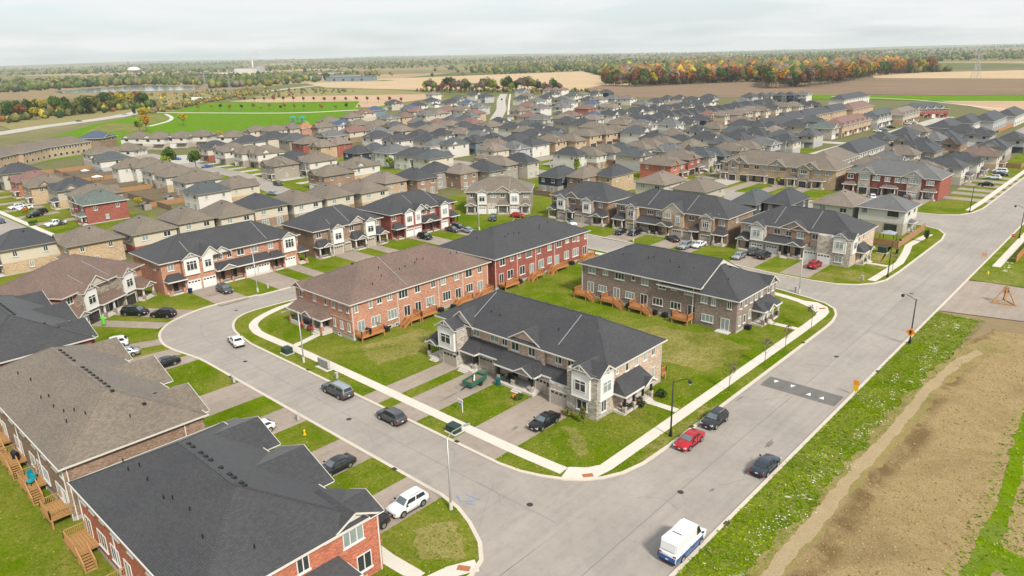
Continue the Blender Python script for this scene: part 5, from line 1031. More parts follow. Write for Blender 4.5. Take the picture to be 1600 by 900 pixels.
HOUSES = [(-191.1, 68.5, -90, 1.12, 1.05, 'greige', 'red', 'cream', 0, 'a', 0),
(-193.9, 80.4, -90, 1.0, 1.05, 'greige', 'brownb', 'cream', 0, 'a', 1),
(-191.8, 90.7, -90, 1.0, 1.05, 'greige', 'brownb', 'cream', 0, 'a', 2),
(-194.8, 102.5, -90, 1.09, 1.05, 'dark', 'brownb', 'cream', 0, 'a', 3),
(-193.5, 113.7, -90, 1.02, 1.05, 'greige', 'taupe', 'white', 0, 'a', 4),
(-192.1, 124.2, -90, 1.02, 1.05, 'greige', 'brownb', 'cream', 0, 'a', 5),
(-191.1, 136.5, -90, 1.12, 1.05, 'greige', 'tanb', 'cream', 0, 'a', 6),
(-200.5, 152.5, -90, 0.97, 1.05, 'tan', 'tanb', 'tanb', 0, 'a', 7),
(-196.1, 162.6, -90, 0.97, 1.05, 'dark', 'brownb', 'brownb', 0, 'a', 8),
(-199.2, 175.4, -90, 1.12, 0.72, 'dark', 'taupe', 'taupe', 0, 'a', 9),
(-191.6, 180.5, -90, 0.94, 0.72, 'tan', 'brownb', 'brownb', 0, 'a', 10),
(-188.9, 190.3, -90, 0.94, 1.05, 'dark', 'taupe', 'taupe', 0, 'a', 11),
(-194.1, 203.7, -90, 0.72, 1.05, 'tan', 'taupe', 'taupe', 0, 'a', 12),
(-189.6, 211.0, -90, 0.72, 1.05, 'dark', 'beige', 'beige', 0, 'a', 13),
(-157.7, 196.0, 180, 0.91, 1.05, 'dark', 'taupe', 'navy', 0, 'b', 0),
(-148.2, 198.8, 180, 0.72, 1.05, 'greige', 'brownb', 'brownb', 0, 'b', 1),
(-142.0, 206.6, 180, 0.72, 1.05, 'dark', 'tanb', 'tanb', 0, 'b', 2),
(-122.6, 204.6, 180, 1.12, 1.05, 'tan', 'cream', 'cream', 0, 'b', 3),
(-106.5, 200.3, 180, 1.12, 1.05, 'greige', 'brownb', 'beige', 0, 'b', 4),
(-85.3, 192.6, 180, 0.76, 1.05, 'teal', 'dgrey', 'dgrey', 0, 'b', 5),
(-77.3, 195.9, 180, 0.76, 1.05, 'dark', 'dgrey', 'dgrey', 0, 'b', 6),
(-65.5, 204.3, 180, 1.12, 1.05, 'tan', 'white', 'white', 0, 'b', 7),
(-186.9, 239.1, -90, 0.72, 1.05, 'dark', 'white', 'white', 0, 'c', 0),
(-181.7, 245.0, -90, 0.72, 1.05, 'greige', 'brownb', 'white', 0, 'c', 1),
(-180.8, 256.0, -90, 0.72, 1.05, 'greige', 'brownb', 'white', 0, 'c', 2),
(-176.8, 261.2, -90, 0.72, 1.05, 'teal', 'brownb', 'white', 0, 'c', 3),
(-175.8, 273.0, -90, 0.83, 1.05, 'greige', 'brownb', 'white', 0, 'c', 4),
(-175.7, 281.8, -90, 0.83, 1.05, 'greige', 'brownb', 'white', 0, 'c', 5),
(-176.1, 293.7, -90, 1.12, 1.05, 'greige', 'brownb', 'white', 0, 'c', 6),
(-376.3, 121.6, 180, 1.12, 1.0, 'greige', 'beige', 'white', 2, 'd', 0),
(-349.3, 116.8, 180, 1.12, 1.05, 'teal', 'lgrey', 'white', 3, 'd', 1),
(-313.0, 111.8, 180, 0.72, 1.05, 'greige', 'white', 'white', 0, 'd', 2),
(-308.7, 116.9, 180, 0.72, 1.05, 'greige', 'white', 'white', 3, 'd', 3),
(-293.2, 116.3, 180, 1.12, 1.05, 'greige', 'brownb', 'white', 0, 'd', 4),
(-277.4, 114.7, 180, 1.12, 1.05, 'greige', 'tanb', 'white', 1, 'd', 5),
(-257.7, 113.2, 180, 1.12, 1.05, 'greige', 'tanb', 'white', 2, 'd', 6),
(-230.9, 104.0, 180, 1.12, 0.87, 'teal', 'white', 'white', 0, 'd', 7),
(-234.1, 115.8, 180, 1.12, 0.87, 'greige', 'tanb', 'cream', 1, 'd', 8),
(-337.8, 77.9, 0, 1.12, 1.05, 'dark', 'beige', 'beige', 0, 'e', 0),
(-311.3, 76.3, 0, 1.12, 1.05, 'red', 'fire', 'fire', 1, 'e', 1),
(-292.2, 75.3, 0, 1.12, 1.05, 'greige', 'tanb', 'tanb', 2, 'e', 2),
(-275.8, 78.6, 0, 1.12, 1.05, 'dark', 'tanb', 'beige', 2, 'e', 3),
(-257.6, 79.1, 0, 1.12, 1.05, 'greige', 'tanb', 'tanb', 3, 'e', 4),
(-457.2, 147.5, -52, 1.62, 1.05, 'blue', 'brownb', 'brownb', 3, 'f', 0),
(-378.9, 134.9, 37.6, 1.35, 0.9, 'greige', 'beige', 'white', 2, 'g', 0),
(-438.3, 162.6, 37.6, 1.35, 1.05, 'greige', 'beige', 'white', 2, 'g', 1),
(-422.5, 167.9, 37.6, 1.35, 1.05, 'greige', 'beige', 'white', 2, 'g', 2),
(-418.1, 178.5, 37.6, 1.35, 1.05, 'greige', 'beige', 'white', 1, 'g', 3),
(-415.0, 188.5, 37.6, 1.35, 1.05, 'greige', 'beige', 'white', 2, 'g', 4),
(-393.9, 196.7, 37.6, 1.35, 1.05, 'greige', 'beige', 'white', 2, 'g', 5),
(-347.4, 163.9, 0, 1.12, 1.05, 'dark', 'red', 'cream', 2, 'h', 0),
(-328.8, 163.2, 0, 1.12, 1.05, 'greige', 'taupe', 'white', 2, 'h', 1),
(-313.4, 164.3, 0, 0.84, 1.05, 'greige', 'taupe', 'white', 2, 'h', 2),
(-304.6, 167.0, 0, 0.84, 1.05, 'greige', 'taupe', 'white', 2, 'h', 3),
(-268.7, 152.4, 0, 1.12, 0.88, 'greige', 'taupe', 'taupe', 2, 'h', 4),
(-276.1, 164.2, 0, 1.12, 0.88, 'dark', 'brownb', 'taupe', 1, 'h', 5),
(-264.4, 167.0, 0, 1.12, 1.05, 'greige', 'brownb', 'white', 1, 'h', 6),
(-229.9, 150.9, 0, 1.12, 1.05, 'greige', 'brownb', 'brownb', 1, 'h', 7),
(-236.0, 167.3, 0, 1.12, 1.05, 'greige', 'tanb', 'white', 2, 'h', 8),
(-355.4, 185.6, 180, 1.12, 1.05, 'dark', 'white', 'white', 2, 'i', 0),
(-361.7, 203.8, 180, 1.12, 1.05, 'dark', 'cream', 'cream', 2, 'i', 1),
(-344.8, 206.3, 180, 1.12, 1.05, 'teal', 'taupe', 'taupe', 2, 'i', 2),
(-326.7, 202.9, 180, 1.12, 1.05, 'greige', 'red', 'red', 0, 'i', 3),
(-307.1, 198.2, 180, 1.12, 0.72, 'tan', 'tanb', 'tanb', 3, 'i', 4),
(-307.5, 207.7, 180, 1.12, 0.72, 'tan', 'red', 'red', 3, 'i', 5),
(-271.6, 193.5, 180, 1.12, 0.72, 'dark', 'dgrey', 'navy', 1, 'i', 6),
(-269.0, 200.7, 180, 1.11, 0.72, 'teal', 'white', 'white', 3, 'i', 7),
(-257.6, 202.3, 180, 1.11, 1.05, 'grey', 'white', 'white', 2, 'i', 8),
(-242.6, 201.1, 180, 1.12, 1.05, 'dark', 'white', 'white', 1, 'i', 9),
(-230.2, 201.4, 180, 1.12, 1.05, 'teal', 'beige', 'cream', 1, 'i', 10),
(-411.6, 221.2, 0, 0.97, 1.05, 'greige', 'pinkb', 'cream', 4, 'j', 0),
(-401.5, 226.8, 0, 0.97, 0.97, 'greige', 'beige', 'cream', 3, 'j', 1),
(-403.2, 239.9, 0, 1.12, 0.72, 'greige', 'pinkb', 'beige', 4, 'j', 2),
(-399.4, 246.8, 0, 0.72, 0.72, 'orange', 'orange', 'orange', 2, 'j', 3),
(-392.1, 255.7, 0, 0.72, 1.05, 'greige', 'taupe', 'taupe', 5, 'j', 4),
(-344.8, 229.3, 0, 1.12, 1.05, 'grey', 'taupe', 'taupe', 5, 'j', 6),
(-424.0, 280.9, 0, 1.12, 1.05, 'greige', 'beige', 'beige', 4, 'j', 5),
(-393.6, 270.0, 0, 0.98, 1.05, 'blue', 'white', 'white', 2, 'j', 7),
(-353.1, 249.6, 0, 1.12, 1.05, 'red', 'brownb', 'cream', 4, 'j', 9),
(-383.6, 275.4, 0, 0.98, 1.05, 'greige', 'beige', 'beige', 5, 'j', 10),
(-438.6, 309.4, 0, 1.12, 1.05, 'greige', 'beige', 'beige', 3, 'j', 8),
(-462.4, 338.1, 0, 1.12, 1.05, 'red', 'beige', 'cream', 2, 'j', 11),
(-478.8, 360.2, 0, 1.12, 1.05, 'blue', 'blueg', 'blueg', 5, 'j', 12),
(-315.8, 238.4, 180, 1.12, 1.05, 'dark', 'white', 'white', 3, 'k', 0),
(-295.3, 235.7, 0, 1.12, 1.05, 'dark', 'cream', 'white', 4, 'k', 3),
(-301.0, 254.7, 0, 1.12, 0.81, 'dark', 'dgrey', 'white', 3, 'k', 6),
(-260.3, 230.1, 180, 0.72, 1.05, 'grey', 'white', 'white', 2, 'k', 8),
(-254.8, 236.5, 0, 0.72, 1.05, 'teal', 'white', 'white', 2, 'k', 10),
(-256.5, 251.9, 0, 1.12, 0.72, 'dark', 'blueg', 'blueg', 5, 'k', 12),
(-252.7, 261.0, 0, 1.12, 0.72, 'dark', 'blueg', 'white', 2, 'k', 15),
(-224.3, 231.5, 0, 1.12, 0.77, 'tan', 'fire', 'cream', 4, 'k', 16),
(-221.2, 242.0, 0, 1.12, 0.77, 'grey', 'beige', 'lgrey', 2, 'k', 17),
(-224.3, 258.3, 0, 1.12, 0.97, 'dark', 'white', 'white', 1, 'k', 19),
(-240.4, 264.9, 0, 1.12, 1.05, 'dark', 'cream', 'cream', 3, 'k', 18),
(-295.5, 265.7, 90, 0.72, 1.05, 'dark', 'white', 'white', 4, 'k', 9),
(-289.1, 273.4, 90, 0.72, 1.05, 'tan', 'cream', 'cream', 1, 'k', 11),
(-290.9, 289.0, 90, 1.12, 1.05, 'dark', 'white', 'white', 2, 'k', 13),
(-304.4, 313.2, 0, 1.12, 1.05, 'greige', 'beige', 'beige', 4, 'k', 14),
(-331.0, 266.4, 90, 1.12, 1.05, 'tan', 'beige', 'beige', 3, 'k', 4),
(-343.1, 292.2, 90, 1.12, 1.05, 'dark', 'beige', 'white', 2, 'k', 7),
(-372.1, 281.6, 180, 1.12, 1.05, 'greige', 'tanb', 'beige', 1, 'k', 1),
(-408.1, 318.5, 0, 1.12, 0.96, 'grey', 'beige', 'beige', 2, 'k', 2),
(-407.2, 331.4, 0, 1.12, 0.96, 'brown', 'tanb', 'tanb', 3, 'k', 5),
(-533.7, 423.4, 0, 1.12, 1.05, 'dark', 'beige', 'beige', 2, 'l', 0),
(-468.8, 388.7, 0, 1.12, 1.05, 'blue', 'white', 'white', 4, 'l', 1),
(-496.1, 420.2, 90, 1.12, 1.05, 'dark', 'white', 'white', 3, 'l', 3),
(-530.1, 465.7, 90, 1.12, 1.05, 'dark', 'white', 'white', 4, 'l', 5),
(-615.1, 543.6, 180, 1.12, 1.05, 'tan', 'white', 'white', 2, 'l', 6),
(-440.7, 370.3, 0, 1.12, 1.05, 'red', 'beige', 'beige', 2, 'l', 2),
(-405.8, 351.6, 0, 1.12, 0.95, 'grey', 'beige', 'beige', 4, 'l', 4),
(-407.6, 364.3, 0, 1.12, 0.95, 'tan', 'beige', 'beige', 3, 'l', 8),
(-348.2, 309.8, 0, 1.12, 0.79, 'red', 'cream', 'cream', 4, 'l', 7),
(-348.0, 320.6, 0, 1.12, 0.79, 'teal', 'white', 'white', 1, 'l', 10),
(-422.4, 386.3, 0, 1.12, 1.05, 'red', 'beige', 'beige', 4, 'l', 9),
(-489.1, 451.5, 90, 1.12, 1.05, 'dark', 'white', 'white', 4, 'l', 11),
(-536.7, 507.7, 90, 1.12, 1.05, 'teal', 'beige', 'beige', 2, 'l', 13),
(-410.4, 391.8, 90, 1.12, 0.89, 'greige', 'white', 'white', 2, 'l', 14),
(-466.6, 451.1, 90, 1.12, 1.05, 'blue', 'white', 'white', 1, 'l', 15),
(-567.3, 559.4, 90, 1.12, 1.05, 'dark', 'white', 'white', 5, 'l', 18),
(-382.4, 376.4, 180, 1.12, 1.05, 'red', 'tanb', 'tanb', 3, 'l', 19),
(-425.1, 424.6, 0, 1.12, 1.05, 'grey', 'lgrey', 'lgrey', 2, 'l', 20),
(-526.4, 535.3, 0, 1.12, 1.05, 'dark', 'lgrey', 'lgrey', 1, 'l', 21),
(-328.8, 320.1, 90, 1.12, 1.05, 'red', 'beige', 'beige', 4, 'l', 16),
(-362.9, 353.5, 180, 1.12, 0.72, 'grey', 'beige', 'beige', 4, 'l', 17),
(-367.9, 344.9, 0, 1.12, 0.72, 'grey', 'white', 'white', 4, 'l', 12),
(-563.0, 631.7, 90, 1.12, 1.05, 'blue', 'white', 'white', 2, 'm', 3),
(-500.9, 568.8, 90, 1.12, 1.05, 'greige', 'beige', 'beige', 1, 'm', 4),
(-466.5, 522.3, 90, 1.12, 1.05, 'dark', 'white', 'white', 4, 'm', 2),
(-431.8, 504.1, 0, 1.12, 1.05, 'grey', 'white', 'white', 4, 'm', 8),
(-393.0, 446.9, 90, 1.12, 1.05, 'red', 'beige', 'beige', 4, 'm', 5),
(-368.6, 411.1, 0, 1.12, 1.05, 'greige', 'beige', 'beige', 4, 'm', 1),
(-372.7, 439.6, 0, 1.12, 1.05, 'grey', 'white', 'white', 5, 'm', 9),
(-451.3, 539.0, 90, 1.12, 1.05, 'dark', 'white', 'white', 2, 'm', 11),
(-491.0, 597.7, 0, 1.12, 1.05, 'dark', 'white', 'white', 2, 'm', 13),
(-552.5, 665.6, 90, 1.12, 0.72, 'red', 'white', 'white', 2, 'm', 12),
(-544.0, 668.0, 90, 1.12, 0.72, 'red', 'white', 'white', 3, 'm', 14),
(-535.5, 670.4, 180, 0.81, 1.05, 'red', 'white', 'white', 2, 'm', 16),
(-423.7, 527.7, 0, 1.12, 1.05, 'teal', 'beige', 'beige', 5, 'm', 15),
(-393.1, 499.9, 0, 1.12, 1.05, 'grey', 'white', 'white', 1, 'm', 18),
(-454.1, 584.7, 90, 1.12, 1.05, 'teal', 'white', 'white', 2, 'm', 20),
(-460.4, 607.7, 90, 1.12, 1.05, 'greige', 'white', 'white', 3, 'm', 21),
(-455.1, 622.4, 90, 1.12, 1.05, 'dark', 'white', 'white', 2, 'm', 26),
(-451.1, 637.0, 90, 1.12, 1.05, 'dark', 'navy', 'navy', 1, 'm', 28),
(-399.5, 536.8, 90, 1.12, 0.72, 'dark', 'beige', 'beige', 2, 'm', 23),
(-389.6, 540.6, 180, 0.96, 1.05, 'greige', 'white', 'white', 4, 'm', 27),
(-363.5, 493.7, 90, 1.12, 1.05, 'blue', 'white', 'white', 4, 'm', 24),
(-334.3, 472.4, 0, 0.84, 1.05, 'tan', 'white', 'white', 2, 'm', 29),
(-340.2, 454.0, 90, 1.12, 1.05, 'red', 'fire', 'fire', 2, 'm', 22),
(-366.2, 458.5, 0, 1.12, 1.05, 'grey', 'white', 'white', 5, 'm', 17),
(-307.5, 393.2, 90, 1.12, 1.05, 'brown', 'beige', 'beige', 4, 'm', 19),
(-293.4, 400.1, 0, 1.12, 0.72, 'blue', 'white', 'white', 4, 'm', 25),
(-287.4, 409.3, 90, 0.87, 1.05, 'dark', 'white', 'white', 5, 'm', 30),
(-329.3, 376.3, 90, 1.12, 1.05, 'red', 'beige', 'beige', 4, 'm', 7),
(-308.2, 363.4, 90, 1.12, 1.05, 'grey', 'beige', 'beige', 4, 'm', 10),
(-284.9, 323.8, 90, 1.04, 1.05, 'teal', 'white', 'white', 2, 'm', 6),
(-287.4, 313.1, 90, 1.04, 1.05, 'dark', 'white', 'white', 2, 'm', 0),
(-280.4, 356.0, 90, 1.12, 1.05, 'dark', 'taupe', 'taupe', 4, 'n', 3),
(-263.8, 349.6, 90, 1.12, 1.05, 'dark', 'beige', 'beige', 4, 'n', 5),
(-250.0, 288.0, 90, 1.12, 1.05, 'dark', 'white', 'white', 2, 'n', 0),
(-248.1, 300.8, 90, 1.12, 1.05, 'dark', 'blueg', 'blueg', 5, 'n', 2),
(-224.1, 271.3, 90, 0.91, 1.05, 'greige', 'tanb', 'tanb', 1, 'n', 1),
(-219.5, 280.8, 90, 0.91, 1.05, 'greige', 'tanb', 'tanb', 3, 'n', 4),
(-226.1, 301.9, 90, 1.12, 1.05, 'greige', 'tanb', 'tanb', 3, 'n', 6),
(-224.8, 314.1, 90, 1.12, 1.05, 'greige', 'tanb', 'tanb', 3, 'n', 8),
(-225.0, 326.0, 90, 1.12, 1.03, 'greige', 'taupe', 'tanb', 2, 'n', 9),
(-248.5, 339.0, 90, 1.12, 1.05, 'greige', 'beige', 'beige', 2, 'n', 7),
(-211.2, 325.8, 90, 1.12, 1.03, 'teal', 'white', 'white', 5, 'n', 11),
(-231.1, 362.3, 90, 1.12, 1.05, 'grey', 'white', 'white', 2, 'n', 12),
(-246.6, 363.7, 90, 1.12, 1.05, 'greige', 'beige', 'beige', 3, 'n', 10),
(-286.5, 422.3, 90, 1.12, 1.05, 'dark', 'white', 'white', 1, 'o', 2),
(-284.8, 436.2, 90, 1.12, 1.05, 'dark', 'white', 'white', 5, 'o', 4),
(-289.0, 454.9, 90, 0.82, 1.05, 'dark', 'white', 'white', 3, 'o', 6),
(-285.8, 463.5, 90, 0.82, 0.72, 'dark', 'lgrey', 'lgrey', 4, 'o', 7),
(-278.8, 466.6, 90, 1.12, 0.72, 'dark', 'red', 'beige', 4, 'o', 9),
(-281.6, 487.5, 90, 1.12, 1.05, 'dark', 'white', 'white', 2, 'o', 12),
(-286.8, 508.9, 90, 0.99, 1.05, 'dark', 'white', 'white', 2, 'o', 14),
(-282.0, 519.0, 90, 0.99, 1.05, 'dark', 'white', 'white', 2, 'o', 16),
(-290.9, 550.0, 90, 1.12, 1.05, 'dark', 'white', 'white', 5, 'o', 17),
(-319.0, 608.5, 90, 1.12, 1.05, 'dark', 'lgrey', 'lgrey', 2, 'o', 18),
(-328.4, 535.1, 90, 1.12, 1.05, 'dark', 'white', 'white', 4, 'o', 8),
(-301.7, 519.2, 90, 1.12, 1.05, 'tan', 'tanb', 'tanb', 2, 'o', 11),
(-343.4, 578.5, 90, 1.12, 0.73, 'dark', 'beige', 'beige', 4, 'o', 10),
(-333.4, 582.2, 90, 1.12, 0.73, 'dark', 'white', 'white', 1, 'o', 13),
(-314.3, 569.1, 90, 1.12, 1.05, 'dark', 'white', 'white', 5, 'o', 15),
(-325.6, 509.4, 90, 1.12, 1.05, 'grey', 'beige', 'beige', 4, 'o', 5),
(-377.0, 566.2, 90, 1.12, 1.0, 'greige', 'white', 'white', 2, 'o', 3),
(-390.3, 561.3, 90, 1.12, 1.0, 'grey', 'beige', 'beige', 4, 'o', 0),
(-325.5, 468.3, 90, 1.12, 0.72, 'tan', 'white', 'white', 4, 'o', 1),
(-256.5, 395.2, -90, 1.12, 0.86, 'dark', 'white', 'white', 0, 'p', 0),
(-244.9, 390.2, -90, 1.12, 0.86, 'dark', 'white', 'white', 0, 'p', 1),
(-246.4, 405.9, -90, 1.12, 1.05, 'dark', 'white', 'white', 3, 'p', 2),
(-249.8, 421.6, -90, 0.72, 1.05, 'dark', 'white', 'white', 2, 'p', 3),
(-247.7, 428.6, -90, 0.72, 1.05, 'dark', 'white', 'white', 1, 'p', 4),
(-248.8, 440.4, -90, 0.72, 1.05, 'dark', 'tanb', 'white', 2, 'p', 5),
(-247.1, 447.5, -90, 0.72, 1.05, 'dark', 'tanb', 'cream', 2, 'p', 6),
(-250.4, 465.7, -90, 0.77, 1.05, 'dark', 'cream', 'cream', 0, 'p', 7),
(-247.4, 473.9, -90, 0.77, 1.05, 'dark', 'cream', 'cream', 0, 'p', 8),
(-244.8, 482.0, -90, 0.76, 1.05, 'dark', 'beige', 'beige', 2, 'p', 9),
(-242.6, 490.1, -90, 0.76, 1.05, 'dark', 'beige', 'beige', 3, 'p', 10),
(-246.3, 510.5, -90, 1.12, 1.05, 'dark', 'beige', 'beige', 0, 'p', 11),
(-248.1, 533.3, -90, 0.95, 1.05, 'dark', 'white', 'white', 1, 'p', 12),
(-244.0, 543.1, -90, 0.95, 1.05, 'dark', 'white', 'white', 2, 'p', 13),
(-246.7, 567.5, -90, 1.12, 1.05, 'dark', 'white', 'white', 1, 'p', 14),
(-229.2, 437.6, 90, 1.12, 0.72, 'red', 'tanb', 'tanb', 1, 'q', 0),
(-222.0, 441.1, 90, 0.72, 0.72, 'tan', 'tanb', 'beige', 2, 'q', 1),
(-219.1, 448.5, 90, 0.72, 1.05, 'tan', 'tanb', 'beige', 1, 'q', 2),
(-221.0, 466.2, 90, 1.12, 1.05, 'tan', 'pinkb', 'beige', 1, 'q', 3),
(-220.9, 479.3, 90, 0.79, 1.05, 'tan', 'pinkb', 'cream', 2, 'q', 4),
(-217.4, 487.6, 90, 0.79, 1.05, 'greige', 'beige', 'cream', 2, 'q', 5),
(-218.6, 507.9, 90, 1.12, 1.05, 'dark', 'tanb', 'cream', 1, 'q', 6),
(-217.6, 523.0, 90, 0.93, 1.05, 'greige', 'beige', 'cream', 1, 'q', 7),
(-212.7, 532.6, 90, 0.89, 1.05, 'tan', 'pinkb', 'cream', 1, 'q', 8),
(-208.9, 541.9, 90, 0.85, 1.05, 'dark', 'white', 'white', 1, 'q', 9),
(-206.2, 550.8, 90, 0.85, 1.05, 'dark', 'red', 'red', 2, 'q', 10),
(-268.2, 568.0, 0, 1.12, 1.05, 'grey', 'beige', 'beige', 2, 'r', 0),
(-290.3, 629.3, 0, 1.12, 0.94, 'dark', 'lgrey', 'lgrey', 4, 'r', 1),
(-285.4, 641.9, 0, 0.72, 0.94, 'dark', 'lgrey', 'white', 1, 'r', 2),
(-277.7, 644.5, 0, 0.72, 1.05, 'teal', 'white', 'white', 3, 'r', 3),
(-270.0, 647.1, 0, 0.72, 0.91, 'dark', 'dgrey', 'dgrey', 3, 'r', 4),
(-266.5, 659.4, 0, 1.12, 0.91, 'dark', 'navy', 'navy', 1, 'r', 5),
(-259.7, 672.9, 0, 1.12, 1.01, 'grey', 'white', 'white', 2, 'r', 6),
(-219.4, 408.6, 90, 1.12, 1.05, 'dark', 'stone', 'navy', 2, 's', 4),
(-172.8, 305.2, 90, 1.12, 1.05, 'dark', 'blueg', 'white', 1, 's', 2),
(-142.9, 239.4, 90, 1.12, 1.05, 'greige', 'fire', 'fire', 2, 's', 0),
(-144.2, 254.3, 90, 1.06, 1.05, 'greige', 'red', 'red', 2, 's', 1),
(-142.1, 265.1, 90, 0.72, 1.05, 'teal', 'beige', 'beige', 3, 's', 3),
(-139.4, 271.8, 90, 0.72, 1.05, 'teal', 'dgrey', 'dgrey', 4, 's', 5),
(-140.6, 289.2, 90, 0.95, 1.05, 'greige', 'tanb', 'beige', 2, 's', 6),
(-138.1, 299.1, 90, 0.95, 1.05, 'greige', 'beige', 'beige', 4, 's', 9),
(-138.6, 316.3, 90, 1.12, 1.05, 'grey', 'dgrey', 'lgrey', 1, 's', 11),
(-158.7, 337.2, 90, 0.85, 1.05, 'dark', 'dgrey', 'lgrey', 2, 's', 7),
(-182.4, 388.3, 90, 1.12, 1.05, 'dark', 'lgrey', 'lgrey', 5, 's', 8),
(-155.7, 346.2, 90, 0.85, 1.01, 'dark', 'lgrey', 'lgrey', 4, 's', 10),
(-142.1, 346.8, 90, 1.12, 1.01, 'teal', 'dgrey', 'dgrey', 4, 's', 13),
(-164.7, 384.6, 90, 1.12, 1.05, 'dark', 'red', 'red', 2, 's', 12),
(-155.9, 398.1, 90, 1.12, 1.05, 'dark', 'beige', 'beige', 1, 's', 14),
(-141.3, 397.4, 90, 1.12, 1.05, 'green', 'stone', 'stone', 5, 's', 15),
(-90.5, 360.5, 0, 0.84, 1.05, 'dark', 'dgrey', 'stone', 5, 't', 3),
(-98.7, 386.0, 0, 1.12, 1.05, 'dark', 'white', 'white', 4, 't', 2),
(-75.5, 327.1, 0, 1.12, 1.05, 'dark', 'taupe', 'taupe', 1, 't', 4),
(-81.7, 368.9, 0, 0.84, 1.05, 'grey', 'dgrey', 'dgrey', 1, 't', 5),
(-72.7, 362.0, 0, 0.87, 1.05, 'dark', 'tanb', 'brownb', 5, 't', 6),
(-70.3, 402.2, 0, 1.12, 1.05, 'dark', 'stone', 'lgrey', 2, 't', 7),
(-56.3, 354.8, 0, 1.12, 1.05, 'dark', 'taupe', 'lgrey', 5, 't', 8),
(-55.4, 390.7, 0, 1.12, 1.05, 'dark', 'dgrey', 'lgrey', 4, 't', 9),
(-98.2, 334.8, 0, 1.12, 1.05, 'dark', 'lgrey', 'lgrey', 1, 't', 0),
(-101.2, 360.6, 0, 1.04, 1.05, 'dark', 'lgrey', 'white', 4, 't', 1),
(-63.6, 274.0, 90, 1.12, 1.05, 'greige', 'stone', 'beige', 2, 'u', 0),
(-59.5, 288.1, 90, 1.12, 1.05, 'dark', 'beige', 'white', 3, 'u', 1),
(-58.2, 305.3, 90, 1.12, 1.05, 'dark', 'beige', 'white', 2, 'u', 2),
(-56.1, 327.0, 90, 1.12, 1.05, 'brown', 'tanb', 'cream', 2, 'u', 3),
(-191.0, 55.1, 0, 1.15, 0.95, 'greige', 'tanb', 'tanb', 1, 'v', 1),
(-197.9, 43.2, 0, 1.15, 0.95, 'dark', 'tanb', 'cream', 1, 'v', 0),
(-241.7, 75.1, 0, 1.15, 0.95, 'green', 'red', 'red', 1, 'v', 2),
(-356.0, 264.0, 90, 0.95, 0.95, 'greige', 'stone', 'white', 2, 'w', 0),
(-332.0, 252.0, 0, 0.95, 0.95, 'grey', 'white', 'beige', 5, 'w', 1),
(-356.0, 282.0, 0, 0.95, 0.95, 'teal', 'tanb', 'tanb', 5, 'w', 2),
(-362.0, 306.0, 90, 0.95, 0.95, 'grey', 'white', 'beige', 5, 'w', 3),
(-314.0, 270.0, -90, 0.95, 0.95, 'greige', 'stone', 'cream', 4, 'w', 4),
(-278.0, 240.0, 90, 0.95, 0.95, 'dark', 'tanb', 'cream', 2, 'w', 5),
(-326.0, 288.0, 0, 0.95, 0.95, 'greige', 'cream', 'cream', 1, 'w', 6),
(-332.0, 306.0, -90, 0.95, 0.95, 'tan', 'white', 'cream', 1, 'w', 7),
(-314.0, 300.0, 0, 0.95, 0.95, 'dark', 'stone', 'white', 5, 'w', 8),
(-350.0, 336.0, 90, 0.95, 0.95, 'teal', 'taupe', 'cream', 5, 'w', 9),
(-272.0, 270.0, -90, 0.95, 0.95, 'grey', 'stone', 'white', 5, 'w', 10),
(-236.0, 246.0, -90, 0.95, 0.95, 'greige', 'taupe', 'white', 5, 'w', 11),
(-314.0, 330.0, 90, 0.95, 0.95, 'dark', 'beige', 'beige', 2, 'w', 12),
(-266.0, 300.0, 90, 0.95, 0.95, 'greige', 'taupe', 'taupe', 2, 'w', 13),
(-272.0, 318.0, 90, 0.95, 0.95, 'dark', 'tanb', 'cream', 1, 'w', 14),
(-236.0, 288.0, 0, 0.95, 0.95, 'teal', 'stone', 'stone', 5, 'w', 15),
(-296.0, 372.0, 90, 0.95, 0.95, 'tan', 'stone', 'white', 1, 'w', 16),
(-278.0, 378.0, -90, 0.95, 0.95, 'tan', 'stone', 'white', 2, 'w', 17),
(-254.0, 378.0, 90, 0.95, 0.95, 'greige', 'stone', 'beige', 2, 'w', 18),
(-164.0, 252.0, 90, 0.95, 0.95, 'teal', 'lgrey', 'beige', 1, 'w', 19),
(-224.0, 348.0, 90, 0.95, 0.95, 'greige', 'lgrey', 'lgrey', 2, 'w', 20),
(-236.0, 378.0, 90, 0.95, 0.95, 'dark', 'cream', 'white', 2, 'w', 21),
(-188.0, 306.0, 90, 0.95, 0.95, 'dark', 'lgrey', 'cream', 4, 'w', 22),
(-158.0, 270.0, -90, 0.95, 0.95, 'grey', 'tanb', 'beige', 2, 'w', 23),
(-218.0, 372.0, 90, 0.95, 0.95, 'grey', 'lgrey', 'white', 4, 'w', 24),
(-188.0, 324.0, 90, 0.95, 0.95, 'greige', 'cream', 'beige', 1, 'w', 25),
(-218.0, 390.0, 90, 0.95, 0.95, 'dark', 'white', 'beige', 2, 'w', 26),
(-158.0, 288.0, 0, 0.95, 0.95, 'greige', 'cream', 'beige', 4, 'w', 27),
(-188.0, 348.0, 0, 0.95, 0.95, 'dark', 'white', 'white', 2, 'w', 28),
(-170.0, 324.0, 90, 0.95, 0.95, 'dark', 'lgrey', 'white', 1, 'w', 29),
(-188.0, 366.0, 90, 0.95, 0.95, 'greige', 'cream', 'cream', 4, 'w', 30),
(-152.0, 306.0, 0, 0.95, 0.95, 'teal', 'tanb', 'beige', 4, 'w', 31),
(-170.0, 354.0, 90, 0.95, 0.95, 'teal', 'beige', 'beige', 5, 'w', 32),
(-152.0, 324.0, 0, 0.95, 0.95, 'dark', 'taupe', 'beige', 4, 'w', 33),
(-188.0, 402.0, -90, 0.95, 0.95, 'greige', 'tanb', 'beige', 5, 'w', 34),
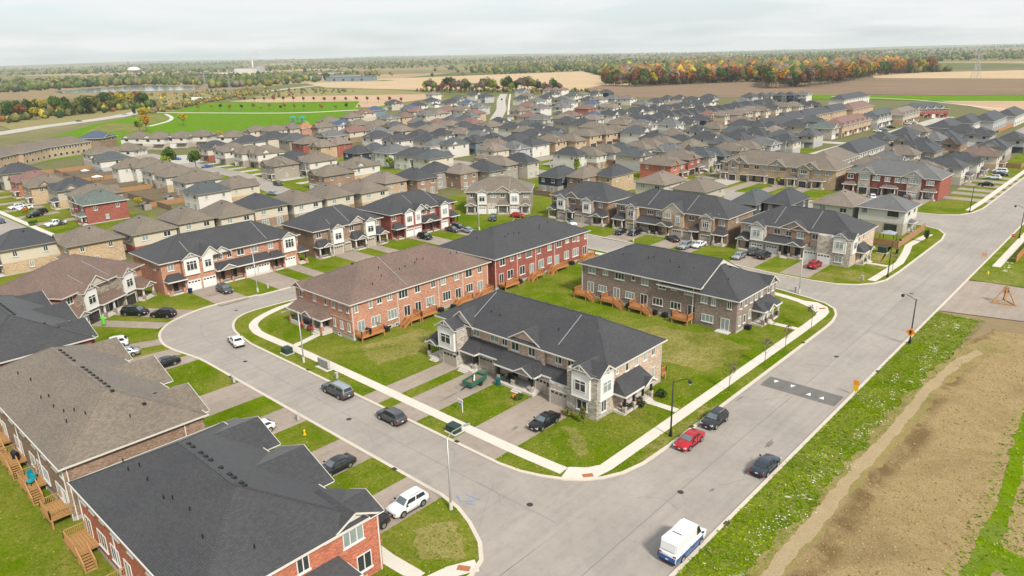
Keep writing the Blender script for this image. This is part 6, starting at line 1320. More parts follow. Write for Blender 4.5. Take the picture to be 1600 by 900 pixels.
(-152.0, 360.0, 0, 0.95, 0.95, 'tan', 'white', 'white', 2, 'w', 35),
(-134.0, 330.0, -90, 0.95, 0.95, 'dark', 'lgrey', 'cream', 2, 'w', 36),
(-134.0, 360.0, 0, 0.95, 0.95, 'teal', 'lgrey', 'beige', 4, 'w', 37),
(-158.0, 426.0, 90, 0.95, 0.95, 'teal', 'taupe', 'taupe', 1, 'w', 38),
(-80.0, 276.0, 90, 0.95, 0.95, 'greige', 'beige', 'cream', 5, 'w', 39),
(-80.0, 294.0, 90, 0.95, 0.95, 'grey', 'stone', 'cream', 1, 'w', 40),
(-80.0, 312.0, -90, 0.95, 0.95, 'greige', 'stone', 'cream', 2, 'w', 41),
(-98.0, 402.0, -90, 0.95, 0.95, 'greige', 'beige', 'beige', 2, 'w', 42),
(-80.0, 342.0, -90, 0.95, 0.95, 'dark', 'beige', 'beige', 4, 'w', 43),
(-80.0, 384.0, 0, 0.95, 0.95, 'dark', 'cream', 'white', 5, 'w', 44),
(-80.0, 414.0, -90, 0.95, 0.95, 'dark', 'lgrey', 'lgrey', 1, 'w', 45)]
HDESC = {'a': 'row behind the left street townhouses', 'b': 'row behind the north street townhouses', 'c': 'white-backed row beyond the north street', 'd': 'left row with timber back-yard fences', 'e': 'left brick row near parked white cars', 'f': 'tan terrace at far left', 'g': 'row nearest the park on the left', 'h': 'row facing the left cul-de-sac', 'i': 'long row behind the left cul-de-sac', 'j': 'row backing onto the playground', 'k': 'mid estate below the straight far street', 'l': 'crowd left of the straight far street', 'm': 'crowd right of the straight far street', 'n': 'middle rows below the autumn wood', 'o': 'rows facing the brown field', 'p': 'plain-backed row far right of centre', 'q': 'tan-gabled row below the autumn wood', 'r': 'last houses before the ploughed field', 's': 'mixed group left of tan terrace', 't': 'dark-roofed group toward the right edge', 'u': 'row beside the main road pavement', 'v': 'left foreground behind the brown roof', 'w': 'scattered infill of the far estate'}
TBLOCKS = [(-408.2, 87.0, 136.7, 25.7, 'greige', 'tanb', 'tanb', 5, ''),
(-420.4, 101.5, 136.4, 24.6, 'greige', 'tanb', 'tanb', 5, ''),
(-433.7, 119.7, 115.8, 31.8, 'greige', 'tanb', 'tanb', 9, ''),
(-170.9, 398.6, 96.6, 41.9, 'dark', 'tanb', 'lgrey', 4, 'g'),
(-176.2, 438.1, 89.0, 32.8, 'dark', 'tanb', 'lgrey', 5, ''),
(-176.4, 472.4, 89.6, 47.2, 'dark', 'tanb', 'tanb', 6, ''),
(-176.1, 510.4, 86.9, 38.6, 'dark', 'tanb', 'tanb', 6, ''),
(-172.1, 540.2, 83.3, 41.8, 'red', 'tanb', 'tanb', 6, ''),
(-208.9, 641.3, 89.9, 61.1, 'dark', 'white', 'white', 6, ''),
(-140.1, 428.8, 83.8, 46.7, 'red', 'tanb', 'tanb', 6, 'G'),
(-138.8, 481.4, 80.3, 42.5, 'teal', 'lgrey', 'white', 6, 'G'),
(-132.4, 504.9, 86.9, 35.8, 'tan', 'tanb', 'beige', 5, 'G'),
(-130.9, 547.1, 46.2, 27.3, 'teal', 'red', 'red', 5, 'G'),
(-91.5, 431.4, 74.3, 26.6, 'dark', 'dgrey', 'lgrey', 6, ''),
(-88.7, 464.4, 73.2, 28.7, 'dark', 'white', 'white', 6, ''),
(-82.6, 487.3, 82.3, 38.5, 'dark', 'lgrey', 'lgrey', 6, ''),
(-78.6, 524.2, 80.1, 36.2, 'dark', 'white', 'white', 6, ''),
(-96.8, 282.7, 87.3, 27.3, 'greige', 'white', 'white', 6, ''),
(-98.5, 317.5, 90.5, 32.5, 'dark', 'white', 'white', 6, '')]
# ------------------------------------------------------------------ the rest of the estate: one house each
def proto(var, lite):
    w, d = 9.4, 12.6
    B = Bld('house', 'house', 'house', 0, 0, 0, w, d, 'greige')
    if lite:
        B.wall(0, w, 0, d, 0, 2.9, 'beige'); B.wall(0.03, w - 0.03, 0.03, d - 0.03, 2.9, 5.8, 'white', 'upper_wall')
    else:
        B.found(0, w, 0, d, 0.4); B.wall(0, w, 0, d, 0, 2.9, 'beige'); B.wall(0.03, w - 0.03, 0.03, d - 0.03, 2.9, 5.8, 'white', 'upper_wall')
    B.hip(0, w, 0, d, 5.8, 0.6, oh=0.5)
    sl = not lite
    def W(face, u, z, a, h, c=2):
        if sl: B.win(face, u, z, a, h, c)
        else: B.swin(face, u, z, a, h)
    if var == 0:
        W('F', 2.0, 4.1, 1.5, 1.3); W('F', 7.0, 4.1, 1.5, 1.3)
    if var in (1, 2):
        B.gable('F', 2.6, 2.2, 5.8, 1.9, 4.0, off=0.12, wall='white', brace=False); W('F', 2.6, 4.1, 1.6, 1.4); W('F', 7.2, 4.1, 1.4, 1.3)
    if var == 2: B.gable('R', 4.0, 2.4, 5.8, 1.9, 4.0, off=0.1, wall='white', brace=False)
    if var == 3: W('F', 1.8, 4.1, 1.5, 1.3); W('F', 7.2, 4.1, 1.5, 1.3); B.gable('B', 4.7, 2.6, 5.8, 1.9, 4, off=0.1, wall='white', brace=False)
    if var == 5: B.gable('F', 4.7, 3.4, 5.8, 2.5, 5.0, off=0.15, wall='white', brace=False); W('F', 4.7, 4.1, 2.2, 1.5, 3)
    if var == 4:
        B.gable('F', 7.2, 1.9, 5.8, 1.6, 4.0, off=0.12, wall='white', brace=False); W('F', 7.2, 4.1, 1.4, 1.4); W('F', 2.4, 4.1, 1.4, 1.3)
        B.wall(0.2, 5.2, -3.0, 0.0, 0, 2.6, 'beige'); keep = B.last_roof; B.hip(0.2, 5.2, -3.0, 1.5, 2.6, 0.5, oh=0.35); B.last_roof = keep
    B.garage('F', 2.7, 4.2, M_gwhite, off=3.02 if var == 4 else 0.02, h=2.2, lites=not lite)
    if not lite:
        B.porch('F', 5.2, 9.4, 1.8, 2.8, 3.7, posts=[5.6, 9.0], off=0.0, rail=False); B.door('F', 6.4, 0.45); B.win('F', 8.2, 1.1, 1.2, 1.4)
        B.vents([(4.0, 6.8), (5.6, 6.8)])
        W('R', 3, 4.1, 1.0, 1.3); W('R', 9.6, 4.1, 1.0, 1.3); W('R', 6, 1.2, 1.0, 1.3); W('L', 3, 4.1, 1.0, 1.3); W('L', 9.6, 4.1, 1.0, 1.3)
        W('B', 2.2, 4.1, 1.6, 1.3); W('B', 7.0, 4.1, 1.4, 1.3); W('B', 6.8, 1.0, 2.0, 1.6, 3); B.pdoor('B', 2.6, 0.6)
    else:
        MB().box(5.2, 9.4, -1.6, 0.0, 2.6, 2.9).build('porch_roof', RC['greige'], B.o)
        W('R', 3, 4.1, 1.1, 1.3, 1); W('R', 9.6, 4.1, 1.1, 1.3, 1); W('B', 2.2, 4.1, 1.5, 1.3, 1); W('B', 7.2, 4.1, 1.5, 1.3, 1); W('L', 6, 4.1, 1.2, 1.3, 1)
    return B.o
PROTO = {}
ROOFY = ('roof', 'ridge_cap', 'gable_roof', 'porch_roof', 'porch_gable')
def paint(o, roof, lo, up, gd):
    for c in kids(o):
        n = c.name.split('.')[0]
        if n in ROOFY: setmat(c, RC[roof])
        elif n == 'wall' or n == 'pedestal': setmat(c, WC[lo])
        elif n in ('upper_wall', 'gable_wall'): setmat(c, WC[up])
        elif n == 'garage_door': setmat(c, gd)
        elif n in ('gutter', 'rake_board'): setmat(c, M_gtaupe if roof in ('greige', 'tan', 'brown', 'red', 'teal', 'dark') else M_gut)
        if n in ('roof', 'porch', 'gable_roof'): paint(c, roof, lo, up, gd)
cnt = {}
for (_h) in HOUSES: cnt[_h[9]] = cnt.get(_h[9], 0) + 1
fresh = set()
rh = random.Random(5)
for (X_, Y_, a_, sx, sy, rf, lo, up, var, row, rk) in HOUSES:
    lite = math.hypot(X_, Y_) > 345; key = (var, lite)
    if key not in PROTO: PROTO[key] = proto(var, lite); o = PROTO[key]
    else: o = copy_tree(PROTO[key])
    t = R(a_); hx, hy = 4.7 * sx, 6.3 * sy
    o.location = (X_ - hx * math.cos(t) + hy * math.sin(t), Y_ - hx * math.sin(t) - hy * math.cos(t), 0.0)
    o.rotation_euler = (0, 0, t); zs = rh.uniform(0.96, 1.04); o.scale = (sx, sy, zs)
    paint(o, rf, lo, up, rh.choice([M_gwhite, M_gwhite, M_gtan, M_gdark]))
    wd = WWORD[lo] if lo == up else WWORD[up].replace(' ', '-') + '-and-' + WWORD[lo].replace(' ', '-')
    n = cnt[row]
    place_ = ORD[rk] + ' from left' if rk < n / 2 else (ORD[n - 1 - rk] + ' from right' if rk < n - 1 else 'rightmost')
    if rk == 0: place_ = 'leftmost'
    tag(o, '%s-roofed %s house, %s, %s' % (RWORD[rf].replace(' ', '-'), wd, place_, HDESC[row]), 'house', 'houses of the ' + HDESC[row])
    o.name = 'house'
for i, (X_, Y_, a_, ln, rf, lo, up, n, kd) in enumerate(TBLOCKS):
    t = R(round(a_ / 90) * 90 if abs(a_ - 90) < 20 else a_); d = 12.0
    B = Bld('townhouse_block', 'x', 'townhouse', X_ - ln / 2 * math.cos(t) + d / 2 * math.sin(t), Y_ - ln / 2 * math.sin(t) - d / 2 * math.cos(t), math.degrees(t), ln, d, rf)
    B.wall(0, ln, 0, d, 0, 3.1, lo); B.wall(0.04, ln - 0.04, 0.04, d - 0.04, 3.1, 5.9, up, 'upper_wall'); B.hip(0, ln, 0, d, 5.9, 0.56)
    for j in range(n):
        u = ln * (j + 0.5) / n
        B.swin('F', u - ln / n * 0.25, 4.1, 1.3, 1.4); B.swin('F', u + ln / n * 0.22, 4.4, 1.0, 1.2)
        if kd == 'G':
            B.garage('F', u - ln / n * 0.22, 2.4, M_gwhite if j % 2 else M_gdark, off=0.02, lites=False); MB().box(u, u + ln / n * 0.45, -1.5, 0, 2.6, 2.85).build('porch_roof', B.rm, B.o)
            B.gable('F', u - ln / n * 0.2, 1.5, 5.9, 1.6, 3.5, off=0.1, wall='cream', brace=False)
        else: B.swin('F', u, 1.0, 1.8, 1.5)
    side_ = ['leftmost of the tan-backed terraces', 'second of the left tan-backed terraces', 'longest of the left tan-backed terraces', 'on the tan terrace street', 'of the long tan-backed terrace', 'third along the long tan-backed terrace', 'fourth along the long tan-backed terrace', 'with plain walls at the terrace end', 'far beyond the terraces by the field', 'with gabled fronts and parked cars', 'with gabled pale fronts, mid row', 'with gabled tan fronts, mid row', 'with gabled fronts at the field end', 'with dark end wall on the right', 'second of the right-hand terraces', 'third of the right-hand terraces', 'at the right edge, farthest terrace', 'behind the tan brick block', 'behind the twin-gabled red block']
    tag(B.o, '%s-roofed %s townhouse terrace %s' % (RWORD[rf].replace(' ', '-'), WWORD[up], side_[i]), 'townhouse', 'far townhouse terraces')
# ------------------------------------------------------------------ streets inside the estate, far fields
def road_strip(name, pts, w, z=0.0, mat=None): return strip(name, smooth(pts, 3), -w / 2, w / 2, -0.02, z, mat or M_road)
M_croad = asphalt_mat('pale_concrete_road', (0.44, 0.41, 0.36), 0.12)
ZS = 0.016
road_strip('estate_street', [(-366, 380), (-405, 425), (-452, 479), (-540, 572), (-622, 664)], 9.0, ZS, M_croad)
road_strip('estate_pavement', [(-362, 392), (-390, 421), (-500, 541), (-613, 666)], 1.8, ZS + 0.004, M_walk)
road_strip('estate_street', [(-214, 20), (-214, 60), (-213, 120), (-214, 215), (-214, 300)], 8.5, 0.138 + ZS)
road_strip('estate_street', [(-214, 52), (-250, 52), (-300, 52), (-380, 55)], 8.5, 0.138 + ZS + 0.004)
road_strip('estate_pavement', [(-196, 58.6), (-240, 57.8), (-330, 57.2)], 1.6, 0.15 + ZS, M_walk)
road_strip('estate_street', [(-214, 130), (-250, 137), (-290, 145), (-345, 147), (-400, 150)], 8.5, 0.138 + ZS + 0.006)
tag(sheet('estate_street', blob(-362, 153, 18, 13, 20, 0.1), M_croad, 0.138 + ZS + 0.01), kind='structure')
road_strip('estate_street', [(-214, 225), (-270, 222), (-330, 217), (-400, 208)], 8.0, ZS + 0.14)
road_strip('estate_street', [(-200, 240), (-203, 300), (-203, 420), (-200, 560)], 8.5, ZS + 0.144)
road_strip('estate_street', [(-120, 229), (-120, 300), (-119, 420), (-118, 560)], 8.5, ZS + 0.13, M_croad)
road_strip('estate_street', [(-214, 300), (-260, 330), (-310, 352), (-366, 380)], 8.0, ZS + 0.152)
road_strip('estate_street', [(-266, 340), (-266, 420), (-268, 600)], 8.0, ZS + 0.02, M_croad)
road_strip('estate_street', [(-265, 590), (-200, 575), (-118, 556), (-60, 545)], 8.0, ZS + 0.03, M_croad)
road_strip('estate_street', [(-119, 380), (-150, 380), (-203, 378)], 8.0, ZS + 0.14, M_croad)
road_strip('estate_street', [(-68, 246), (-68, 340), (-66, 420), (-64, 545)], 7.0, ZS + 0.15)
for (x0, x1, yy) in ((-226, -206, 0),):
    for y in range(66, 216, 11): sheet('driveway', [(-200, y - 2), (-200, y + 2), (-210, y + 2), (-210, y - 2)], M_drive, 0.145)
for x in range(-345, -230, 12): sheet('driveway', [(x - 2.2, 158), (x + 2.2, 158), (x + 2.2, 148), (x - 2.2, 148)], M_croad, 0.146)
for x in range(-330, -240, 16): sheet('driveway', [(x - 2.2, 70), (x + 2.2, 70), (x + 2.2, 57), (x - 2.2, 57)], M_drive, 0.146)
for y in range(240, 330, 10): sheet('driveway', [(-134, y - 2), (-134, y + 2), (-124, y + 2), (-124, y - 2)], M_drive, 0.147)
# dirt and dry yards behind the far rows
sheet('back_yards', [(-390, 98), (-390, 122), (-250, 106), (-205, 104), (-205, 96), (-250, 84)], M_yard, 0.135)
sheet('back_yards', [(-204, 60), (-181, 60), (-181, 215), (-204, 215)], M_yard, 0.134)
zf = 0.0
def field(name, pts, mat):
    global zf
    zf += 0.02; return sheet(name, pts, mat, zf)
field('park_lawn', [(-496, 108), (-560, 155), (-640, 205), (-700, 262), (-720, 297), (-840, 395), (-700, 505), (-560, 440), (-470, 345), (-440, 270), (-455, 225), (-440, 165), (-400, 70), (-480, 60)], M_park)
field('meadow', [(-575, 178), (-650, 222), (-702, 280), (-640, 268), (-600, 232), (-540, 206)], M_meadow)
field('park_lawn', [(-640, 214), (-690, 256), (-664, 262), (-618, 226)], M_park)
field('dry_field', [(-840, 420), (-890, 575), (-735, 655), (-660, 600), (-585, 440), (-600, 428), (-680, 492), (-770, 430)], M_fpink)
field('grass_field', [(-1087, 672), (-890, 690), (-700, 640), (-850, 533), (-834, 469), (-900, 480)], M_folive)
field('stubble_field', [(-1330, 830), (-1210, 932), (-1220, 1100), (-1032, 935), (-700, 760), (-800, 700), (-1060, 702)], M_ftan)
field('stubble_field', [(-1350, 1000), (-1180, 1560), (-810, 1150), (-600, 930), (-560, 830), (-600, 700), (-900, 900)], M_ftan)
field('ploughed_field', [(-500, 690), (-600, 800), (-640, 890), (-440, 1090), (-330, 1000), (-250, 880), (-240, 800), (-330, 700), (-420, 660)], M_fbrown)
field('ploughed_field', [(-370, 880), (-380, 1215), (-100, 1240), (200, 1240), (200, 850), (-20, 836), (-116, 830), (-172, 800), (-290, 785)], M_fbrown)
field('stubble_field', [(-430, 1400), (-200, 1610), (260, 1600), (260, 1225), (-360, 1205)], M_ftan)
field('green_field', [(-290, 770), (-226, 770), (-115, 823), (200, 850), (200, 745), (-102, 738), (-154, 716), (-205, 714), (-280, 700)], M_park)
field('dry_field', [(-160, 716), (-103, 738), (200, 745), (200, 590), (-60, 590), (-99, 612), (-137, 683)], M_fpink)
road_strip('farm_path', [(-260, 745), (-180, 722), (-120, 660), (-70, 610)], 3.2, zf + 0.02, M_walk)
field('meadow', [(-760, 300), (-700, 230), (-650, 175), (-640, 150), (-900, 180), (-1150, 420), (-1100, 560), (-990, 480), (-850, 370)], M_folive)
road_strip('highway', [(-560, 60), (-620, 138), (-652, 170), (-709, 247), (-804, 326), (-948, 452), (-1105, 668), (-1200, 820)], 17.0, zf + 0.06, M_croad)
road_strip('park_path', [(-735, 290), (-624, 337), (-585, 365), (-571, 396), (-556, 430)], 3.4, zf + 0.03, M_walk)
road_strip('park_path', [(-575, 222), (-609, 251), (-648, 271), (-696, 286)], 3.0, zf + 0.035, M_walk)
kw = NT('pond_water'); kw.b.inputs['Roughness'].default_value = 0.08; kw.col(kw.mix(kw.noise(kw.pos(), 0.02, 3), (0.18, 0.2, 0.21), (0.3, 0.32, 0.33))); kw.b.inputs['Specular IOR Level'].default_value = 0.8
sheet('pond', [(-1490, 425), (-1600, 550), (-1620, 640), (-1400, 650), (-1230, 560), (-1311, 500), (-1381, 405)], kw.m, zf + 0.05)

# ------------------------------------------------------------------ trees
def leaf_mat(name, a, b):
    k = NT(name); k.b.inputs['Roughness'].default_value = 0.9; k.b.inputs['Specular IOR Level'].default_value = 0.1
    p = k.pos(); n = k.noise(p, 0.45, 5, 0.7)
    k.col(k.mix(k.ramp(n, [(0.3, (0, 0, 0)), (0.7, (1, 1, 1))]), a, b)); MATS[name] = k.m; return k.m
LEAF = {
 'green': leaf_mat('green_leaves', (0.035, 0.075, 0.012), (0.085, 0.14, 0.025)), 'deep': leaf_mat('deep_green_leaves', (0.022, 0.048, 0.016), (0.055, 0.085, 0.03)),
 'lime': leaf_mat('lime_leaves', (0.13, 0.19, 0.015), (0.24, 0.28, 0.03)), 'yellow': leaf_mat('yellow_leaves', (0.30, 0.24, 0.02), (0.46, 0.36, 0.04)),
 'orange': leaf_mat('orange_leaves', (0.30, 0.125, 0.018), (0.42, 0.20, 0.025)), 'rust': leaf_mat('rust_leaves', (0.15, 0.065, 0.025), (0.23, 0.105, 0.045)),
 'red': leaf_mat('red_leaves', (0.22, 0.03, 0.035), (0.34, 0.06, 0.06)), 'olive': leaf_mat('olive_leaves', (0.105, 0.11, 0.03), (0.18, 0.17, 0.055)), 'bare': leaf_mat('bare_twigs', (0.14, 0.10, 0.075), (0.21, 0.16, 0.12))}
LWORD = {'green': 'green', 'deep': 'dark green', 'lime': 'lime green', 'yellow': 'yellow', 'orange': 'orange', 'rust': 'rust-brown', 'red': 'red', 'olive': 'olive', 'bare': 'greyish bare'}
M_bark = plain('bark', (0.09, 0.07, 0.05), 0.95, var=0.3, scale=3)
def crown_mesh(rx, rz, zc, n, size, seed, lobes=6):
    r = np.random.default_rng(seed); L_ = r.normal(size=(lobes, 3)); L_ /= np.linalg.norm(L_, axis=1)[:, None]; L_[:, 2] = np.abs(L_[:, 2]) * 0.8 - 0.15
    cen = L_ * np.array([rx, rx, rz]) * 0.55; rad = r.uniform(0.42, 0.66, lobes)
    k = r.integers(0, lobes, n); d = r.normal(size=(n, 3)); d /= np.linalg.norm(d, axis=1)[:, None]
    p = cen[k] + d * rad[k][:, None] * np.array([rx, rx, rz]) * r.uniform(0.7, 1.0, n)[:, None]
    p[:, 2] += zc
    a = r.normal(size=(n, 3)); a = a - 0.35 * d * np.sum(a * d, 1)[:, None]; a /= np.linalg.norm(a, axis=1)[:, None]
    b = np.cross(a, d + 0.5 * r.normal(size=(n, 3))); b /= np.maximum(1e-6, np.linalg.norm(b, axis=1))[:, None]
    s = size * r.uniform(0.6, 1.3, n)[:, None]
    v = np.stack([p - a * s - b * s * 0.5, p + a * s * 0.3 - b * s, p + a * s + b * s * 0.4, p - a * s * 0.2 + b * s], 1).reshape(-1, 3)
    me = bpy.data.meshes.new('crown'); me.vertices.add(4 * n); me.vertices.foreach_set('co', v.ravel())
    me.loops.add(4 * n); me.loops.foreach_set('vertex_index', np.arange(4 * n)); me.polygons.add(n); me.polygons.foreach_set('loop_start', np.arange(n) * 4)
    me.update(calc_edges=True); me.materials.append(LEAF['green']); return me
def trunk_mesh(h, r0, seed, spread):
    rr = random.Random(seed); m = MB(); m.tube([(0, 0, -0.1), (0.02 * h * rr.uniform(-1, 1), 0, h * 0.35), (0.03 * h * rr.uniform(-1, 1), 0.02 * h, h * 0.75)], [r0, r0 * 0.75, r0 * 0.3], 7)
    for i in range(5):
        a = i * 1.26 + rr.uniform(-0.4, 0.4); z = h * rr.uniform(0.3, 0.55)
        m.tube([(0, 0, z), (spread * 0.4 * math.cos(a), spread * 0.4 * math.sin(a), z + h * 0.14), (spread * 0.75 * math.cos(a), spread * 0.75 * math.sin(a), z + h * 0.3)], [r0 * 0.45, r0 * 0.3, r0 * 0.1], 5)
    return m.mesh('trunk', M_bark)
TP = {}
for i in range(5): TP['big', i] = (trunk_mesh(20, 0.35, i, 6), crown_mesh(6.2 + 0.5 * (i % 3), 8.2 + (i % 2), 13.0, 620, 0.85, i, 9))
for i in range(3): TP['mid', i] = (trunk_mesh(8, 0.16, 20 + i, 2.4), crown_mesh(2.5 + 0.3 * i, 3.4, 5.2, 520, 0.36, 20 + i, 8))
for i in range(2): TP['small', i] = (trunk_mesh(4.2, 0.08, 40 + i, 1.0), crown_mesh(1.15, 1.5, 2.9, 260, 0.22, 40 + i, 6))
for i in range(2): TP['bush', i] = (trunk_mesh(1.0, 0.05, 50 + i, 0.4), crown_mesh(1.0, 0.8, 0.75, 220, 0.18, 50 + i, 6))
TP['cone', 0] = (trunk_mesh(5.5, 0.1, 60, 0.6), crown_mesh(1.05, 2.9, 3.3, 420, 0.22, 60, 7))
for i in range(2): TP['sapling', i] = (trunk_mesh(4.6, 0.05, 70 + i, 1.0), crown_mesh(0.9, 1.2, 3.2, 60, 0.13, 70 + i, 6))
rt = random.Random(11)
def tree(kind, x, y, col, s=1.0, label=None, group=None, z=0.0, name='tree', cat='tree'):
    vs = [k for k in TP if k[0] == kind]; tm, cm = TP[rt.choice(vs)]
    o = thing(name, label, cat, (x, y, z), rt.uniform(0, 6.28), group); o.scale = (s, s, s * rt.uniform(0.9, 1.12))
    place('trunk', tm, o); c = place('crown', cm, o); setmat(c, LEAF[col]); return o
# autumn wood: front rows as single trees
front = [(-628, 890), (-590, 872), (-556, 870), (-540, 930), (-500, 1010), (-470, 1066), (-430, 985), (-395, 900), (-372, 868), (-352, 912), (-352, 1030), (-362, 1120), (-385, 1240), (-384, 1320), (-352, 1510)]
pal = ['orange', 'rust', 'rust', 'bare', 'olive', 'green', 'olive', 'deep', 'orange', 'green', 'rust', 'orange', 'yellow']
def along(pts, step):
    r = []; c = 0.0
    for a, b in zip(pts, pts[1:]):
        a = Vector(a); b = Vector(b); l = (b - a).length; t = c
        while t < l: r.append(tuple(a.lerp(b, t / l))); t += step
        c = t - l
    return r
nw = 0
for k in range(2):
    for nw, (x, y) in enumerate(along(front, 10.5 if k == 0 else 13.0)):
        d = math.hypot(x, y); q = 1 + (k * 11 + rt.uniform(0, 6)) / d
        col = rt.choice(pal if y > 860 else ['green', 'olive', 'orange', 'yellow', 'deep'])
        tree('big', x * q + rt.uniform(-3, 3), y * q + rt.uniform(-3, 3), col, rt.uniform(0.78, 1.18), ('%s tree, %s from the left along the front edge of the autumn wood' if k == 0 else '%s tree, %s from the left in the second rank of the autumn wood') % (LWORD[col], ORD[nw]), 'trees of the autumn wood')
# hedge and trees closing off the straight far street
for i in range(46):
    t = i / 45; q_ = rt.uniform(0, 45); x = -745 + 185 * t - q_ * 0.7 + rt.uniform(-4, 4); y = 640 + 62 * t + q_ * 0.75; col = rt.choice(['green', 'deep', 'olive', 'bare', 'rust', 'lime', 'bare'])
    tree('big', x, y, col, rt.uniform(0.45, 0.98), '%s tree, %s from the left in the thicket behind the straight far street' % (LWORD[col], ORD[i]), 'thicket trees')
# wood beside the highway on the left
nl_ = 0
for i in range(84):
    t = (i + rt.random()) / 84; u = rt.random(); x = -700 - 120 * t - 110 * u; y = 128 + 205 * t + 5 * u + rt.uniform(-10, 10); col = rt.choice(['green', 'deep', 'olive', 'olive', 'yellow', 'green', 'rust', 'deep'])
    tree('big', x, y, col, rt.uniform(0.5, 0.85), '%s tree, %s from the left in the wood beyond the highway' % (LWORD[col], ORD[i]), 'roadside wood trees')
# park and garden trees
for (x, y, k, c, s, lab) in [(-330, 134, 'mid', 'green', 1.25, 'round green tree at the left cul-de-sac, left of the pair'), (-318, 140, 'mid', 'green', 1.1, 'round green tree at the left cul-de-sac, right of the pair'), (-320, 128, 'mid', 'lime', 0.9, 'bushy lime green tree below the cul-de-sac pair'),
    (-560, 242, 'mid', 'yellow', 1.2, 'yellow-orange tree at the park edge left of the playground'), (-425, 205, 'mid', 'yellow', 0.9, 'bright yellow tree behind the row near the playground'), (-535, 205, 'mid', 'orange', 1.3, 'red-orange tree at the left park corner'), (-520, 195, 'mid', 'lime', 1.3, 'lime tree at the left park corner beside the red-orange one'),
    (-640, 245, 'mid', 'yellow', 1.4, 'tall yellow-green tree beside the bent park path'), (-706, 262, 'cone', 'deep', 1.7, 'dark blue-green spruce beside the highway'), (-170, 222, 'cone', 'lime', 1.25, 'bright green conical tree in the front garden right of centre'),
    (-249, 193, 'mid', 'lime', 0.75, 'lime tree between white houses left of centre'), (-290, 210, 'mid', 'lime', 0.7, 'lime tree behind the grey-roofed white houses'), (-200, 222, 'mid', 'lime', 0.65, 'lime tree among gardens below the blue-grey house'),
    (-82, 317, 'mid', 'lime', 0.75, 'lime tree by the timber fence near the dark-roofed group'), (-41.5, 194, 'cone', 'deep', 0.62, 'small dark conical tree at the corner pavement'), (-252, 90, 'mid', 'yellow', 0.45, 'small yellow shrub tree beside the red brick gable wall'), (-262, 60, 'small', 'orange', 0.9, 'small orange tree on the left verge beside parked cars'), (-250, 58.5, 'bush', 'green', 1.3, 'round green bush on the left verge beside the orange tree'),
    (-100, 244, 'small', 'lime', 0.9, 'small lime tree beside the tan brick block'), (-128, 262, 'cone', 'lime', 0.6, 'thin green conical tree on the far left of the tan block'), (-131, 255, 'cone', 'lime', 0.6, 'second thin green conical tree left of the tan block'), (-205, 67, 'bush', 'red', 1.4, 'dark purple shrub on the pale driveway at left'), (-178, 92, 'bush', 'green', 1.2, 'green bush beside the pale row at left')]:
    tree(k, x, y, LEAF and c, s, lab)
for i in range(16):
    t = i / 15; x = -800 + 195 * t; y = 420 + 70 * t; tree('small', x, y, rt.choice(['rust', 'red']), 1.6, 'young reddish tree, %s from the left along the dry field' % ORD[i], 'young trees along the dry field')
for i in range(20):
    t = i / 19; x = -735 + 165 * t + rt.uniform(-6, 6); y = 312 + 95 * t + rt.uniform(-5, 9); c = rt.choice(['yellow', 'orange', 'lime', 'deep', 'orange']); tree('small', x, y, c, rt.uniform(1.1, 1.7), '%s young tree, %s from the left beside the white park path' % (LWORD[c], ORD[i]), 'young trees beside the park path')
for (x, y, lab) in ((-40.3, 88.0, 'bare sapling on the verge just beyond the parked dark car'), (-40.2, 99.5, 'bare sapling on the verge level with the speed hump'), (-40.3, 107.5, 'bare sapling on the verge beyond the speed hump'), (-40.6, 119.0, 'bare sapling on the verge nearest the north corner'), (-40.4, 164.0, 'bare sapling beside the black lamp past the north corner')):
    tree('sapling', x, y, 'bare', 1.0, lab, z=0.12)
for (x, y, k, c, s, lab) in ((-53.3, 67.6, 'bush', 'olive', 0.85, 'dry brown shrub between garage and front window of the central block'), (-50.3, 67.3, 'cone', 'olive', 0.42, 'narrow brownish shrub at the stone corner of the central block'), (-47.0, 76.0, 'bush', 'deep', 0.7, 'round dark shrub at the side porch steps'), (-46.6, 80.2, 'bush', 'deep', 0.8, 'dark shrub at the far end of the side porch'), (-61.2, 67.0, 'bush', 'green', 0.7, 'low green shrub beside the central porch steps'), (-54.6, 199, 'bush', 'deep', 1.0, 'round dark shrub by the white corner house'),
    (-109.5, 63.4, 'bush', 'red', 0.8, 'red shrub in front of the orange brick porch railing'), (-107.2, 63.2, 'bush', 'red', 0.75, 'second red shrub by the orange brick porch steps')):
    tree(k, x, y, c, s, lab, name='shrub', cat='shrub', z=0.12)

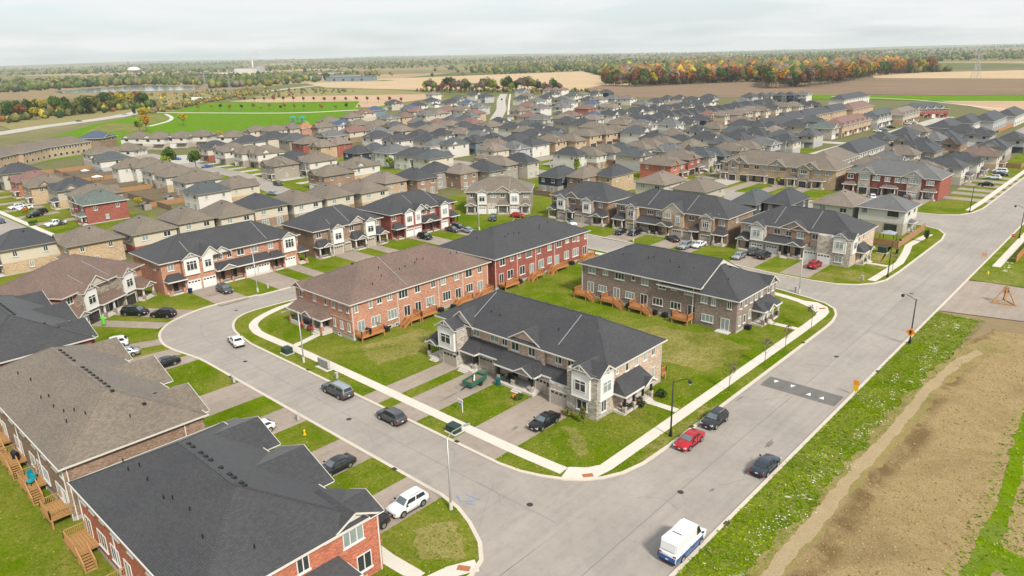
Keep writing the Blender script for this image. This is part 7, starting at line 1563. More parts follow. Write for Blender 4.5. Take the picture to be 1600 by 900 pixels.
# far woods: thousands of crowns that read as one mass
def mass(name, label, pts, pals, hmin, hmax, seed):
    r = np.random.default_rng(seed); bm = bmesh.new(); bmesh.ops.create_icosphere(bm, subdivisions=1, radius=1.0); bv = np.array([v.co[:] for v in bm.verts]); bf = np.array([[v.index for v in f.verts] for f in bm.faces]); bm.free()
    n = len(pts); P = np.array(pts); h = r.uniform(hmin, hmax, n); w = h * r.uniform(0.34, 0.5, n)
    V = np.repeat(bv[None], n, 0) * (1 + r.uniform(-0.28, 0.3, (n, len(bv), 1)))
    V = V * np.stack([w, w, h * 0.5], 1)[:, None, :]; V[:, :, 0] += P[:, 0:1]; V[:, :, 1] += P[:, 1:2]; V[:, :, 2] += (h * 0.46 + np.array([land_z(*q) for q in pts]))[:, None]
    Fc = (bf[None] + (np.arange(n) * len(bv))[:, None, None]).reshape(-1, 3)
    C = np.array(pals)[r.integers(0, len(pals), n)] * r.uniform(0.7, 1.25, (n, 1)); C = np.repeat(C[:, None], len(bv), 1) * r.uniform(0.75, 1.25, (n, len(bv), 1))
    me = bpy.data.meshes.new(name); nv = n * len(bv); nf = len(Fc); me.vertices.add(nv); me.vertices.foreach_set('co', V.reshape(-1, 3).ravel()); me.loops.add(nf * 3); me.loops.foreach_set('vertex_index', Fc.ravel()); me.polygons.add(nf); me.polygons.foreach_set('loop_start', np.arange(nf) * 3); me.update(calc_edges=True)
    at = me.attributes.new('tint', 'FLOAT_COLOR', 'POINT'); at.data.foreach_set('color', np.concatenate([C.reshape(-1, 3), np.ones((nv, 1))], 1).ravel())
    if 'leaf_mass' not in MATS:
        k = NT('leaf_mass'); a = k.n('ShaderNodeAttribute', attribute_name='tint'); nz = k.noise(k.pos(), 0.6, 4, 0.75)
        k.b.inputs['Roughness'].default_value = 0.95; k.b.inputs['Specular IOR Level'].default_value = 0.05
        k.col(k.mix(1.0, a.outputs['Color'], k.ramp(nz, [(0.3, (0.55, 0.55, 0.55)), (0.7, (1.4, 1.4, 1.4))]), 'MULTIPLY')); MATS['leaf_mass'] = k.m
    me.materials.append(MATS['leaf_mass']); return tag(place(name, me), label, 'woodland', kind='stuff')
c_or, c_ru, c_ye, c_gr, c_de, c_ol, c_ba = (0.38, 0.155, 0.03), (0.24, 0.10, 0.04), (0.34, 0.27, 0.04), (0.07, 0.11, 0.025), (0.035, 0.06, 0.025), (0.14, 0.14, 0.05), (0.16, 0.13, 0.10)
def inside(x, y, poly):
    c = False; n = len(poly)
    for i in range(n):
        (xa, ya), (xb, yb) = poly[i], poly[i - 1]
        if (ya > y) != (yb > y) and x < (xb - xa) * (y - ya) / (yb - ya) + xa: c = not c
    return c
woodp = [(-640, 905), (-556, 905), (-480, 1090), (-372, 915), (-368, 1010), (-400, 1340), (-370, 1530), (-560, 2050), (-1100, 2100), (-1000, 1400)]
pts = []
while len(pts) < 1900:
    x, y = rt.uniform(-1150, -340), rt.uniform(860, 2100)
    if inside(x, y, woodp): pts.append((x, y))
mass('autumn_wood', 'canopy of the autumn wood behind its front trees', pts, [c_or, c_ru, c_ru, c_ba, c_ye, c_gr, c_ol, c_ba, c_de, c_ol], 15, 25, 1)
# countryside woods and hedges scattered to the horizon
def fbm(x, y): return math.sin(x * 0.0031 + 1.3 * math.sin(y * 0.0023)) + 0.8 * math.sin(y * 0.0041 + 2.1 * math.sin(x * 0.0017 + 2)) + 0.6 * math.sin((x + y) * 0.0077)
clear = [[(-1420, 380), (-1650, 550), (-1650, 660), (-1400, 670), (-1200, 570), (-1360, 390)], [(-1330, 830), (-1210, 932), (-1220, 1100), (-1032, 935), (-700, 760), (-800, 700), (-1060, 702)], [(-1350, 1000), (-1180, 1560), (-810, 1150), (-600, 930), (-560, 830), (-600, 700), (-900, 900)], [(-430, 1200), (-300, 1610), (360, 1600), (360, 700), (-330, 700)], woodp]
pts = []; tries = 0
while len(pts) < 9500 and tries < 9000:
    tries += 1
    d = 46.0 * 1124 / rt.uniform(4.2, 50); a = R(42.84) + R(rt.uniform(-41, 41)); x0, y0 = -d * math.sin(a), d * math.cos(a)
    if fbm(x0, y0) < ((-0.3 if d < 2500 else -1.0) if a < R(44) else (0.75 if d < 2600 else -0.2)): continue
    n_ = rt.randint(3, 12) if d < 2500 else rt.randint(5, 16); sp = d * 0.006; st = rt.uniform(2.0, 7.0); t_ = a + R(90) + rt.uniform(-0.35, 0.35)
    for _ in range(n_):
        u_, v_ = rt.gauss(0, sp * st), rt.gauss(0, sp * 1.5); x, y = x0 - u_ * math.sin(t_) - v_ * math.cos(t_), y0 + u_ * math.cos(t_) - v_ * math.sin(t_)
        if math.hypot(x, y) < 980 or math.hypot(x, y) > 12500 or any(inside(x, y, c) for c in clear) or (x > -760 and y < 1000): continue
        pts.append((x, y))
mass('distant_woodland', 'distant woods and hedgerows stretching to the horizon', pts, [c_gr, c_ol, c_de, c_ol, c_gr, c_ba, c_ol, c_de, c_gr, (0.22, 0.19, 0.05)], 8, 17, 2)
pts = []
for i in range(420):
    t = rt.random(); x = -700 - 330 * t + rt.uniform(-14, 14); y = 245 + 300 * t + rt.uniform(-8, 8) + 18; pts.append((x - 22, y + 12))
for i in range(260): pts.append((rt.uniform(-1150, -860), rt.uniform(330, 640)))
wb = []
for i in range(420):
    t = rt.random(); u = rt.random(); wb.append((-700 - 120 * t - 120 * u, 122 + 210 * t + rt.uniform(-14, 14)))
mass('roadside_undergrowth', 'dense undergrowth of the wood beside the highway', wb, [c_ol, c_gr, c_de, c_ol, c_ye, c_ru], 3.0, 9.0, 5)
for i in range(160): t = rt.random(); pts.append((-800 + 260 * t + rt.uniform(-10, 10), 690 + 40 * t + rt.uniform(-20, 20)))
pts = [p for p in pts if not inside(p[0], p[1], clear[0])]
mass('roadside_scrub', 'scrub and bushes along the far side of the highway', pts, [c_ol, c_gr, c_ba, c_ru, c_ol, c_ye], 2.0, 5.5, 3)
# ------------------------------------------------------------------ vehicles
def paint_mat(name, c, metal=0.3, rough=0.28):
    k = NT(name); k.b.inputs['Roughness'].default_value = rough; k.b.inputs['Metallic'].default_value = metal; k.b.inputs['Coat Weight'].default_value = 0.6; k.b.inputs['Coat Roughness'].default_value = 0.08
    n = k.noise(k.pos(), 2.0, 3); k.col(k.mix(n, tuple(x * 0.92 for x in c), tuple(min(1, x * 1.06) for x in c))); MATS[name] = k.m; return k.m
PAINT = {'black': paint_mat('black_paint', (0.012, 0.012, 0.014)), 'white': paint_mat('white_paint', (0.72, 0.73, 0.74), 0.0), 'silver': paint_mat('silver_paint', (0.42, 0.45, 0.48), 0.6), 'grey': paint_mat('grey_paint', (0.10, 0.105, 0.11), 0.5), 'red': paint_mat('red_paint', (0.42, 0.012, 0.02), 0.2), 'navy': paint_mat('navy_paint', (0.035, 0.05, 0.075), 0.4), 'maroon': paint_mat('maroon_paint', (0.16, 0.012, 0.04), 0.3), 'blue': paint_mat('blue_paint', (0.05, 0.10, 0.28), 0.3), 'vanblue': paint_mat('van_blue_paint', (0.02, 0.09, 0.30), 0.1), 'dark': paint_mat('charcoal_paint', (0.035, 0.037, 0.04), 0.4)}
M_cglass = glass('car_glass', (0.02, 0.028, 0.032), 0.04, 0.8); M_wshield = glass('car_windscreen', (0.10, 0.13, 0.14), 0.05, 0.8)
M_tyre = plain('tyre_rubber', (0.02, 0.02, 0.02), 0.85, var=0.1); M_rim = plain('alloy_rim', (0.45, 0.45, 0.46), 0.3, 0.8, var=0.05)
M_plastic = plain('black_plastic', (0.02, 0.02, 0.022), 0.6, var=0.1); M_tail = plain('red_lamp_lens', (0.35, 0.01, 0.015), 0.2, var=0.05, spec=0.6); M_head = plain('clear_lamp_lens', (0.6, 0.62, 0.64), 0.1, var=0.03, spec=0.7); M_plate = plain('number_plate', (0.7, 0.7, 0.72), 0.5, var=0.03)
CT = {  # length, width, height, hood z, belt z, deck z, cowl x, roof front x, roof rear x, glass foot x, wheel radius
 'sedan': (4.85, 1.86, 1.45, 0.92, 0.98, 1.02, 1.05, 0.30, -1.05, -1.75, 0.34), 'suv': (4.65, 1.90, 1.70, 1.05, 1.10, 1.14, 1.10, 0.45, -1.75, -2.18, 0.37),
 'minivan': (5.05, 1.98, 1.76, 1.02, 1.08, 1.12, 1.45, 0.75, -2.05, -2.40, 0.35), 'pickup': (5.75, 2.0, 1.88, 1.18, 1.22, 1.22, 1.35, 0.70, -0.75, -0.95, 0.40), 'van': (5.95, 2.05, 2.55, 1.25, 1.40, 1.45, 2.05, 1.35, -2.80, -2.92, 0.37), 'hatch': (4.2, 1.8, 1.5, 0.95, 1.0, 1.04, 1.05, 0.35, -1.35, -1.95, 0.33), 'caddy': (5.7, 2.0, 1.86, 1.14, 1.20, 1.20, 1.35, 0.70, -2.55, -2.78, 0.40)}
def car_proto(kind):
    L_, Wd, Hh, hz, bz, dz, cx, rf, rr_, gf, wr = CT[kind]; hw = Wd / 2; h = L_ / 2
    o = thing('car', 'car', 'car', (0, 0, 0))
    st = [(h, 0.80, 0.38, hz - 0.32), (h - 0.06, 0.90, 0.30, hz - 0.18), (h - 0.35, 0.97, 0.22, hz - 0.06), (cx + 0.35, 1.0, 0.20, hz + 0.0), (cx, 1.0, 0.2, bz - 0.01), (0.3, 1.0, 0.2, bz), (-0.8, 1.0, 0.2, bz + 0.02), (gf + 0.3, 0.99, 0.2, dz), (-h + 0.3, 0.97, 0.24, dz), (-h + 0.07, 0.92, 0.30, dz - 0.08), (-h, 0.84, 0.40, dz - 0.22)]
    m = MB(); ring = 9; n = len(st)
    for (x, w, zb, zt) in st:
        w *= hw; zm = zb + (zt - zb) * 0.55
        for (a, b) in ((-0.80 * w, zb), (-0.97 * w, zb + 0.1), (-w, zm), (-0.965 * w, zt - 0.09), (-0.86 * w, zt), (0.86 * w, zt), (0.965 * w, zt - 0.09), (w, zm), (0.97 * w, zb + 0.1), (0.80 * w, zb)): m.v.append((x, a, b))
    ring = 10
    for i in range(n - 1):
        for j in range(ring): k = (j + 1) % ring; m.f.append((i * ring + j, i * ring + k, (i + 1) * ring + k, (i + 1) * ring + j)); m.m.append(0)
    m.f.append(tuple(range(ring))); m.m.append(0); m.f.append(tuple((n - 1) * ring + ring - 1 - j for j in range(ring))); m.m.append(0)
    body = m.build('body', PAINT['black'], o, smooth=True)
    # cabin
    bw = hw * 0.88; tw = hw * 0.70; zt = Hh
    if kind == 'van': tw = hw * 0.86
    c = MB(); A = [(cx + 0.02, bz - 0.03), (rf, zt - 0.06), (rf - 0.35, zt), ((rf + rr_) / 2, zt + 0.015), (rr_ + 0.25, zt - 0.005), (rr_, zt - 0.06), (gf, dz - 0.02)]
    wd = [bw, tw, tw * 0.96, tw * 0.96, tw * 0.95, tw, bw * 0.96]
    for (x, z), w in zip(A, wd): c.v += [(x, -w, z), (x, w, z)]
    for i in range(len(A) - 1): c.f.append((2 * i, 2 * i + 2, 2 * i + 3, 2 * i + 1)); c.m.append(0)
    for s_ in (0, 1):
        c.f.append(tuple((2 * i + s_) for i in range(len(A)))); c.m.append(0)
    c.f.append((0, 1, 13, 12)); c.m.append(0)
    cme = c.mesh('cabin', PAINT['black']); bm_ = bmesh.new(); bm_.from_mesh(cme); bmesh.ops.bevel(bm_, geom=list(bm_.edges), offset=0.05 if kind != 'van' else 0.11, segments=2, affect='EDGES', clamp_overlap=True); bm_.to_mesh(cme); bm_.free(); place('cabin', cme, o)
    def lerp(p, q, t): return tuple(p[i] + (q[i] - p[i]) * t for i in range(3))
    def pane(name, a, b, cc, d, mat, push): 
        q = MB(); e = Vector(push) * 0.012; q.quad(*[tuple(Vector(p) + e) for p in (a, b, cc, d)]); q.build(name, mat, o)
    B0, B1 = (cx, -bw, bz), (cx, bw, bz); T0, T1 = (rf, -tw, zt - 0.06), (rf, tw, zt - 0.06)
    pane('windscreen', lerp(lerp(B0, T0, 0.08), lerp(B1, T1, 0.08), 0.07), lerp(lerp(B0, T0, 0.08), lerp(B1, T1, 0.08), 0.93), lerp(lerp(B0, T0, 0.94), lerp(B1, T1, 0.94), 0.93), lerp(lerp(B0, T0, 0.94), lerp(B1, T1, 0.94), 0.07), M_wshield, (0.7, 0, 0.7))
    R0, R1 = (gf, -bw * 0.96, dz), (gf, bw * 0.96, dz); U0, U1 = (rr_, -tw, zt - 0.06), (rr_, tw, zt - 0.06)
    if kind != 'van': pane('rear_window', lerp(lerp(R0, U0, 0.15), lerp(R1, U1, 0.15), 0.08), lerp(lerp(R0, U0, 0.15), lerp(R1, U1, 0.15), 0.92), lerp(lerp(R0, U0, 0.9), lerp(R1, U1, 0.9), 0.92), lerp(lerp(R0, U0, 0.9), lerp(R1, U1, 0.9), 0.08), M_cglass, (-0.8, 0, 0.6))
    for s_ in (-1, 1):
        zb_, zu = bz + 0.06, zt - 0.12; wb, wt = bw + (tw - bw) * 0.08, tw + 0.02
        xs = [cx - 0.18, (cx + gf) / 2 + 0.05, gf + 0.28]; xt = [rf - 0.02, (rf + rr_) / 2 + 0.05, rr_ + 0.02]
        rngs = ((0, 1), (1, 2)) if kind not in ('van',) else ((0, 1),)
        if kind == 'pickup': rngs = ((0, 1), (1, 2))
        for (i, j) in rngs:
            xa, xb, ta, tb = xs[i], xs[j], xt[i], xt[j]
            if kind == 'van': xb, tb = cx - 1.15, cx - 1.15
            xa -= 0.05; xb += 0.07; ta -= 0.06; tb += 0.07
            pane('side_window', (xa, s_ * wb, zb_), (xb, s_ * wb, zb_), (tb, s_ * wt, zu), (ta, s_ * wt, zu), M_cglass, (0, s_, 0.25))
    wx = L_ * 0.29
    tm = cached('tyre%.2f' % wr, lambda: MB().tube([(0, -0.11, 0), (0, 0.11, 0)], wr, 18).mesh('wheel', M_tyre)); rm = cached('rim%.2f' % wr, lambda: MB().tube([(0, -0.118, 0), (0, 0.118, 0)], wr * 0.66, 12).mesh('rim', M_rim)); am = cached('arch%.2f' % wr, lambda: MB().tube([(0, -0.02, 0), (0, 0.02, 0)], wr * 1.16, 18).mesh('wheel_arch', M_plastic))
    for x in (wx, -wx):
        for s_ in (-1, 1):
            place('wheel_arch', am, o, (x, s_ * (hw - 0.012), wr + 0.01)); w = place('wheel', tm, o, (x, s_ * (hw - 0.085), wr)); place('rim', rm, w)
    for s_ in (-1, 1):
        MB().box(h - 0.2, h - 0.005, s_ * hw * 0.78 - 0.2, s_ * hw * 0.78 + 0.12 * 1, hz - 0.34, hz - 0.2).build('headlight', M_head, o) if s_ > 0 else MB().box(h - 0.2, h - 0.005, s_ * hw * 0.78 - 0.12, s_ * hw * 0.78 + 0.2, hz - 0.34, hz - 0.2).build('headlight', M_head, o)
        MB().box(-h - 0.005, -h + 0.2, s_ * hw * 0.74 - 0.16, s_ * hw * 0.74 + 0.16, dz - 0.36, dz - 0.18).build('tail_light', M_tail, o)
        MB().box(cx - 0.35, cx - 0.18, s_ * (hw + 0.02), s_ * (hw + 0.18), bz + 0.02, bz + 0.17).build('mirror', M_plastic, o)
    MB().box(h - 0.1, h + 0.012, -hw * 0.5, hw * 0.5, 0.42, hz - 0.4).build('grille', M_plastic, o)
    MB().box(-h - 0.02, -h + 0.1, -hw * 0.86, hw * 0.86, 0.3, 0.5).build('bumper', M_plastic, o)
    MB().box(-h - 0.03, -h + 0.02, -0.15, 0.15, 0.6, 0.72).build('number_plate', M_plate, o); MB().box(h - 0.02, h + 0.02, -0.15, 0.15, 0.4, 0.5).build('number_plate', M_plate, o)
    for s_ in (-1, 1):
        sm = MB()
        for xx in ((cx - 0.15), (cx + gf) / 2 + 0.02, gf + 0.55): sm.box(xx - 0.012, xx + 0.012, s_ * hw * 0.965 - 0.004, s_ * hw * 1.0 + 0.006, 0.36, bz - 0.03)
        sm.build('door_seams', M_plastic, o); MB().box(-wx + wr * 1.2, wx - wr * 1.2, s_ * hw * 0.9, s_ * (hw + 0.01), 0.2, 0.3).build('sill', M_plastic, o)
        MB().box(0.0, 0.16, s_ * hw * 0.98, s_ * (hw + 0.015), bz - 0.14, bz - 0.11).build('door_handle', M_rim, o)
    if kind in ('suv', 'caddy'):
        for s_ in (-1, 1): MB().bar((rf - 0.4, s_ * tw * 0.9, zt + 0.06), (rr_ + 0.3, s_ * tw * 0.9, zt + 0.06), 0.05).build('roof_rail', M_steel, o)
    if kind == 'pickup': MB().box(-h + 0.12, gf - 0.05, -hw * 0.82, hw * 0.82, bz + 0.0, bz + 0.035).build('cargo_bed', M_plastic, o)
    if kind == 'caddy': MB().box(-0.98, -0.86, -tw - 0.05, tw + 0.05, bz, zt + 0.03).build('pillar', PAINT['silver'], o)
    if kind == 'van':
        for s_ in (-1, 1): MB().box(-h + 0.03, h - 0.9, s_ * hw - 0.005, s_ * hw + 0.012, 0.42, 1.02).build('side_panel', PAINT['vanblue'], o)
        MB().box(-h - 0.015, -h + 0.02, -hw * 0.84, hw * 0.84, 0.5, 1.0).build('rear_panel', PAINT['vanblue'], o); MB().box(-1.35, -1.25, -0.5, 0.5, zt + 0.01, zt + 0.04).build('roof_seam', M_plastic, o)
    return o
CP = {}
def car(kind, col, x, y, head, label, z=0.02, cab=None, name=None):
    if kind not in CP: o = CP[kind] = car_proto(kind)
    else: o = copy_tree(CP[kind])
    nm = name or {'sedan': 'sedan_car', 'suv': 'sport_utility_car', 'minivan': 'minivan', 'pickup': 'pickup_truck', 'van': 'delivery_van', 'hatch': 'hatchback_car', 'caddy': 'pickup_truck'}[kind]
    o.name = nm; o.location = (x, y, z); o.rotation_euler = (0, 0, R(head))
    for c in kids(o):
        b = c.name.split('.')[0]
        if b == 'body': setmat(c, PAINT[col])
        if b in ('cabin', 'pillar'): setmat(c, PAINT[cab or col])
    tag(o, label, 'van' if kind in ('van', 'minivan') else 'truck' if kind in ('pickup', 'caddy') else 'car', 'parked vehicles'); return o
D = 0.14
for a in [
 ('sedan', 'red', -37.4, 71.7, -90, 'red sedan parked at the kerb of the main road', 0.02), ('suv', 'dark', -37.5, 78.4, -90, 'dark grey sport utility car parked behind the red sedan'), ('sedan', 'navy', -28.0, 72.3, 90, 'dark blue-grey sedan parked on the right side of the main road'),
 ('sedan', 'black', -53.9, 63.7, -90, 'black sedan on the driveway of the central block', D), ('suv', 'grey', -70.3, 51.7, 180, 'dark grey sport utility car behind the capped pickup'), ('sedan', 'white', -112.2, 51.6, 168, 'white sedan parked on the inside of the left bend'),
 ('suv', 'white', -53.3, 40.4, -90, 'white sport utility car on the lower left driveway beside the corner lawn', D), ('suv', 'dark', -53.4, 35.2, -90, 'dark car mostly hidden behind the red brick corner wall', D), ('sedan', 'dark', -65.6, 39.7, -90, 'dark grey sedan on the driveway beyond the white sport utility car', D), ('sedan', 'black', -69.4, 35.4, -90, 'black car half hidden by the charcoal gable roof', D),
 ('hatch', 'white', -80.6, 38.2, -90, 'white car peeking over the charcoal roof on the lower left', D), ('suv', 'grey', -83.0, 35.4, -90, 'grey car beside the white one behind the charcoal roof', D), ('sedan', 'black', -112.0, 39.3, -92, 'black sedan on the driveway below the left bend', D), ('sedan', 'silver', -121.4, 36.8, -112, 'silver sedan on the driveway left of the black sedan', D), ('suv', 'white', -127.0, 37.2, -112, 'white car tucked against the dark roof at left', D),
 ('minivan', 'black', -141.2, 46.2, 35, 'black minivan nearest the dark garages at the left bend', D), ('suv', 'black', -135.7, 49.2, 215, 'black sport utility car behind the black minivan', D), ('suv', 'grey', -141.0, 64.0, 0, 'grey pickup-like car in front of the white garages', D),
 ('suv', 'red', -54.0, 156.0, 90, 'red car in front of the white garages on the north street', D), ('hatch', 'silver', -70.0, 152.6, -90, 'pale silver car at the driveway end, north street', D), ('suv', 'grey', -68.8, 158.0, 90, 'grey car nearest the garage beside the silver one', D), ('suv', 'dark', -65.8, 156.6, 90, 'dark grey car right of the silver one', D),
 ('sedan', 'black', -105.0, 156.0, -80, 'black sedan left of the pair at the tan block', D), ('suv', 'black', -101.4, 157.4, -90, 'black car right of the pair at the tan block', D), ('sedan', 'dark', -90.4, 157.8, 150, 'dark sedan turning on the driveway of the tan block', D), ('suv', 'silver', -84.2, 153.2, -90, 'silver-grey car at the driveway end of the tan block', D), ('sedan', 'white', -82.2, 156.4, -90, 'white sedan behind the silver-grey car', D),
 ('suv', 'white', -121.5, 156.0, -30, 'white car with dark roof in front of the brown brick block', D, 'black'), ('hatch', 'red', -140.4, 154.6, 20, 'small red car by the street bend house', D), ('suv', 'dark', -143.6, 147.4, -50, 'dark car on the driveway of the street bend house', D),
 ('suv', 'black', -142.4, 120.2, 0, 'black car in front of the red brick block garages', D), ('sedan', 'grey', -142.6, 130.4, 0, 'grey sedan left of the trio beside the red brick block', D), ('suv', 'black', -143.0, 133.0, 0, 'black car in the middle of the trio beside the red brick block', D), ('sedan', 'silver', -138.0, 132.2, 0, 'silver car nearest the street beside the red brick block', D),
 ('sedan', 'white', -76.6, 243.0, -60, 'white sedan in front of the tan brick block', D), ('suv', 'white', -68.6, 241.8, 120, 'white car in front of the red twin-gabled block', D), ('hatch', 'black', -69.5, 246.0, 90, 'black car near the dark garage of the twin-gabled block', D), ('hatch', 'maroon', -60.0, 247.0, -90, 'dark red car beside the twin-gabled block porch', D),
 ('sedan', 'black', -46.0, 287.5, 180, 'black sedan on the driveway nearest the twin-gabled block', D), ('suv', 'white', -46.6, 303.0, 180, 'white car on the second driveway beside the main road', D), ('sedan', 'navy', -46.0, 313.0, 0, 'dark blue car on the third driveway beside the main road', D), ('minivan', 'white', -47.6, 320.0, 180, 'white minivan farthest along the main road driveways', D),
 ('suv', 'white', -284.5, 62.8, -80, 'white car leftmost of the white pair at far left', D), ('suv', 'white', -279.3, 64.0, -80, 'white car right of the white pair at far left', D), ('minivan', 'black', -267.5, 64.8, -75, 'black van behind the orange tree at far left', D), ('suv', 'black', -263.8, 62.6, -75, 'black car in front of the black van at far left', D), ('pickup', 'white', -243.6, 62.6, -80, 'white pickup truck on the drive by the tan house', D), ('sedan', 'navy', -262.5, 53.0, 0, 'blue car cut by the left picture edge', 0.17),
 ('sedan', 'maroon', -275.5, 153.6, -60, 'maroon car on the grass edge of the left cul-de-sac', D), ('suv', 'dark', -251.9, 141.2, 0, 'dark car parked on the left cul-de-sac street', 0.17), ('sedan', 'silver', -234.6, 129.2, 20, 'silver car parked behind the pale row at left', 0.17), ('sedan', 'blue', -323.0, 147.4, 80, 'blue car on the grass by the maroon garage', D), ('sedan', 'blue', -362.5, 150.6, 30, 'blue car left of the lime tree at the cul-de-sac', 0.17),
 ('suv', 'white', -138.0, 262.0, 0, 'white car in front of the red gabled house', D), ('sedan', 'red', -131.6, 279.0, 0, 'red car in front of the grey terrace', D), ('suv', 'dark', -131.6, 288.5, 0, 'dark car on the drive beyond the red one', D), ('sedan', 'dark', -131.0, 319.0, 90, 'dark car on the grass beyond the tan brick block', D), ('suv', 'black', -541.0, 574.0, 132, 'dark car on the straight far street', 0.03),
 ('suv', 'white', -126.5, 440.0, 0, 'white car before the gabled terrace', D), ('sedan', 'silver', -126.5, 452.0, 0, 'silver car before the gabled terrace', D), ('sedan', 'black', -126.5, 466.0, 0, 'black car before the gabled terrace', D), ('suv', 'white', -125.0, 492.0, 0, 'white car further along the gabled terrace', D), ('sedan', 'white', -124.5, 503.0, 0, 'white sedan near the end of the gabled terrace', D),
 ('sedan', 'grey', -680.0, 208.0, 60, 'grey car leading on the highway at far left', 0.45), ('sedan', 'silver', -728.0, 262.0, 45, 'silver car in the middle of the highway', 0.45), ('suv', 'black', -760.0, 290.0, 45, 'black car on the highway behind the silver one', 0.45),
]: car(*a)
car('caddy', 'grey', -82.5, 51.6, 180, 'dark grey pickup truck with silver cargo cap at the kerb', 0.02, 'silver')
car('van', 'white', -28.0, 53.7, 90, 'white and blue delivery van at the bottom right kerb')
# lorry on the highway
t = thing('box_truck', 'white box truck driving on the highway', 'truck', (-884, 404, 0.45), R(42), None)
MB().box(-7, 4.5, -1.4, 1.4, 1.1, 4.6).build('cargo_box', M_white, t); MB().box(4.8, 7.2, -1.3, 1.3, 0.7, 3.2).build('cab', PAINT['white'], t); MB().box(-6.5, 7, -1.0, 1.0, 0.6, 1.05).build('chassis', M_black, t)
for x in (-5.5, -4.2, 5.8):
    for s_ in (-1, 1): MB().tube([(x, s_ * 1.1 - 0.18, 0.5), (x, s_ * 1.1 + 0.18, 0.5)], 0.5, 12).build('wheel', M_tyre, t)
# green utility trailer in front of the garages
M_tgreen = plain('green_trailer_paint', (0.03, 0.13, 0.085), 0.5, var=0.15); M_gravelload = plain('soil_load', (0.2, 0.14, 0.09), 0.95, var=0.3, scale=5)
t = thing('utility_trailer', 'green utility trailer with upright mesh ramp parked at the garage', 'trailer', (-69.4, 66.4, 0.14), R(97))
MB().box(-1.7, 1.7, -0.85, 0.85, 0.5, 0.58).build('floor', M_black, t)
for nm, b in (('side_board', (-1.7, 1.7, -0.9, -0.84)), ('side_board', (-1.7, 1.7, 0.84, 0.9)), ('front_board', (-1.76, -1.7, -0.9, 0.9)), ('tail_board', (1.7, 1.76, -0.9, 0.9))): MB().box(*b, 0.45, 1.15).build(nm, M_tgreen, t)
MB().box(-1.6, 1.6, -0.8, 0.8, 0.6, 0.8).build('load', M_gravelload, t)
rm_ = MB()
for i in range(10): y_ = -0.8 + 1.6 * i / 9; rm_.bar((1.8, y_, 0.6), (1.85, y_, 2.0), 0.05)
for z_ in (0.7, 1.3, 1.95): rm_.bar((1.82, -0.85, z_), (1.82, 0.85, z_), 0.05)
rm_.build('ramp', M_tgreen, t); MB().bar((-1.7, 0, 0.5), (-3.1, 0, 0.45), 0.1).build('drawbar', M_black, t)
for s_ in (-1, 1):
    MB().tube([(0.2, s_ * 1.0 - 0.1, 0.33), (0.2, s_ * 1.0 + 0.1, 0.33)], 0.33, 14).build('wheel', M_tyre, t); MB().box(-0.25, 0.65, s_ * 1.0 - 0.12, s_ * 1.0 + 0.12, 0.7, 0.74).build('mudguard', M_tgreen, t)
MB().bar((-1.0, -0.7, 1.2), (0.6, 0.5, 1.2), 0.2, 0.05).build('plank', M_white, t)
# ------------------------------------------------------------------ street lamps, signs, boxes, fences, far structures
def cobra(x, y, ang, label, h=8.6, z=0.13):
    o = thing('street_lamp', label, 'street lamp', (x, y, z), R(ang), 'silver street lamps')
    MB().tube([(0, 0, 0), (0, 0, 1.5), (0, 0, h)], [0.13, 0.11, 0.07], 10).build('pole', M_steel, o, smooth=True); MB().tube([(0, 0, 0), (0, 0, 0.9)], 0.2, 10).build('base', M_conc, o)
    MB().tube([(0, 0, h - 0.1), (0.7, 0, h + 0.45), (1.6, 0, h + 0.6), (2.3, 0, h + 0.62)], [0.05, 0.045, 0.04, 0.04], 8).build('arm', M_steel, o); MB().box(2.1, 2.85, -0.14, 0.14, h + 0.55, h + 0.68).build('lamp_head', M_steel, o)
cobra(-49.7, 43.3, 80, 'silver street lamp on the lower corner lawn, nearest the viewer'); cobra(-96.1, 54.6, -90, 'silver street lamp in front of the orange brick block'); cobra(-135.6, 68.5, 20, 'silver street lamp before the white garages on the left street'); cobra(-97.9, 151.3, -90, 'silver street lamp before the tan brick block on the north street'); cobra(-138.0, 136.1, 30, 'silver street lamp at the street bend house'); cobra(-49.6, 136.4, 100, 'silver street lamp beside the grey brick block corner')
for (x, y, a, lb) in ((-280.5, 152, 0, 'silver street lamp among the left cul-de-sac houses'), (-247, 151, 180, 'second silver street lamp right of the cul-de-sac'), (-130, 283, 0, 'silver street lamp in front of the grey terrace'), (-133, 262, 180, 'silver street lamp by the red gabled house'), (-127, 315, 0, 'silver street lamp on the lawn beyond the tan block')): cobra(x, y, a, lb, 7.6, 0.0)
def black_lamp(x, y, ang, label, h=7.6):
    o = thing('street_lamp', label, 'street lamp', (x, y, 0.13), R(ang), 'black street lamps')
    MB().tube([(0, 0, 0), (0, 0, 1.2), (0, 0, h)], [0.15, 0.11, 0.08], 10).build('pole', M_black, o, smooth=True); MB().tube([(0, 0, 0), (0, 0, 0.6)], [0.24, 0.2], 10).build('base', M_black, o)
    MB().tube([(0, 0, h - 0.25), (0.9, 0, h + 0.25), (1.6, 0, h + 0.5), (2.0, 0, h + 0.42)], 0.045, 8).build('arm', M_black, o); l = MB(); l.tube([(2.0, 0, h + 0.45), (2.0, 0, h + 0.25), (2.0, 0, h + 0.0)], [0.06, 0.28, 0.22], 10); l.build('lantern', M_black, o)
    MB().tube([(2.0, 0, h + 0.0), (2.0, 0, h - 0.22)], [0.2, 0.1], 10).build('globe', M_head, o); return o
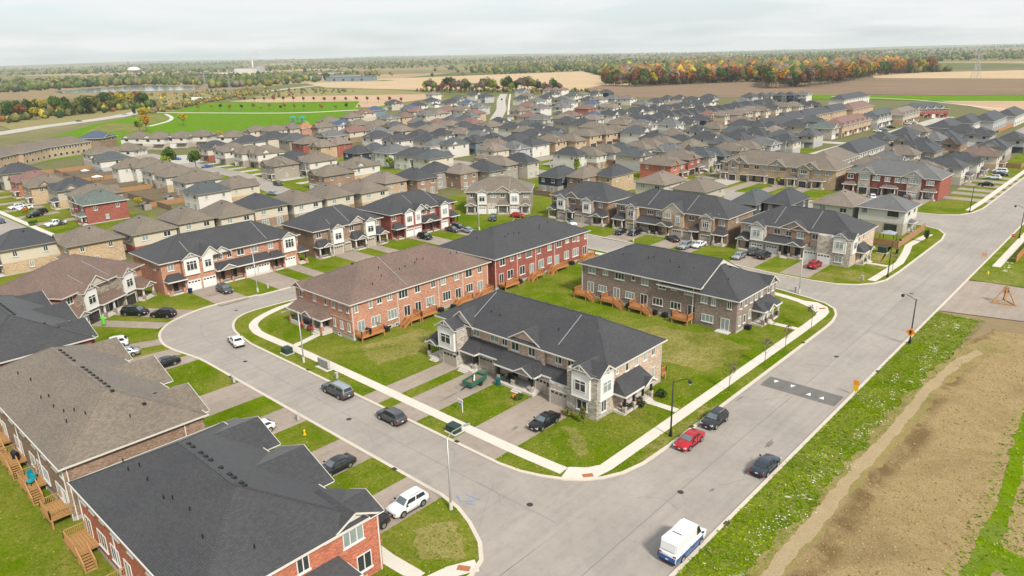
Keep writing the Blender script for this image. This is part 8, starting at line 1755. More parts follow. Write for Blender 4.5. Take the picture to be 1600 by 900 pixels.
black_lamp(-40.0, 71.7, 20, 'black street lamp beside the red sedan'); lm = black_lamp(-26.1, 122.4, 180, 'black street lamp carrying an orange warning sign'); black_lamp(-39.7, 158.0, 60, 'black street lamp at the north street corner'); black_lamp(-40.7, 237.0, 0, 'black street lamp at the far lawn corner'); black_lamp(-24.9, 211.4, 180, 'black street lamp at the right picture edge')
M_or = plain('orange_sign', (0.85, 0.28, 0.01), 0.5, var=0.05); M_yel = plain('yellow_paint', (0.75, 0.5, 0.02), 0.5, var=0.1); M_red = plain('red_sign', (0.55, 0.02, 0.02), 0.5, var=0.05)
def face_cam(x, y): return math.atan2(-x, y) if False else math.atan2(-(0 - x), (0 - y)) + math.pi
o = thing('warning_sign', 'orange diamond warning sign fixed to the black lamp', 'sign', (-26.1, 122.2, 2.2), 0)
dm = MB(); s_ = 0.75; dm.poly([(0, -0.2, -s_), (s_, -0.2, 0), (0, -0.2, s_), (-s_, -0.2, 0)]); dm.poly([(0, -0.16, -s_), (-s_, -0.16, 0), (0, -0.16, s_), (s_, -0.16, 0)]); dm.build('panel', M_or, o); MB().box(-0.13, 0.13, -0.23, -0.205, -0.35, 0.1).build('symbol', M_black, o); MB().poly([(0, -0.22, 0.4), (0.28, -0.22, 0.08), (-0.28, -0.22, 0.08)]) 
a_ = MB(); a_.poly([(0, -0.225, 0.42), (0.3, -0.225, 0.06), (-0.3, -0.225, 0.06)]); a_.build('arrow', M_black, o)
o = thing('speed_hump_sign', 'tall orange and yellow marker sign beside the speed hump', 'sign', (-26.6, 98.2, 0.13), 0)
MB().tube([(0, 0, 0), (0, 0, 2.2)], 0.04, 8).build('post', M_steel, o); MB().box(-0.38, 0.38, -0.07, -0.04, 0.5, 1.3).build('lower_panel', M_yel, o); MB().box(-0.38, 0.38, -0.07, -0.04, 1.35, 2.1).build('upper_panel', M_or, o)
def text(name, s, size, mat, parent, loc, rot=(R(90), 0, 0)):
    c = bpy.data.curves.new(name, 'FONT'); c.body = s; c.size = size; c.align_x = 'CENTER'; c.align_y = 'CENTER'; c.extrude = 0.004; c.materials.append(mat)
    t_ = bpy.data.objects.new(name, c); COL.objects.link(t_); dg = bpy.context.evaluated_depsgraph_get(); me = bpy.data.meshes.new_from_object(t_.evaluated_get(dg)); bpy.data.objects.remove(t_)
    return place(name, me, parent, loc, rot)
o = thing('stop_sign', 'red octagonal stop sign at the far right corner', 'sign', (-25.0, 202.5, 0.13), 0)
MB().tube([(0, 0, 0), (0, 0, 2.6)], 0.04, 8).build('post', M_steel, o); oc = MB(); oc.poly([(0.42 * math.cos(R(22.5 + 45 * i)), -0.06, 2.4 + 0.42 * math.sin(R(22.5 + 45 * i))) for i in range(8)]); oc.build('panel', M_red, o); text('lettering', 'STOP', 0.3, M_white, o, (0, -0.075, 2.4))
# traffic sign with orange panels across the street
o = thing('construction_sign', 'faded orange construction sign at the kerb on the right', 'sign', (-27.6, 186.0, 0.02), 0); MB().box(-0.5, 0.5, -0.05, 0.0, 0.5, 1.4).build('panel', plain('faded_orange_sign', (0.62, 0.36, 0.2), 0.6, var=0.1), o); MB().bar((-0.5, 0, 0), (-0.5, 0, 1.4), 0.05).build('leg', M_steel, o); MB().bar((0.5, 0, 0), (0.5, 0, 1.4), 0.05).build('leg', M_steel, o)
def box_unit(name, label, cat, x, y, w, d, h, mat, rot=0, pad=True):
    o = thing(name, label, cat, (x, y, 0.13), R(rot)); m = MB(); m.box(-w/2, w/2, -d/2, d/2, 0.08, h); m.build('cabinet', mat, o); lid = MB(); lid.box(-w/2 - 0.04, w/2 + 0.04, -d/2 - 0.04, d/2 + 0.04, h + 0.001, h + 0.07); lid.build('lid', mat, o)
    if pad: MB().box(-w/2 - 0.2, w/2 + 0.2, -d/2 - 0.2, d/2 + 0.2, 0, 0.079).build('pad', M_conc, o)
    MB().box(-0.02, 0.02, -d/2 - 0.02, -d/2, 0.15, h - 0.05).build('door_seam', M_black, o); return o
M_dgreen = plain('transformer_green', (0.025, 0.05, 0.04), 0.55, var=0.1); M_mail = plain('mailbox_grey', (0.42, 0.41, 0.38), 0.5, var=0.1)
box_unit('transformer_box', 'dark green transformer box beside the lamp of the orange brick block', 'utility box', -101.5, 54.9, 1.6, 1.2, 0.95, M_dgreen); box_unit('transformer_box', 'dark green transformer box before the central block driveway', 'utility box', -61.6, 54.9, 1.6, 1.2, 0.95, M_dgreen); box_unit('transformer_box', 'dark green utility box on the lawn right of the stone block', 'utility box', -46.4, 177.4, 1.9, 1.4, 1.4, M_dgreen); box_unit('transformer_box', 'dark utility box left of the grey brick block on the north verge', 'utility box', -94.0, 136.9, 2.2, 1.2, 0.7, M_dgreen)
o = thing('community_mailbox', 'grey community mailbox stand on the pavement edge', 'mailbox', (-91.6, 55.4, 0.13), 0); MB().box(-1.6, 1.6, -0.6, 0.7, 0, 0.08).build('pad', M_conc, o)
for i in range(3):
    c = MB(); x_ = -0.95 + 0.95 * i; c.box(x_ - 0.43, x_ + 0.43, -0.2, 0.25, 0.35, 1.55); cb = c.build('mail_cabinet', M_mail, o); MB().box(x_ - 0.06, x_ + 0.06, -0.05, 0.1, 0.08, 0.35).build('pedestal', M_steel, o)
    g = MB()
    for r_ in range(4):
        for q in range(2): g.box(x_ - 0.38 + 0.4 * q, x_ - 0.02 + 0.4 * q, -0.22, -0.2, 0.42 + 0.28 * r_, 0.66 + 0.28 * r_)
    g.build('mail_doors', M_steel, cb)
for (x, y, lb) in ((-86.8, 54.4, 'small pale utility pedestal behind the capped pickup'), (-79.7, 43.4, 'small pale utility pedestal at the kerb of the lower left lawn'), (-97.6, 43.6, 'dark utility pedestal on the lawn below the left bend'), (-43.0, 152.6, 'small white pedestal on the north corner verge'), (-136.0, 71.0, 'pale utility pedestal beside the left street lamp'), (-50.6, 137.3, 'small pale pedestal at the lamp near the grey brick block')): box_unit('utility_pedestal', lb, 'utility box', x, y, 0.4, 0.35, 0.95, M_mail, pad=False)
o = thing('fire_hydrant', 'yellow fire hydrant on the lower left lawn', 'hydrant', (-75.7, 41.9, 0.13), 0.4)
MB().tube([(0, 0, 0), (0, 0, 0.62), (0, 0, 0.78)], [0.15, 0.14, 0.04], 10).build('barrel', M_yel, o); MB().tube([(0, 0, 0.0), (0, 0, 0.06)], 0.22, 10).build('flange', M_yel, o); MB().tube([(-0.26, 0, 0.45), (0.26, 0, 0.45)], 0.08, 8).build('nozzle', M_red, o)
o = thing('fire_hydrant', 'yellow hydrant on the rough grass by the asphalt pad', 'hydrant', (-24.4, 172.5, 0.13), 0.4)
MB().tube([(0, 0, 0), (0, 0, 0.62), (0, 0, 0.78)], [0.15, 0.14, 0.04], 10).build('barrel', M_yel, o); MB().tube([(-0.26, 0, 0.45), (0.26, 0, 0.45)], 0.08, 8).build('nozzle', M_yel, o)
M_bluep = plain('blue_print', (0.05, 0.12, 0.35), 0.5, var=0.05)
o = thing('sale_sign', 'white wooden post with hanging sale sign on the central lawn', 'sign', (-64.5, 59.2, 0.13), R(-10)); MB().box(-0.05, 0.05, -0.05, 0.05, 0, 1.9).build('post', M_white, o); MB().box(-1.0, 0.15, -0.05, 0.05, 1.65, 1.75).build('arm', M_white, o); MB().box(-0.9, -0.15, -0.02, 0.02, 0.8, 1.6).build('panel', M_white, o); MB().box(-0.85, -0.2, -0.03, -0.021, 0.9, 1.15).build('printed_band', M_bluep, o)
M_teal = plain('teal_plastic', (0.01, 0.12, 0.11), 0.5, var=0.08); M_tealc = plain('turquoise_fabric', (0.01, 0.30, 0.36), 0.7, var=0.15)
def wheelie(label, x, y, mat):
    o = thing('wheelie_bin', label, 'bin', (x, y, 0.14), 0.3); m = MB(); m.v = [(-0.22, -0.25, 0.08), (0.22, -0.25, 0.08), (0.22, 0.25, 0.08), (-0.22, 0.25, 0.08), (-0.3, -0.33, 1.0), (0.3, -0.33, 1.0), (0.3, 0.33, 1.0), (-0.3, 0.33, 1.0)]; m.f = [(0, 3, 2, 1), (4, 5, 6, 7), (0, 1, 5, 4), (1, 2, 6, 5), (2, 3, 7, 6), (3, 0, 4, 7)]; m.m = [0] * 6
    m.build('body', mat, o); MB().box(-0.33, 0.33, -0.36, 0.36, 1.001, 1.07).build('lid', mat, o)
    for s_ in (-1, 1): MB().tube([(s_ * 0.27, 0.28, 0.1), (s_ * 0.2, 0.28, 0.1)], 0.1, 10).build('wheel', M_tyre, o)
wheelie('teal bin beside the green trailer', -66.6, 68.4, M_teal); wheelie('dark blue bin by the white garages on the left street', -145.9, 59.0, plain('navy_plastic', (0.01, 0.02, 0.09), 0.5, var=0.1)); wheelie('black bin beside the pavement bend at the north corner', -43.6, 178.5, M_black)
o = thing('timber_frame', 'wooden tripod frame standing on the asphalt pad', 'frame', (-18.6, 154.5, 0.06), R(10))
for i, (a, b) in enumerate((((-1.9, -1.2, 0), (1.9, -1.2, 0)), ((1.9, -1.2, 0), (0, 2.2, 0)), ((0, 2.2, 0), (-1.9, -1.2, 0)))): MB().bar((a[0], a[1], 0.1), (b[0], b[1], 0.1), 0.18).build('base_beam', M_wood2, o)
for p in ((-1.8, -1.1, 0.1), (1.8, -1.1, 0.1), (0, 2.0, 0.1), (0.3, -1.1, 0.1)): MB().bar(p, (0.1, 0.1, 3.3), 0.16).build('leg', M_wood2, o)
MB().box(-0.4, 0.5, -0.2, 0.0, 2.0, 3.1).build('board', M_fence, o)
# fences
def fence(p, label, mat, h=1.8, z=0.12):
    o = thing('wooden_fence', label, 'fence', (p[0][0], p[0][1], z)); b0 = Vector(p[0])
    for a, b in zip(p, p[1:]):
        a = Vector(a) - b0; b = Vector(b) - b0; n = max(1, round((b - a).length / 2.4)); an = math.atan2(b.y - a.y, b.x - a.x); l = (b - a).length / n
        def f():
            m = MB(); c = 8
            for i in range(c): m.box(l * i / c + 0.01, l * (i + 1) / c - 0.01, -0.02 + 0.012 * (i % 2), 0.02 + 0.012 * (i % 2), 0.05, h - 0.02 * ((i * 7) % 3))
            m.box(0, l, -0.04, 0.05, h * 0.2, h * 0.27); m.box(0, l, -0.04, 0.05, h * 0.8, h * 0.87); return m.mesh('panel', mat)
        me = cached(('fp', round(l, 2), h, mat.name), f); pm = cached(('fpost', h, mat.name), lambda: MB().box(-0.06, 0.06, -0.06, 0.06, 0, h + 0.1).mesh('post', mat))
        for i in range(n): q = a.lerp(b, i / n); place('panel', me, o, (q.x, q.y, 0), an); place('post', pm, o, (q.x, q.y, 0), an)
        place('post', pm, o, (b.x, b.y, 0), an)
fence([(-58.4, 184.4), (-44.8, 183.6), (-44.9, 207.0)], 'timber fence around the white corner house garden', M_fence); fence([(-21.6, 186), (-21.4, 215)], 'bright timber fence at the right picture edge', M_wood); fence([(-186, 60.5), (-186, 54.5), (-170, 52)], 'orange timber fence behind the left brick townhouses', M_fence)
fence([(-152.6, 184.6), (-146.5, 184.2)], 'orange fence panel behind the left end of north street row', M_wood); fence([(-160, 190), (-160, 184.6), (-152.8, 184.6)], 'grey-brown fence beside the navy house', M_oldfence); fence([(-175, 248), (-169, 252), (-169, 266)], 'bright timber fence behind the white-backed row', M_wood)
fence([(-100, 344), (-84.5, 342), (-84, 380)], 'timber fence around the dark house garden at right', M_fence); fence([(-52, 336), (-43.4, 335), (-43.4, 362)], 'timber fence by the main road near the right edge', M_fence); fence([(-74, 470), (-72, 600)], 'long orange timber fence behind the right-hand terraces', M_wood)
k_ = 0
for x in (-366, -352, -338, -326, -313, -300, -287, -274, -261, -248):
    fence([(x, 113 if x < -300 else 108), (x, 92)], '%s fence dividing the left back yards, %s from the left' % ('orange timber' if k_ % 3 == 0 else 'weathered timber', ORD[k_]), M_fence if k_ % 3 == 0 else M_oldfence); k_ += 1
fence([(-366, 98), (-330, 96.5), (-290, 95), (-236, 94)], 'long timber fence running behind the left back yards', M_oldfence); fence([(-214 + 10, 70), (-204, 105)], 'weathered fence at the end of the left back yards', M_oldfence)
# garden gazebo and small sheds
M_roofg = plain('grey_gazebo_roof', (0.28, 0.31, 0.33), 0.6, var=0.1)
def gazebo(x, y, label, mat, s=1.6):
    o = thing('garden_gazebo', label, 'gazebo', (x, y, 0.13)); m = MB()
    for i in range(4):
        c = [(-s, -s), (s, -s), (s, s), (-s, s)]; m.poly([(*c[i], 2.2), (*c[(i + 1) % 4], 2.2), (0, 0, 2.9)])
    m.build('canopy', mat, o)
    for c in ((-s, -s), (s, -s), (s, s), (-s, s)): MB().box(c[0] * 0.95 - 0.05, c[0] * 0.95 + 0.05, c[1] * 0.95 - 0.05, c[1] * 0.95 + 0.05, 0, 2.2).build('post', M_black, o)
gazebo(-48.6, 189.0, 'grey garden gazebo beside the white corner house', M_roofg); gazebo(-322, 101, 'white garden gazebo in the left back yards', M_white, 1.8); gazebo(-345, 104, 'white canopy nearest the tan terrace back yards', M_white, 1.5)
def shed(x, y, label, mat, rm):
    o = thing('garden_shed', label, 'shed', (x, y, 0.13)); MB().box(-1.4, 1.4, -1.1, 1.1, 0, 2.0).build('wall', mat, o); m = MB(); m.quad((-1.6, -1.3, 1.95), (1.6, -1.3, 1.95), (1.6, 0, 2.6), (-1.6, 0, 2.6)); m.quad((1.6, 1.3, 1.95), (-1.6, 1.3, 1.95), (-1.6, 0, 2.6), (1.6, 0, 2.6)); m.build('roof', rm, o); MB().box(-0.45, 0.45, -1.14, -1.08, 0, 1.8).build('door', M_dtrim, o)
shed(-252, 100, 'pale garden shed at the end of the left back yards', WC['lgrey'], RC['grey']); shed(-340, 108, 'blue-grey garden shed in the left back yards', WC['blueg'], RC['grey']); shed(-246, 90, 'low flat garden shed near the green roof', WC['taupe'], RC['grey'])
# barbecues, chairs, pumpkins on decks and porches
def bbq(x, y, z, label):
    o = thing('barbecue', label, 'barbecue', (x, y, z), 0.2); MB().box(-0.5, 0.5, -0.28, 0.28, 0.55, 0.85).build('firebox', M_black, o); m = MB(); m.tube([(-0.5, 0, 0.88), (0.5, 0, 0.88)], 0.27, 12); m.build('lid', M_black, o)
    for a in (-0.42, 0.42): MB().box(a - 0.04, a + 0.04, -0.22, 0.22, 0, 0.55).build('leg', M_black, o)
bbq(-82.6, 14.9, 0.14, 'black barbecue on the grass between the two lower left decks'); bbq(-95.0, 15.0, 1.36, 'black barbecue on the third lower left deck'); bbq(-95.6, 96.9 - 10.2, 0.14, 'black barbecue beside the orange block deck'); bbq(-95.7, 65.2 + 1.9, 1.21, 'black barbecue on the nearest deck of the orange block')
def chair(x, y, z, label, mat, rot):
    o = thing('garden_chair', label, 'chair', (x, y, z), rot); MB().box(-0.35, 0.35, -0.35, 0.35, 0.38, 0.46).build('seat', mat, o); MB().box(-0.35, 0.35, 0.3, 0.4, 0.46, 1.05).build('backrest', mat, o)
    for a in (-0.3, 0.3):
        for b in (-0.3, 0.3): MB().box(a - 0.03, a + 0.03, b - 0.03, b + 0.03, 0, 0.38).build('leg', M_black, o)
    for a in (-0.36, 0.32): MB().box(a, a + 0.05, -0.3, 0.32, 0.6, 0.65).build('armrest', mat, o)
chair(-87.6, 14.6, 1.36, 'turquoise garden chair on the lower left deck', M_tealc, 0.5); chair(-88.8, 15.1, 1.36, 'second turquoise garden chair against the wall of that deck', M_tealc, 2.2); chair(-66.0, 70.1, 0.46, 'dark chair on the central porch', M_black, 0.2); chair(-47.9, 73.6, 0.46, 'dark chair on the side porch of the central block', M_black, 1.5)
M_pump = plain('pumpkin_orange', (0.6, 0.2, 0.02), 0.6, var=0.1)
def pumpkin(x, y, z, label, s=0.28):
    o = thing('pumpkin', label, 'pumpkin', (x, y, z)); m = MB(); n = 12
    for i in range(7):
        t = math.pi * i / 6
        for j in range(n): a = 2 * math.pi * j / n; r_ = s * math.sin(t) * (1 + 0.08 * math.cos(6 * a)) + 0.001; m.v.append((r_ * math.cos(a), r_ * math.sin(a), s * 0.85 * (1 - math.cos(t))))
    for i in range(6):
        for j in range(n): k = (j + 1) % n; m.f.append((i * n + j, i * n + k, (i + 1) * n + k, (i + 1) * n + j)); m.m.append(0)
    m.build('flesh', M_pump, o, smooth=True); MB().tube([(0, 0, s * 1.65), (0.03, 0, s * 2.1)], 0.03, 6).build('stem', M_wood2, o)
pumpkin(-61.9, 66.8, 0.14, 'large orange pumpkin below the central porch', 0.42); pumpkin(-48.2, 77.4, 0.46, 'orange pumpkin on the side porch', 0.22); pumpkin(-47.9, 76.6, 0.46, 'second pumpkin beside it on the side porch', 0.18)
M_lime = plain('lime_plastic', (0.12, 0.5, 0.05), 0.6, var=0.1)
o = thing('inflatable_decoration', 'lime green inflatable figure before the brown-roofed block', 'decoration', (-139.6, 40.0, 0.13), 0.5); m = MB(); m.tube([(0, 0, 0), (0, 0, 0.5), (0, 0, 1.1), (0, 0, 1.6), (0, 0, 1.9)], [0.25, 0.35, 0.25, 0.3, 0.08], 12); m.build('body', M_lime, o, smooth=True); MB().tube([(-0.7, 0, 1.4), (0, 0, 1.1), (0.7, 0, 1.5)], [0.08, 0.14, 0.08], 8).build('arms', M_lime, o, smooth=True)
# playground, pylons, water tower, works buildings
M_pl = plain('playground_teal', (0.02, 0.25, 0.22), 0.5, var=0.2)
o = thing('playground_frame', 'teal and blue playground frame at the park edge', 'playground', (-488, 296, 0.1), 0.4)
for x in (-6, -2, 2, 6):
    for y in (-2, 2): MB().box(x - 0.15, x + 0.15, y - 0.15, y + 0.15, 0, 4.4).build('post', M_pl, o)
MB().box(-6, -2, -2, 2, 1.6, 1.8).build('platform', M_bluep, o); MB().box(2, 6, -2, 2, 2.2, 2.4).build('platform', M_pl, o); MB().bar((-2, 0, 1.7), (2, 0, 2.3), 1.4, 0.15).build('bridge', M_yel, o); MB().bar((6, 0, 2.3), (10, 0, 0.3), 1.2, 0.15).build('slide', M_lime, o)
m = MB()
for x0 in (-6, 2): m.poly([(x0 - 0.3, -2.3, 4.4), (x0 + 4.3, -2.3, 4.4), (x0 + 2, 0, 6)]); m.poly([(x0 + 4.3, -2.3, 4.4), (x0 + 4.3, 2.3, 4.4), (x0 + 2, 0, 6)]); m.poly([(x0 + 4.3, 2.3, 4.4), (x0 - 0.3, 2.3, 4.4), (x0 + 2, 0, 6)]); m.poly([(x0 - 0.3, 2.3, 4.4), (x0 - 0.3, -2.3, 4.4), (x0 + 2, 0, 6)])
m.build('roof', M_pl, o)
def pylon(x, y, h, label, rot):
    o = thing('electricity_pylon', label, 'pylon', (x, y, 0), rot, 'electricity pylons'); m = MB(); b, t = h * 0.11, h * 0.022
    lv = [0, 0.25, 0.45, 0.62, 0.78, 1.0]; w = [b + (t - b) * min(1, k / 0.62) for k in lv]
    for (za, wa), (zb, wb) in zip(zip(lv, w), zip(lv[1:], w[1:])):
        ca = [(-wa, -wa), (wa, -wa), (wa, wa), (-wa, wa)]; cb_ = [(-wb, -wb), (wb, -wb), (wb, wb), (-wb, wb)]
        for i in range(4): j = (i + 1) % 4; m.bar((*ca[i], za * h), (*cb_[i], zb * h), 0.35); m.bar((*ca[i], za * h), (*cb_[j], zb * h), 0.2); m.bar((*ca[j], za * h), (*cb_[i], zb * h), 0.2)
    m.build('lattice', M_steel, o)
    for k, l in ((0.62, 0.20), (0.76, 0.24), (0.9, 0.16)): a = MB(); a.bar((-l * h, 0, k * h), (l * h, 0, k * h), 0.35); a.bar((-l * h, 0, k * h), (0, 0, (k + 0.06) * h), 0.2); a.bar((l * h, 0, k * h), (0, 0, (k + 0.06) * h), 0.2); a.build('cross_arm', M_steel, o)
pylon(-232, 1224, 42, 'lattice electricity pylon in the stubble field at right', 0.7); pylon(-1190, 560, 30, 'lattice pylon beside the highway on the left', 0.3); pylon(-1030, 520, 26, 'second lattice pylon by the highway', 0.3); pylon(-2400, 900, 50, 'distant pylon above the left horizon', 0.3)
o = thing('water_tower', 'pale water tower on the left horizon', 'water tower', (-2034, 774, 0)); m = MB(); m.tube([(0, 0, 0), (0, 0, 3), (0, 0, 20), (0, 0, 24)], [4.5, 2.6, 2.4, 5], 16); m.build('stem', M_white, o, smooth=True); m = MB(); m.tube([(0, 0, 23.5), (0, 0, 26), (0, 0, 30), (0, 0, 34), (0, 0, 36)], [5, 14, 16, 11, 1], 20); m.build('tank', M_white, o, smooth=True)
for i, (x, y, w, d, h, mt) in enumerate(((-2215, 1179, 60, 30, 22, 'white'), (-2256, 1240, 40, 30, 30, 'lgrey'), (-1776, 1025, 110, 40, 9, 'white'), (-1644, 1000, 90, 40, 9, 'lgrey'), (-1552, 1013, 120, 40, 10, 'white'), (-1322, 941, 100, 35, 8, 'blueg'), (-2072, 940, 80, 30, 12, 'dgrey'), (-2247, 1121, 70, 40, 12, 'white'), (-1450, 985, 110, 40, 9, 'lgrey'), (-1700, 1110, 120, 40, 11, 'white'))):
    o = thing('works_building', '%s low works building, %s along the left skyline strip' % (WWORD[mt], ORD[i]), 'warehouse', (x, y, 0), R(35), 'works buildings beyond the highway')
    MB().box(-w/2, w/2, -d/2, d/2, 0, h).build('wall', WC[mt], o); MB().box(-w/2 - 0.5, w/2 + 0.5, -d/2 - 0.5, d/2 + 0.5, h, h + 0.8).build('roof', RC['grey'], o)
    for q in range(4): MB().box(-w * 0.35 + w * 0.2 * q, -w * 0.35 + w * 0.2 * q + 5, -d/2 - 0.2, -d/2 + 0.1, 0, 4.5).build('loading_door', M_gdark, o)
o = thing('factory_chimney', 'tall factory chimney giving off white steam on the left skyline', 'chimney', (-2225, 1210, 0)); MB().tube([(0, 0, 0), (0, 0, 46)], [3.2, 2.2], 14).build('stack', M_conc, o, smooth=True)
# ------------------------------------------------------------------ tufts of grass that break the lawn edges
def pip(P, poly):
    x, y = P[:, 0], P[:, 1]; c = np.zeros(len(P), bool); q = np.array(poly); n = len(q)
    for i in range(n):
        (xa, ya), (xb, yb) = q[i], q[i - 1]
        if ya == yb: continue
        k = (ya > y) != (yb > y); c ^= k & (x < (xb - xa) * (y - ya) / (yb - ya) + xa)
    return c
def tufts(name, label, n, box, poly, size, cols, seed, z=0.13, far=150.0, dryp=0.10):
    r = np.random.default_rng(seed); P = np.stack([r.uniform(box[0], box[1], n), r.uniform(box[2], box[3], n)], 1)
    k = pip(P, poly); d = np.hypot(P[:, 0], P[:, 1]); k &= r.uniform(0, 1, n) < np.clip((far - d) / (far - 60), 0, 1) * 1.0
    P = P[k]
    for e in EXC:
        q = np.array(e); lo, hi = q.min(0), q.max(0)
        if hi[0] < box[0] or lo[0] > box[1] or hi[1] < box[2] or lo[1] > box[3]: continue
        m = (P[:, 0] >= lo[0]) & (P[:, 0] <= hi[0]) & (P[:, 1] >= lo[1]) & (P[:, 1] <= hi[1])
        if m.any():
            idx = np.where(m)[0]; P = np.delete(P, idx[pip(P[idx], e)], 0)
    n = len(P); s = size * r.uniform(0.5, 1.5, n); B = 3; a = r.uniform(0, 6.28, (n, B)); w = s[:, None] * r.uniform(0.5, 0.9, (n, B)); h = s[:, None] * r.uniform(0.12, 0.42, (n, B)); l = s[:, None] * r.uniform(0.2, 1.0, (n, B))
    V = np.zeros((n, B, 3, 3)); ca, sa = np.cos(a), np.sin(a)
    V[:, :, 0, 0] = P[:, None, 0] - ca * w / 2; V[:, :, 0, 1] = P[:, None, 1] - sa * w / 2; V[:, :, 1, 0] = P[:, None, 0] + ca * w / 2; V[:, :, 1, 1] = P[:, None, 1] + sa * w / 2
    V[:, :, 2, 0] = P[:, None, 0] - sa * l; V[:, :, 2, 1] = P[:, None, 1] + ca * l; V[:, :, 2, 2] = h; V[..., 2] += z
    nv = n * B * 3; me = bpy.data.meshes.new(name); me.vertices.add(nv); me.vertices.foreach_set('co', V.reshape(-1)); me.loops.add(nv); me.loops.foreach_set('vertex_index', np.arange(nv)); me.polygons.add(n * B); me.polygons.foreach_set('loop_start', np.arange(n * B) * 3); me.update(calc_edges=True)
    nz = np.sin(P[:, 0] * 0.7 + 2 * np.sin(P[:, 1] * 0.31)) + np.sin(P[:, 1] * 0.9 + 1.7 * np.sin(P[:, 0] * 0.4 + 1)) + r.normal(0, 0.8, n)
    t = np.clip(nz * 0.22 + 0.42, 0, 1)[:, None]; C = np.array(cols[0]) * (1 - t) + np.array(cols[1]) * t; dry = (r.uniform(0, 1, n) < dryp + 1.2 * dryp * (nz > 1.4))[:, None]; C = np.where(dry, np.array(cols[2]), C) * r.uniform(0.7, 1.3, (n, 1))
    C = np.repeat(C[:, None], B * 3, 1).reshape(-1, 3); at = me.attributes.new('tint', 'FLOAT_COLOR', 'POINT'); at.data.foreach_set('color', np.concatenate([C, np.ones((nv, 1))], 1).ravel())
    if 'grass_blades' not in MATS:
        kk = NT('grass_blades'); aa = kk.n('ShaderNodeAttribute', attribute_name='tint'); kk.b.inputs['Roughness'].default_value = 0.95; kk.b.inputs['Specular IOR Level'].default_value = 0.0; kk.col(aa.outputs['Color']); MATS['grass_blades'] = kk.m
    me.materials.append(MATS['grass_blades']); tag(place(name, me), label, 'grass', kind='stuff')
G1, G2, G3 = (0.072, 0.138, 0.002), (0.15, 0.20, 0.007), (0.34, 0.28, 0.09)
tufts('lawn_tufts', 'short uneven grass of the middle block lawns', 90000, (-126, -38.5, 52.5, 140), block, 0.16, (G1, G2, G3), 1)
tufts('lawn_tufts', 'short uneven grass of the lawns on the lower left', 60000, (-146, -40.4, -5, 60), outer, 0.15, (G1, G2, G3), 2)
tufts('verge_tufts', 'rough grass and weeds on the roadside verge', 17000, (-27, -19.0, 44, 142), [(-26.6, 40), (-19.4, 40), (-19.6, 60), (-19.8, 90), (-19.2, 118), (-17.0, 134), (-8, 139.5), (-12, 142), (-26.6, 141.5)], 0.24, ((0.09, 0.165, 0.002), (0.19, 0.25, 0.008), (0.42, 0.36, 0.2)), 3, far=190, dryp=0.03)
tufts('field_weeds', 'sparse dry weeds on the bare field', 5000, (-19, 40, 40, 139), [(-18.6, 40), (40, 40), (40, 138), (-8, 139), (-16, 134), (-18, 118), (-18.4, 60)], 0.16, ((0.36, 0.27, 0.12), (0.27, 0.24, 0.07), (0.45, 0.35, 0.17)), 4, z=0.16, far=190)

stripp = [(-8.6, 40), (-8.4, 66), (-8.3, 84), (-9.0, 96), (-9.3, 106), (-8.2, 113), (-6.4, 112), (-6.0, 100), (-4.6, 84), (-4.4, 77.5), (12, 79.5), (12, 71.8), (-3, 68.5), (-3.6, 40)]
tufts('strip_tufts', 'bright grass tufts of the strip across the bare field', 9000, (-9.5, 12, 40, 113), stripp, 0.26, ((0.10, 0.19, 0.002), (0.19, 0.27, 0.006), (0.34, 0.3, 0.1)), 6, z=0.17, far=190, dryp=0.05)
def lumps(name, label, P, smin, smax, cols, z, seed, mat_rough=0.95):
    r = np.random.default_rng(seed); n = len(P); base = np.array([(1, 0, 0), (0, 1, 0), (-1, 0, 0), (0, -1, 0), (0, 0, 1), (0, 0, -0.4)], float); fc = np.array([(0, 1, 4), (1, 2, 4), (2, 3, 4), (3, 0, 4), (1, 0, 5), (2, 1, 5), (3, 2, 5), (0, 3, 5)])
    s = r.uniform(smin, smax, n)[:, None, None] * r.uniform(0.6, 1.4, (n, 6, 1)); V = base[None] * s; V[:, :, 2] *= 0.6; V[:, :, 0] += P[:, 0:1]; V[:, :, 1] += P[:, 1:2]; V[:, :, 2] += z
    F = (fc[None] + (np.arange(n) * 6)[:, None, None]).reshape(-1, 3); me = bpy.data.meshes.new(name); me.vertices.add(n * 6); me.vertices.foreach_set('co', V.reshape(-1)); me.loops.add(len(F) * 3); me.loops.foreach_set('vertex_index', F.ravel()); me.polygons.add(len(F)); me.polygons.foreach_set('loop_start', np.arange(len(F)) * 3); me.update(calc_edges=True)
    C = np.array(cols)[r.integers(0, len(cols), n)] * r.uniform(0.75, 1.2, (n, 1)); C = np.repeat(C[:, None], 6, 1).reshape(-1, 3); at = me.attributes.new('tint', 'FLOAT_COLOR', 'POINT'); at.data.foreach_set('color', np.concatenate([C, np.ones((n * 6, 1))], 1).ravel())
    me.materials.append(MATS['grass_blades']); tag(place(name, me), label, 'soil', kind='stuff')
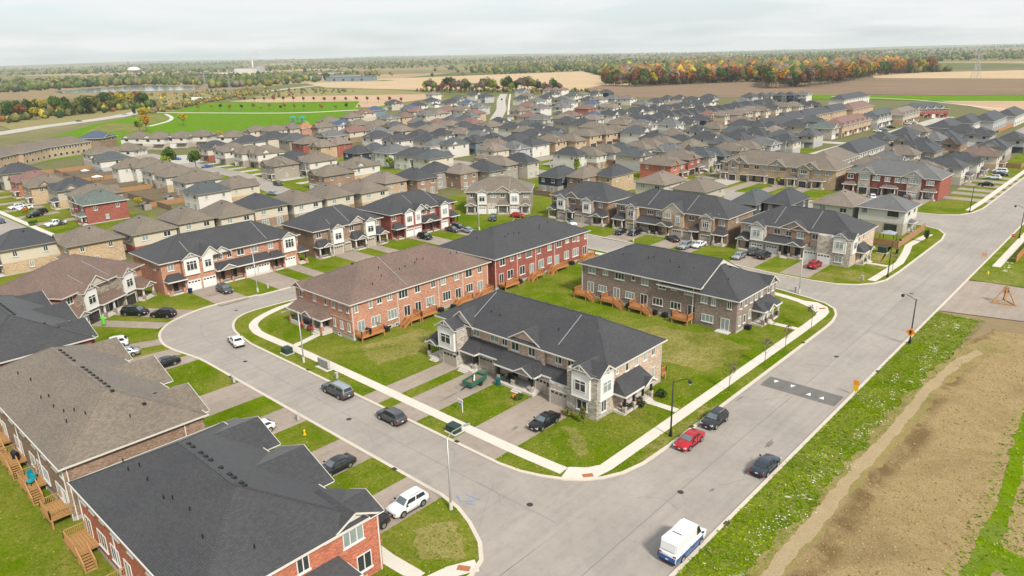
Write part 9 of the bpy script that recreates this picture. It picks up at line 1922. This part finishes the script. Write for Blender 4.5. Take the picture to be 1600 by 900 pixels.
rl = np.random.default_rng(9); P1 = np.stack([rl.uniform(-18.5, 30, 9000), rl.uniform(42, 138, 9000)], 1); P1 = P1[~pip(P1, stripp)]
lumps('soil_clods', 'scattered clods and straw on the bare field', P1, 0.05, 0.16, [(0.33, 0.235, 0.105), (0.25, 0.17, 0.075), (0.40, 0.30, 0.15)], 0.165, 10)
cs = rl.uniform(0, 1, (26, 2)) * np.array([3.4, 88]) + np.array([-24.2, 48]); P2 = np.concatenate([c + rl.normal(0, 1, (13, 2)) * np.array([0.35, 1.0]) for c in cs])
lumps('verge_stones', 'pale stones scattered in the roadside verge', P2, 0.05, 0.14, [(0.62, 0.56, 0.46), (0.55, 0.50, 0.40), (0.68, 0.64, 0.55)], 0.15, 11)
# ------------------------------------------------------------------ steam and haze
ks = bpy.data.materials.new('white_steam'); ks.use_nodes = True; ks.node_tree.nodes.clear()
so = ks.node_tree.nodes.new('ShaderNodeOutputMaterial'); sv = ks.node_tree.nodes.new('ShaderNodeVolumePrincipled'); sv.inputs['Color'].default_value = (1, 1, 1, 1); sv.inputs['Density'].default_value = 0.03; ks.node_tree.links.new(sv.outputs[0], so.inputs['Volume'])
m = MB(); m.tube([(-2225, 1210, 46.5), (-2223, 1212, 56), (-2216, 1218, 68), (-2204, 1228, 80), (-2190, 1240, 88)], [2.2, 7, 11, 16, 5], 12); tag(m.build('steam_plume', ks, smooth=True), 'white steam plume rising from the factory chimney', 'steam', kind='stuff')
kh = bpy.data.materials.new('haze_air'); kh.use_nodes = True; kh.node_tree.nodes.clear()
ho = kh.node_tree.nodes.new('ShaderNodeOutputMaterial'); hv = kh.node_tree.nodes.new('ShaderNodeVolumePrincipled'); hv.inputs['Color'].default_value = (0.88, 0.95, 1.0, 1); hv.inputs['Density'].default_value = 0.00007; hv.inputs['Anisotropy'].default_value = 0.2
kh.node_tree.links.new(hv.outputs[0], ho.inputs['Volume'])
tag(MB().box(-16000, 16000, -16000, 16000, -4, 125).build('haze', kh), 'thin pale haze hanging over the countryside', 'haze', kind='stuff')
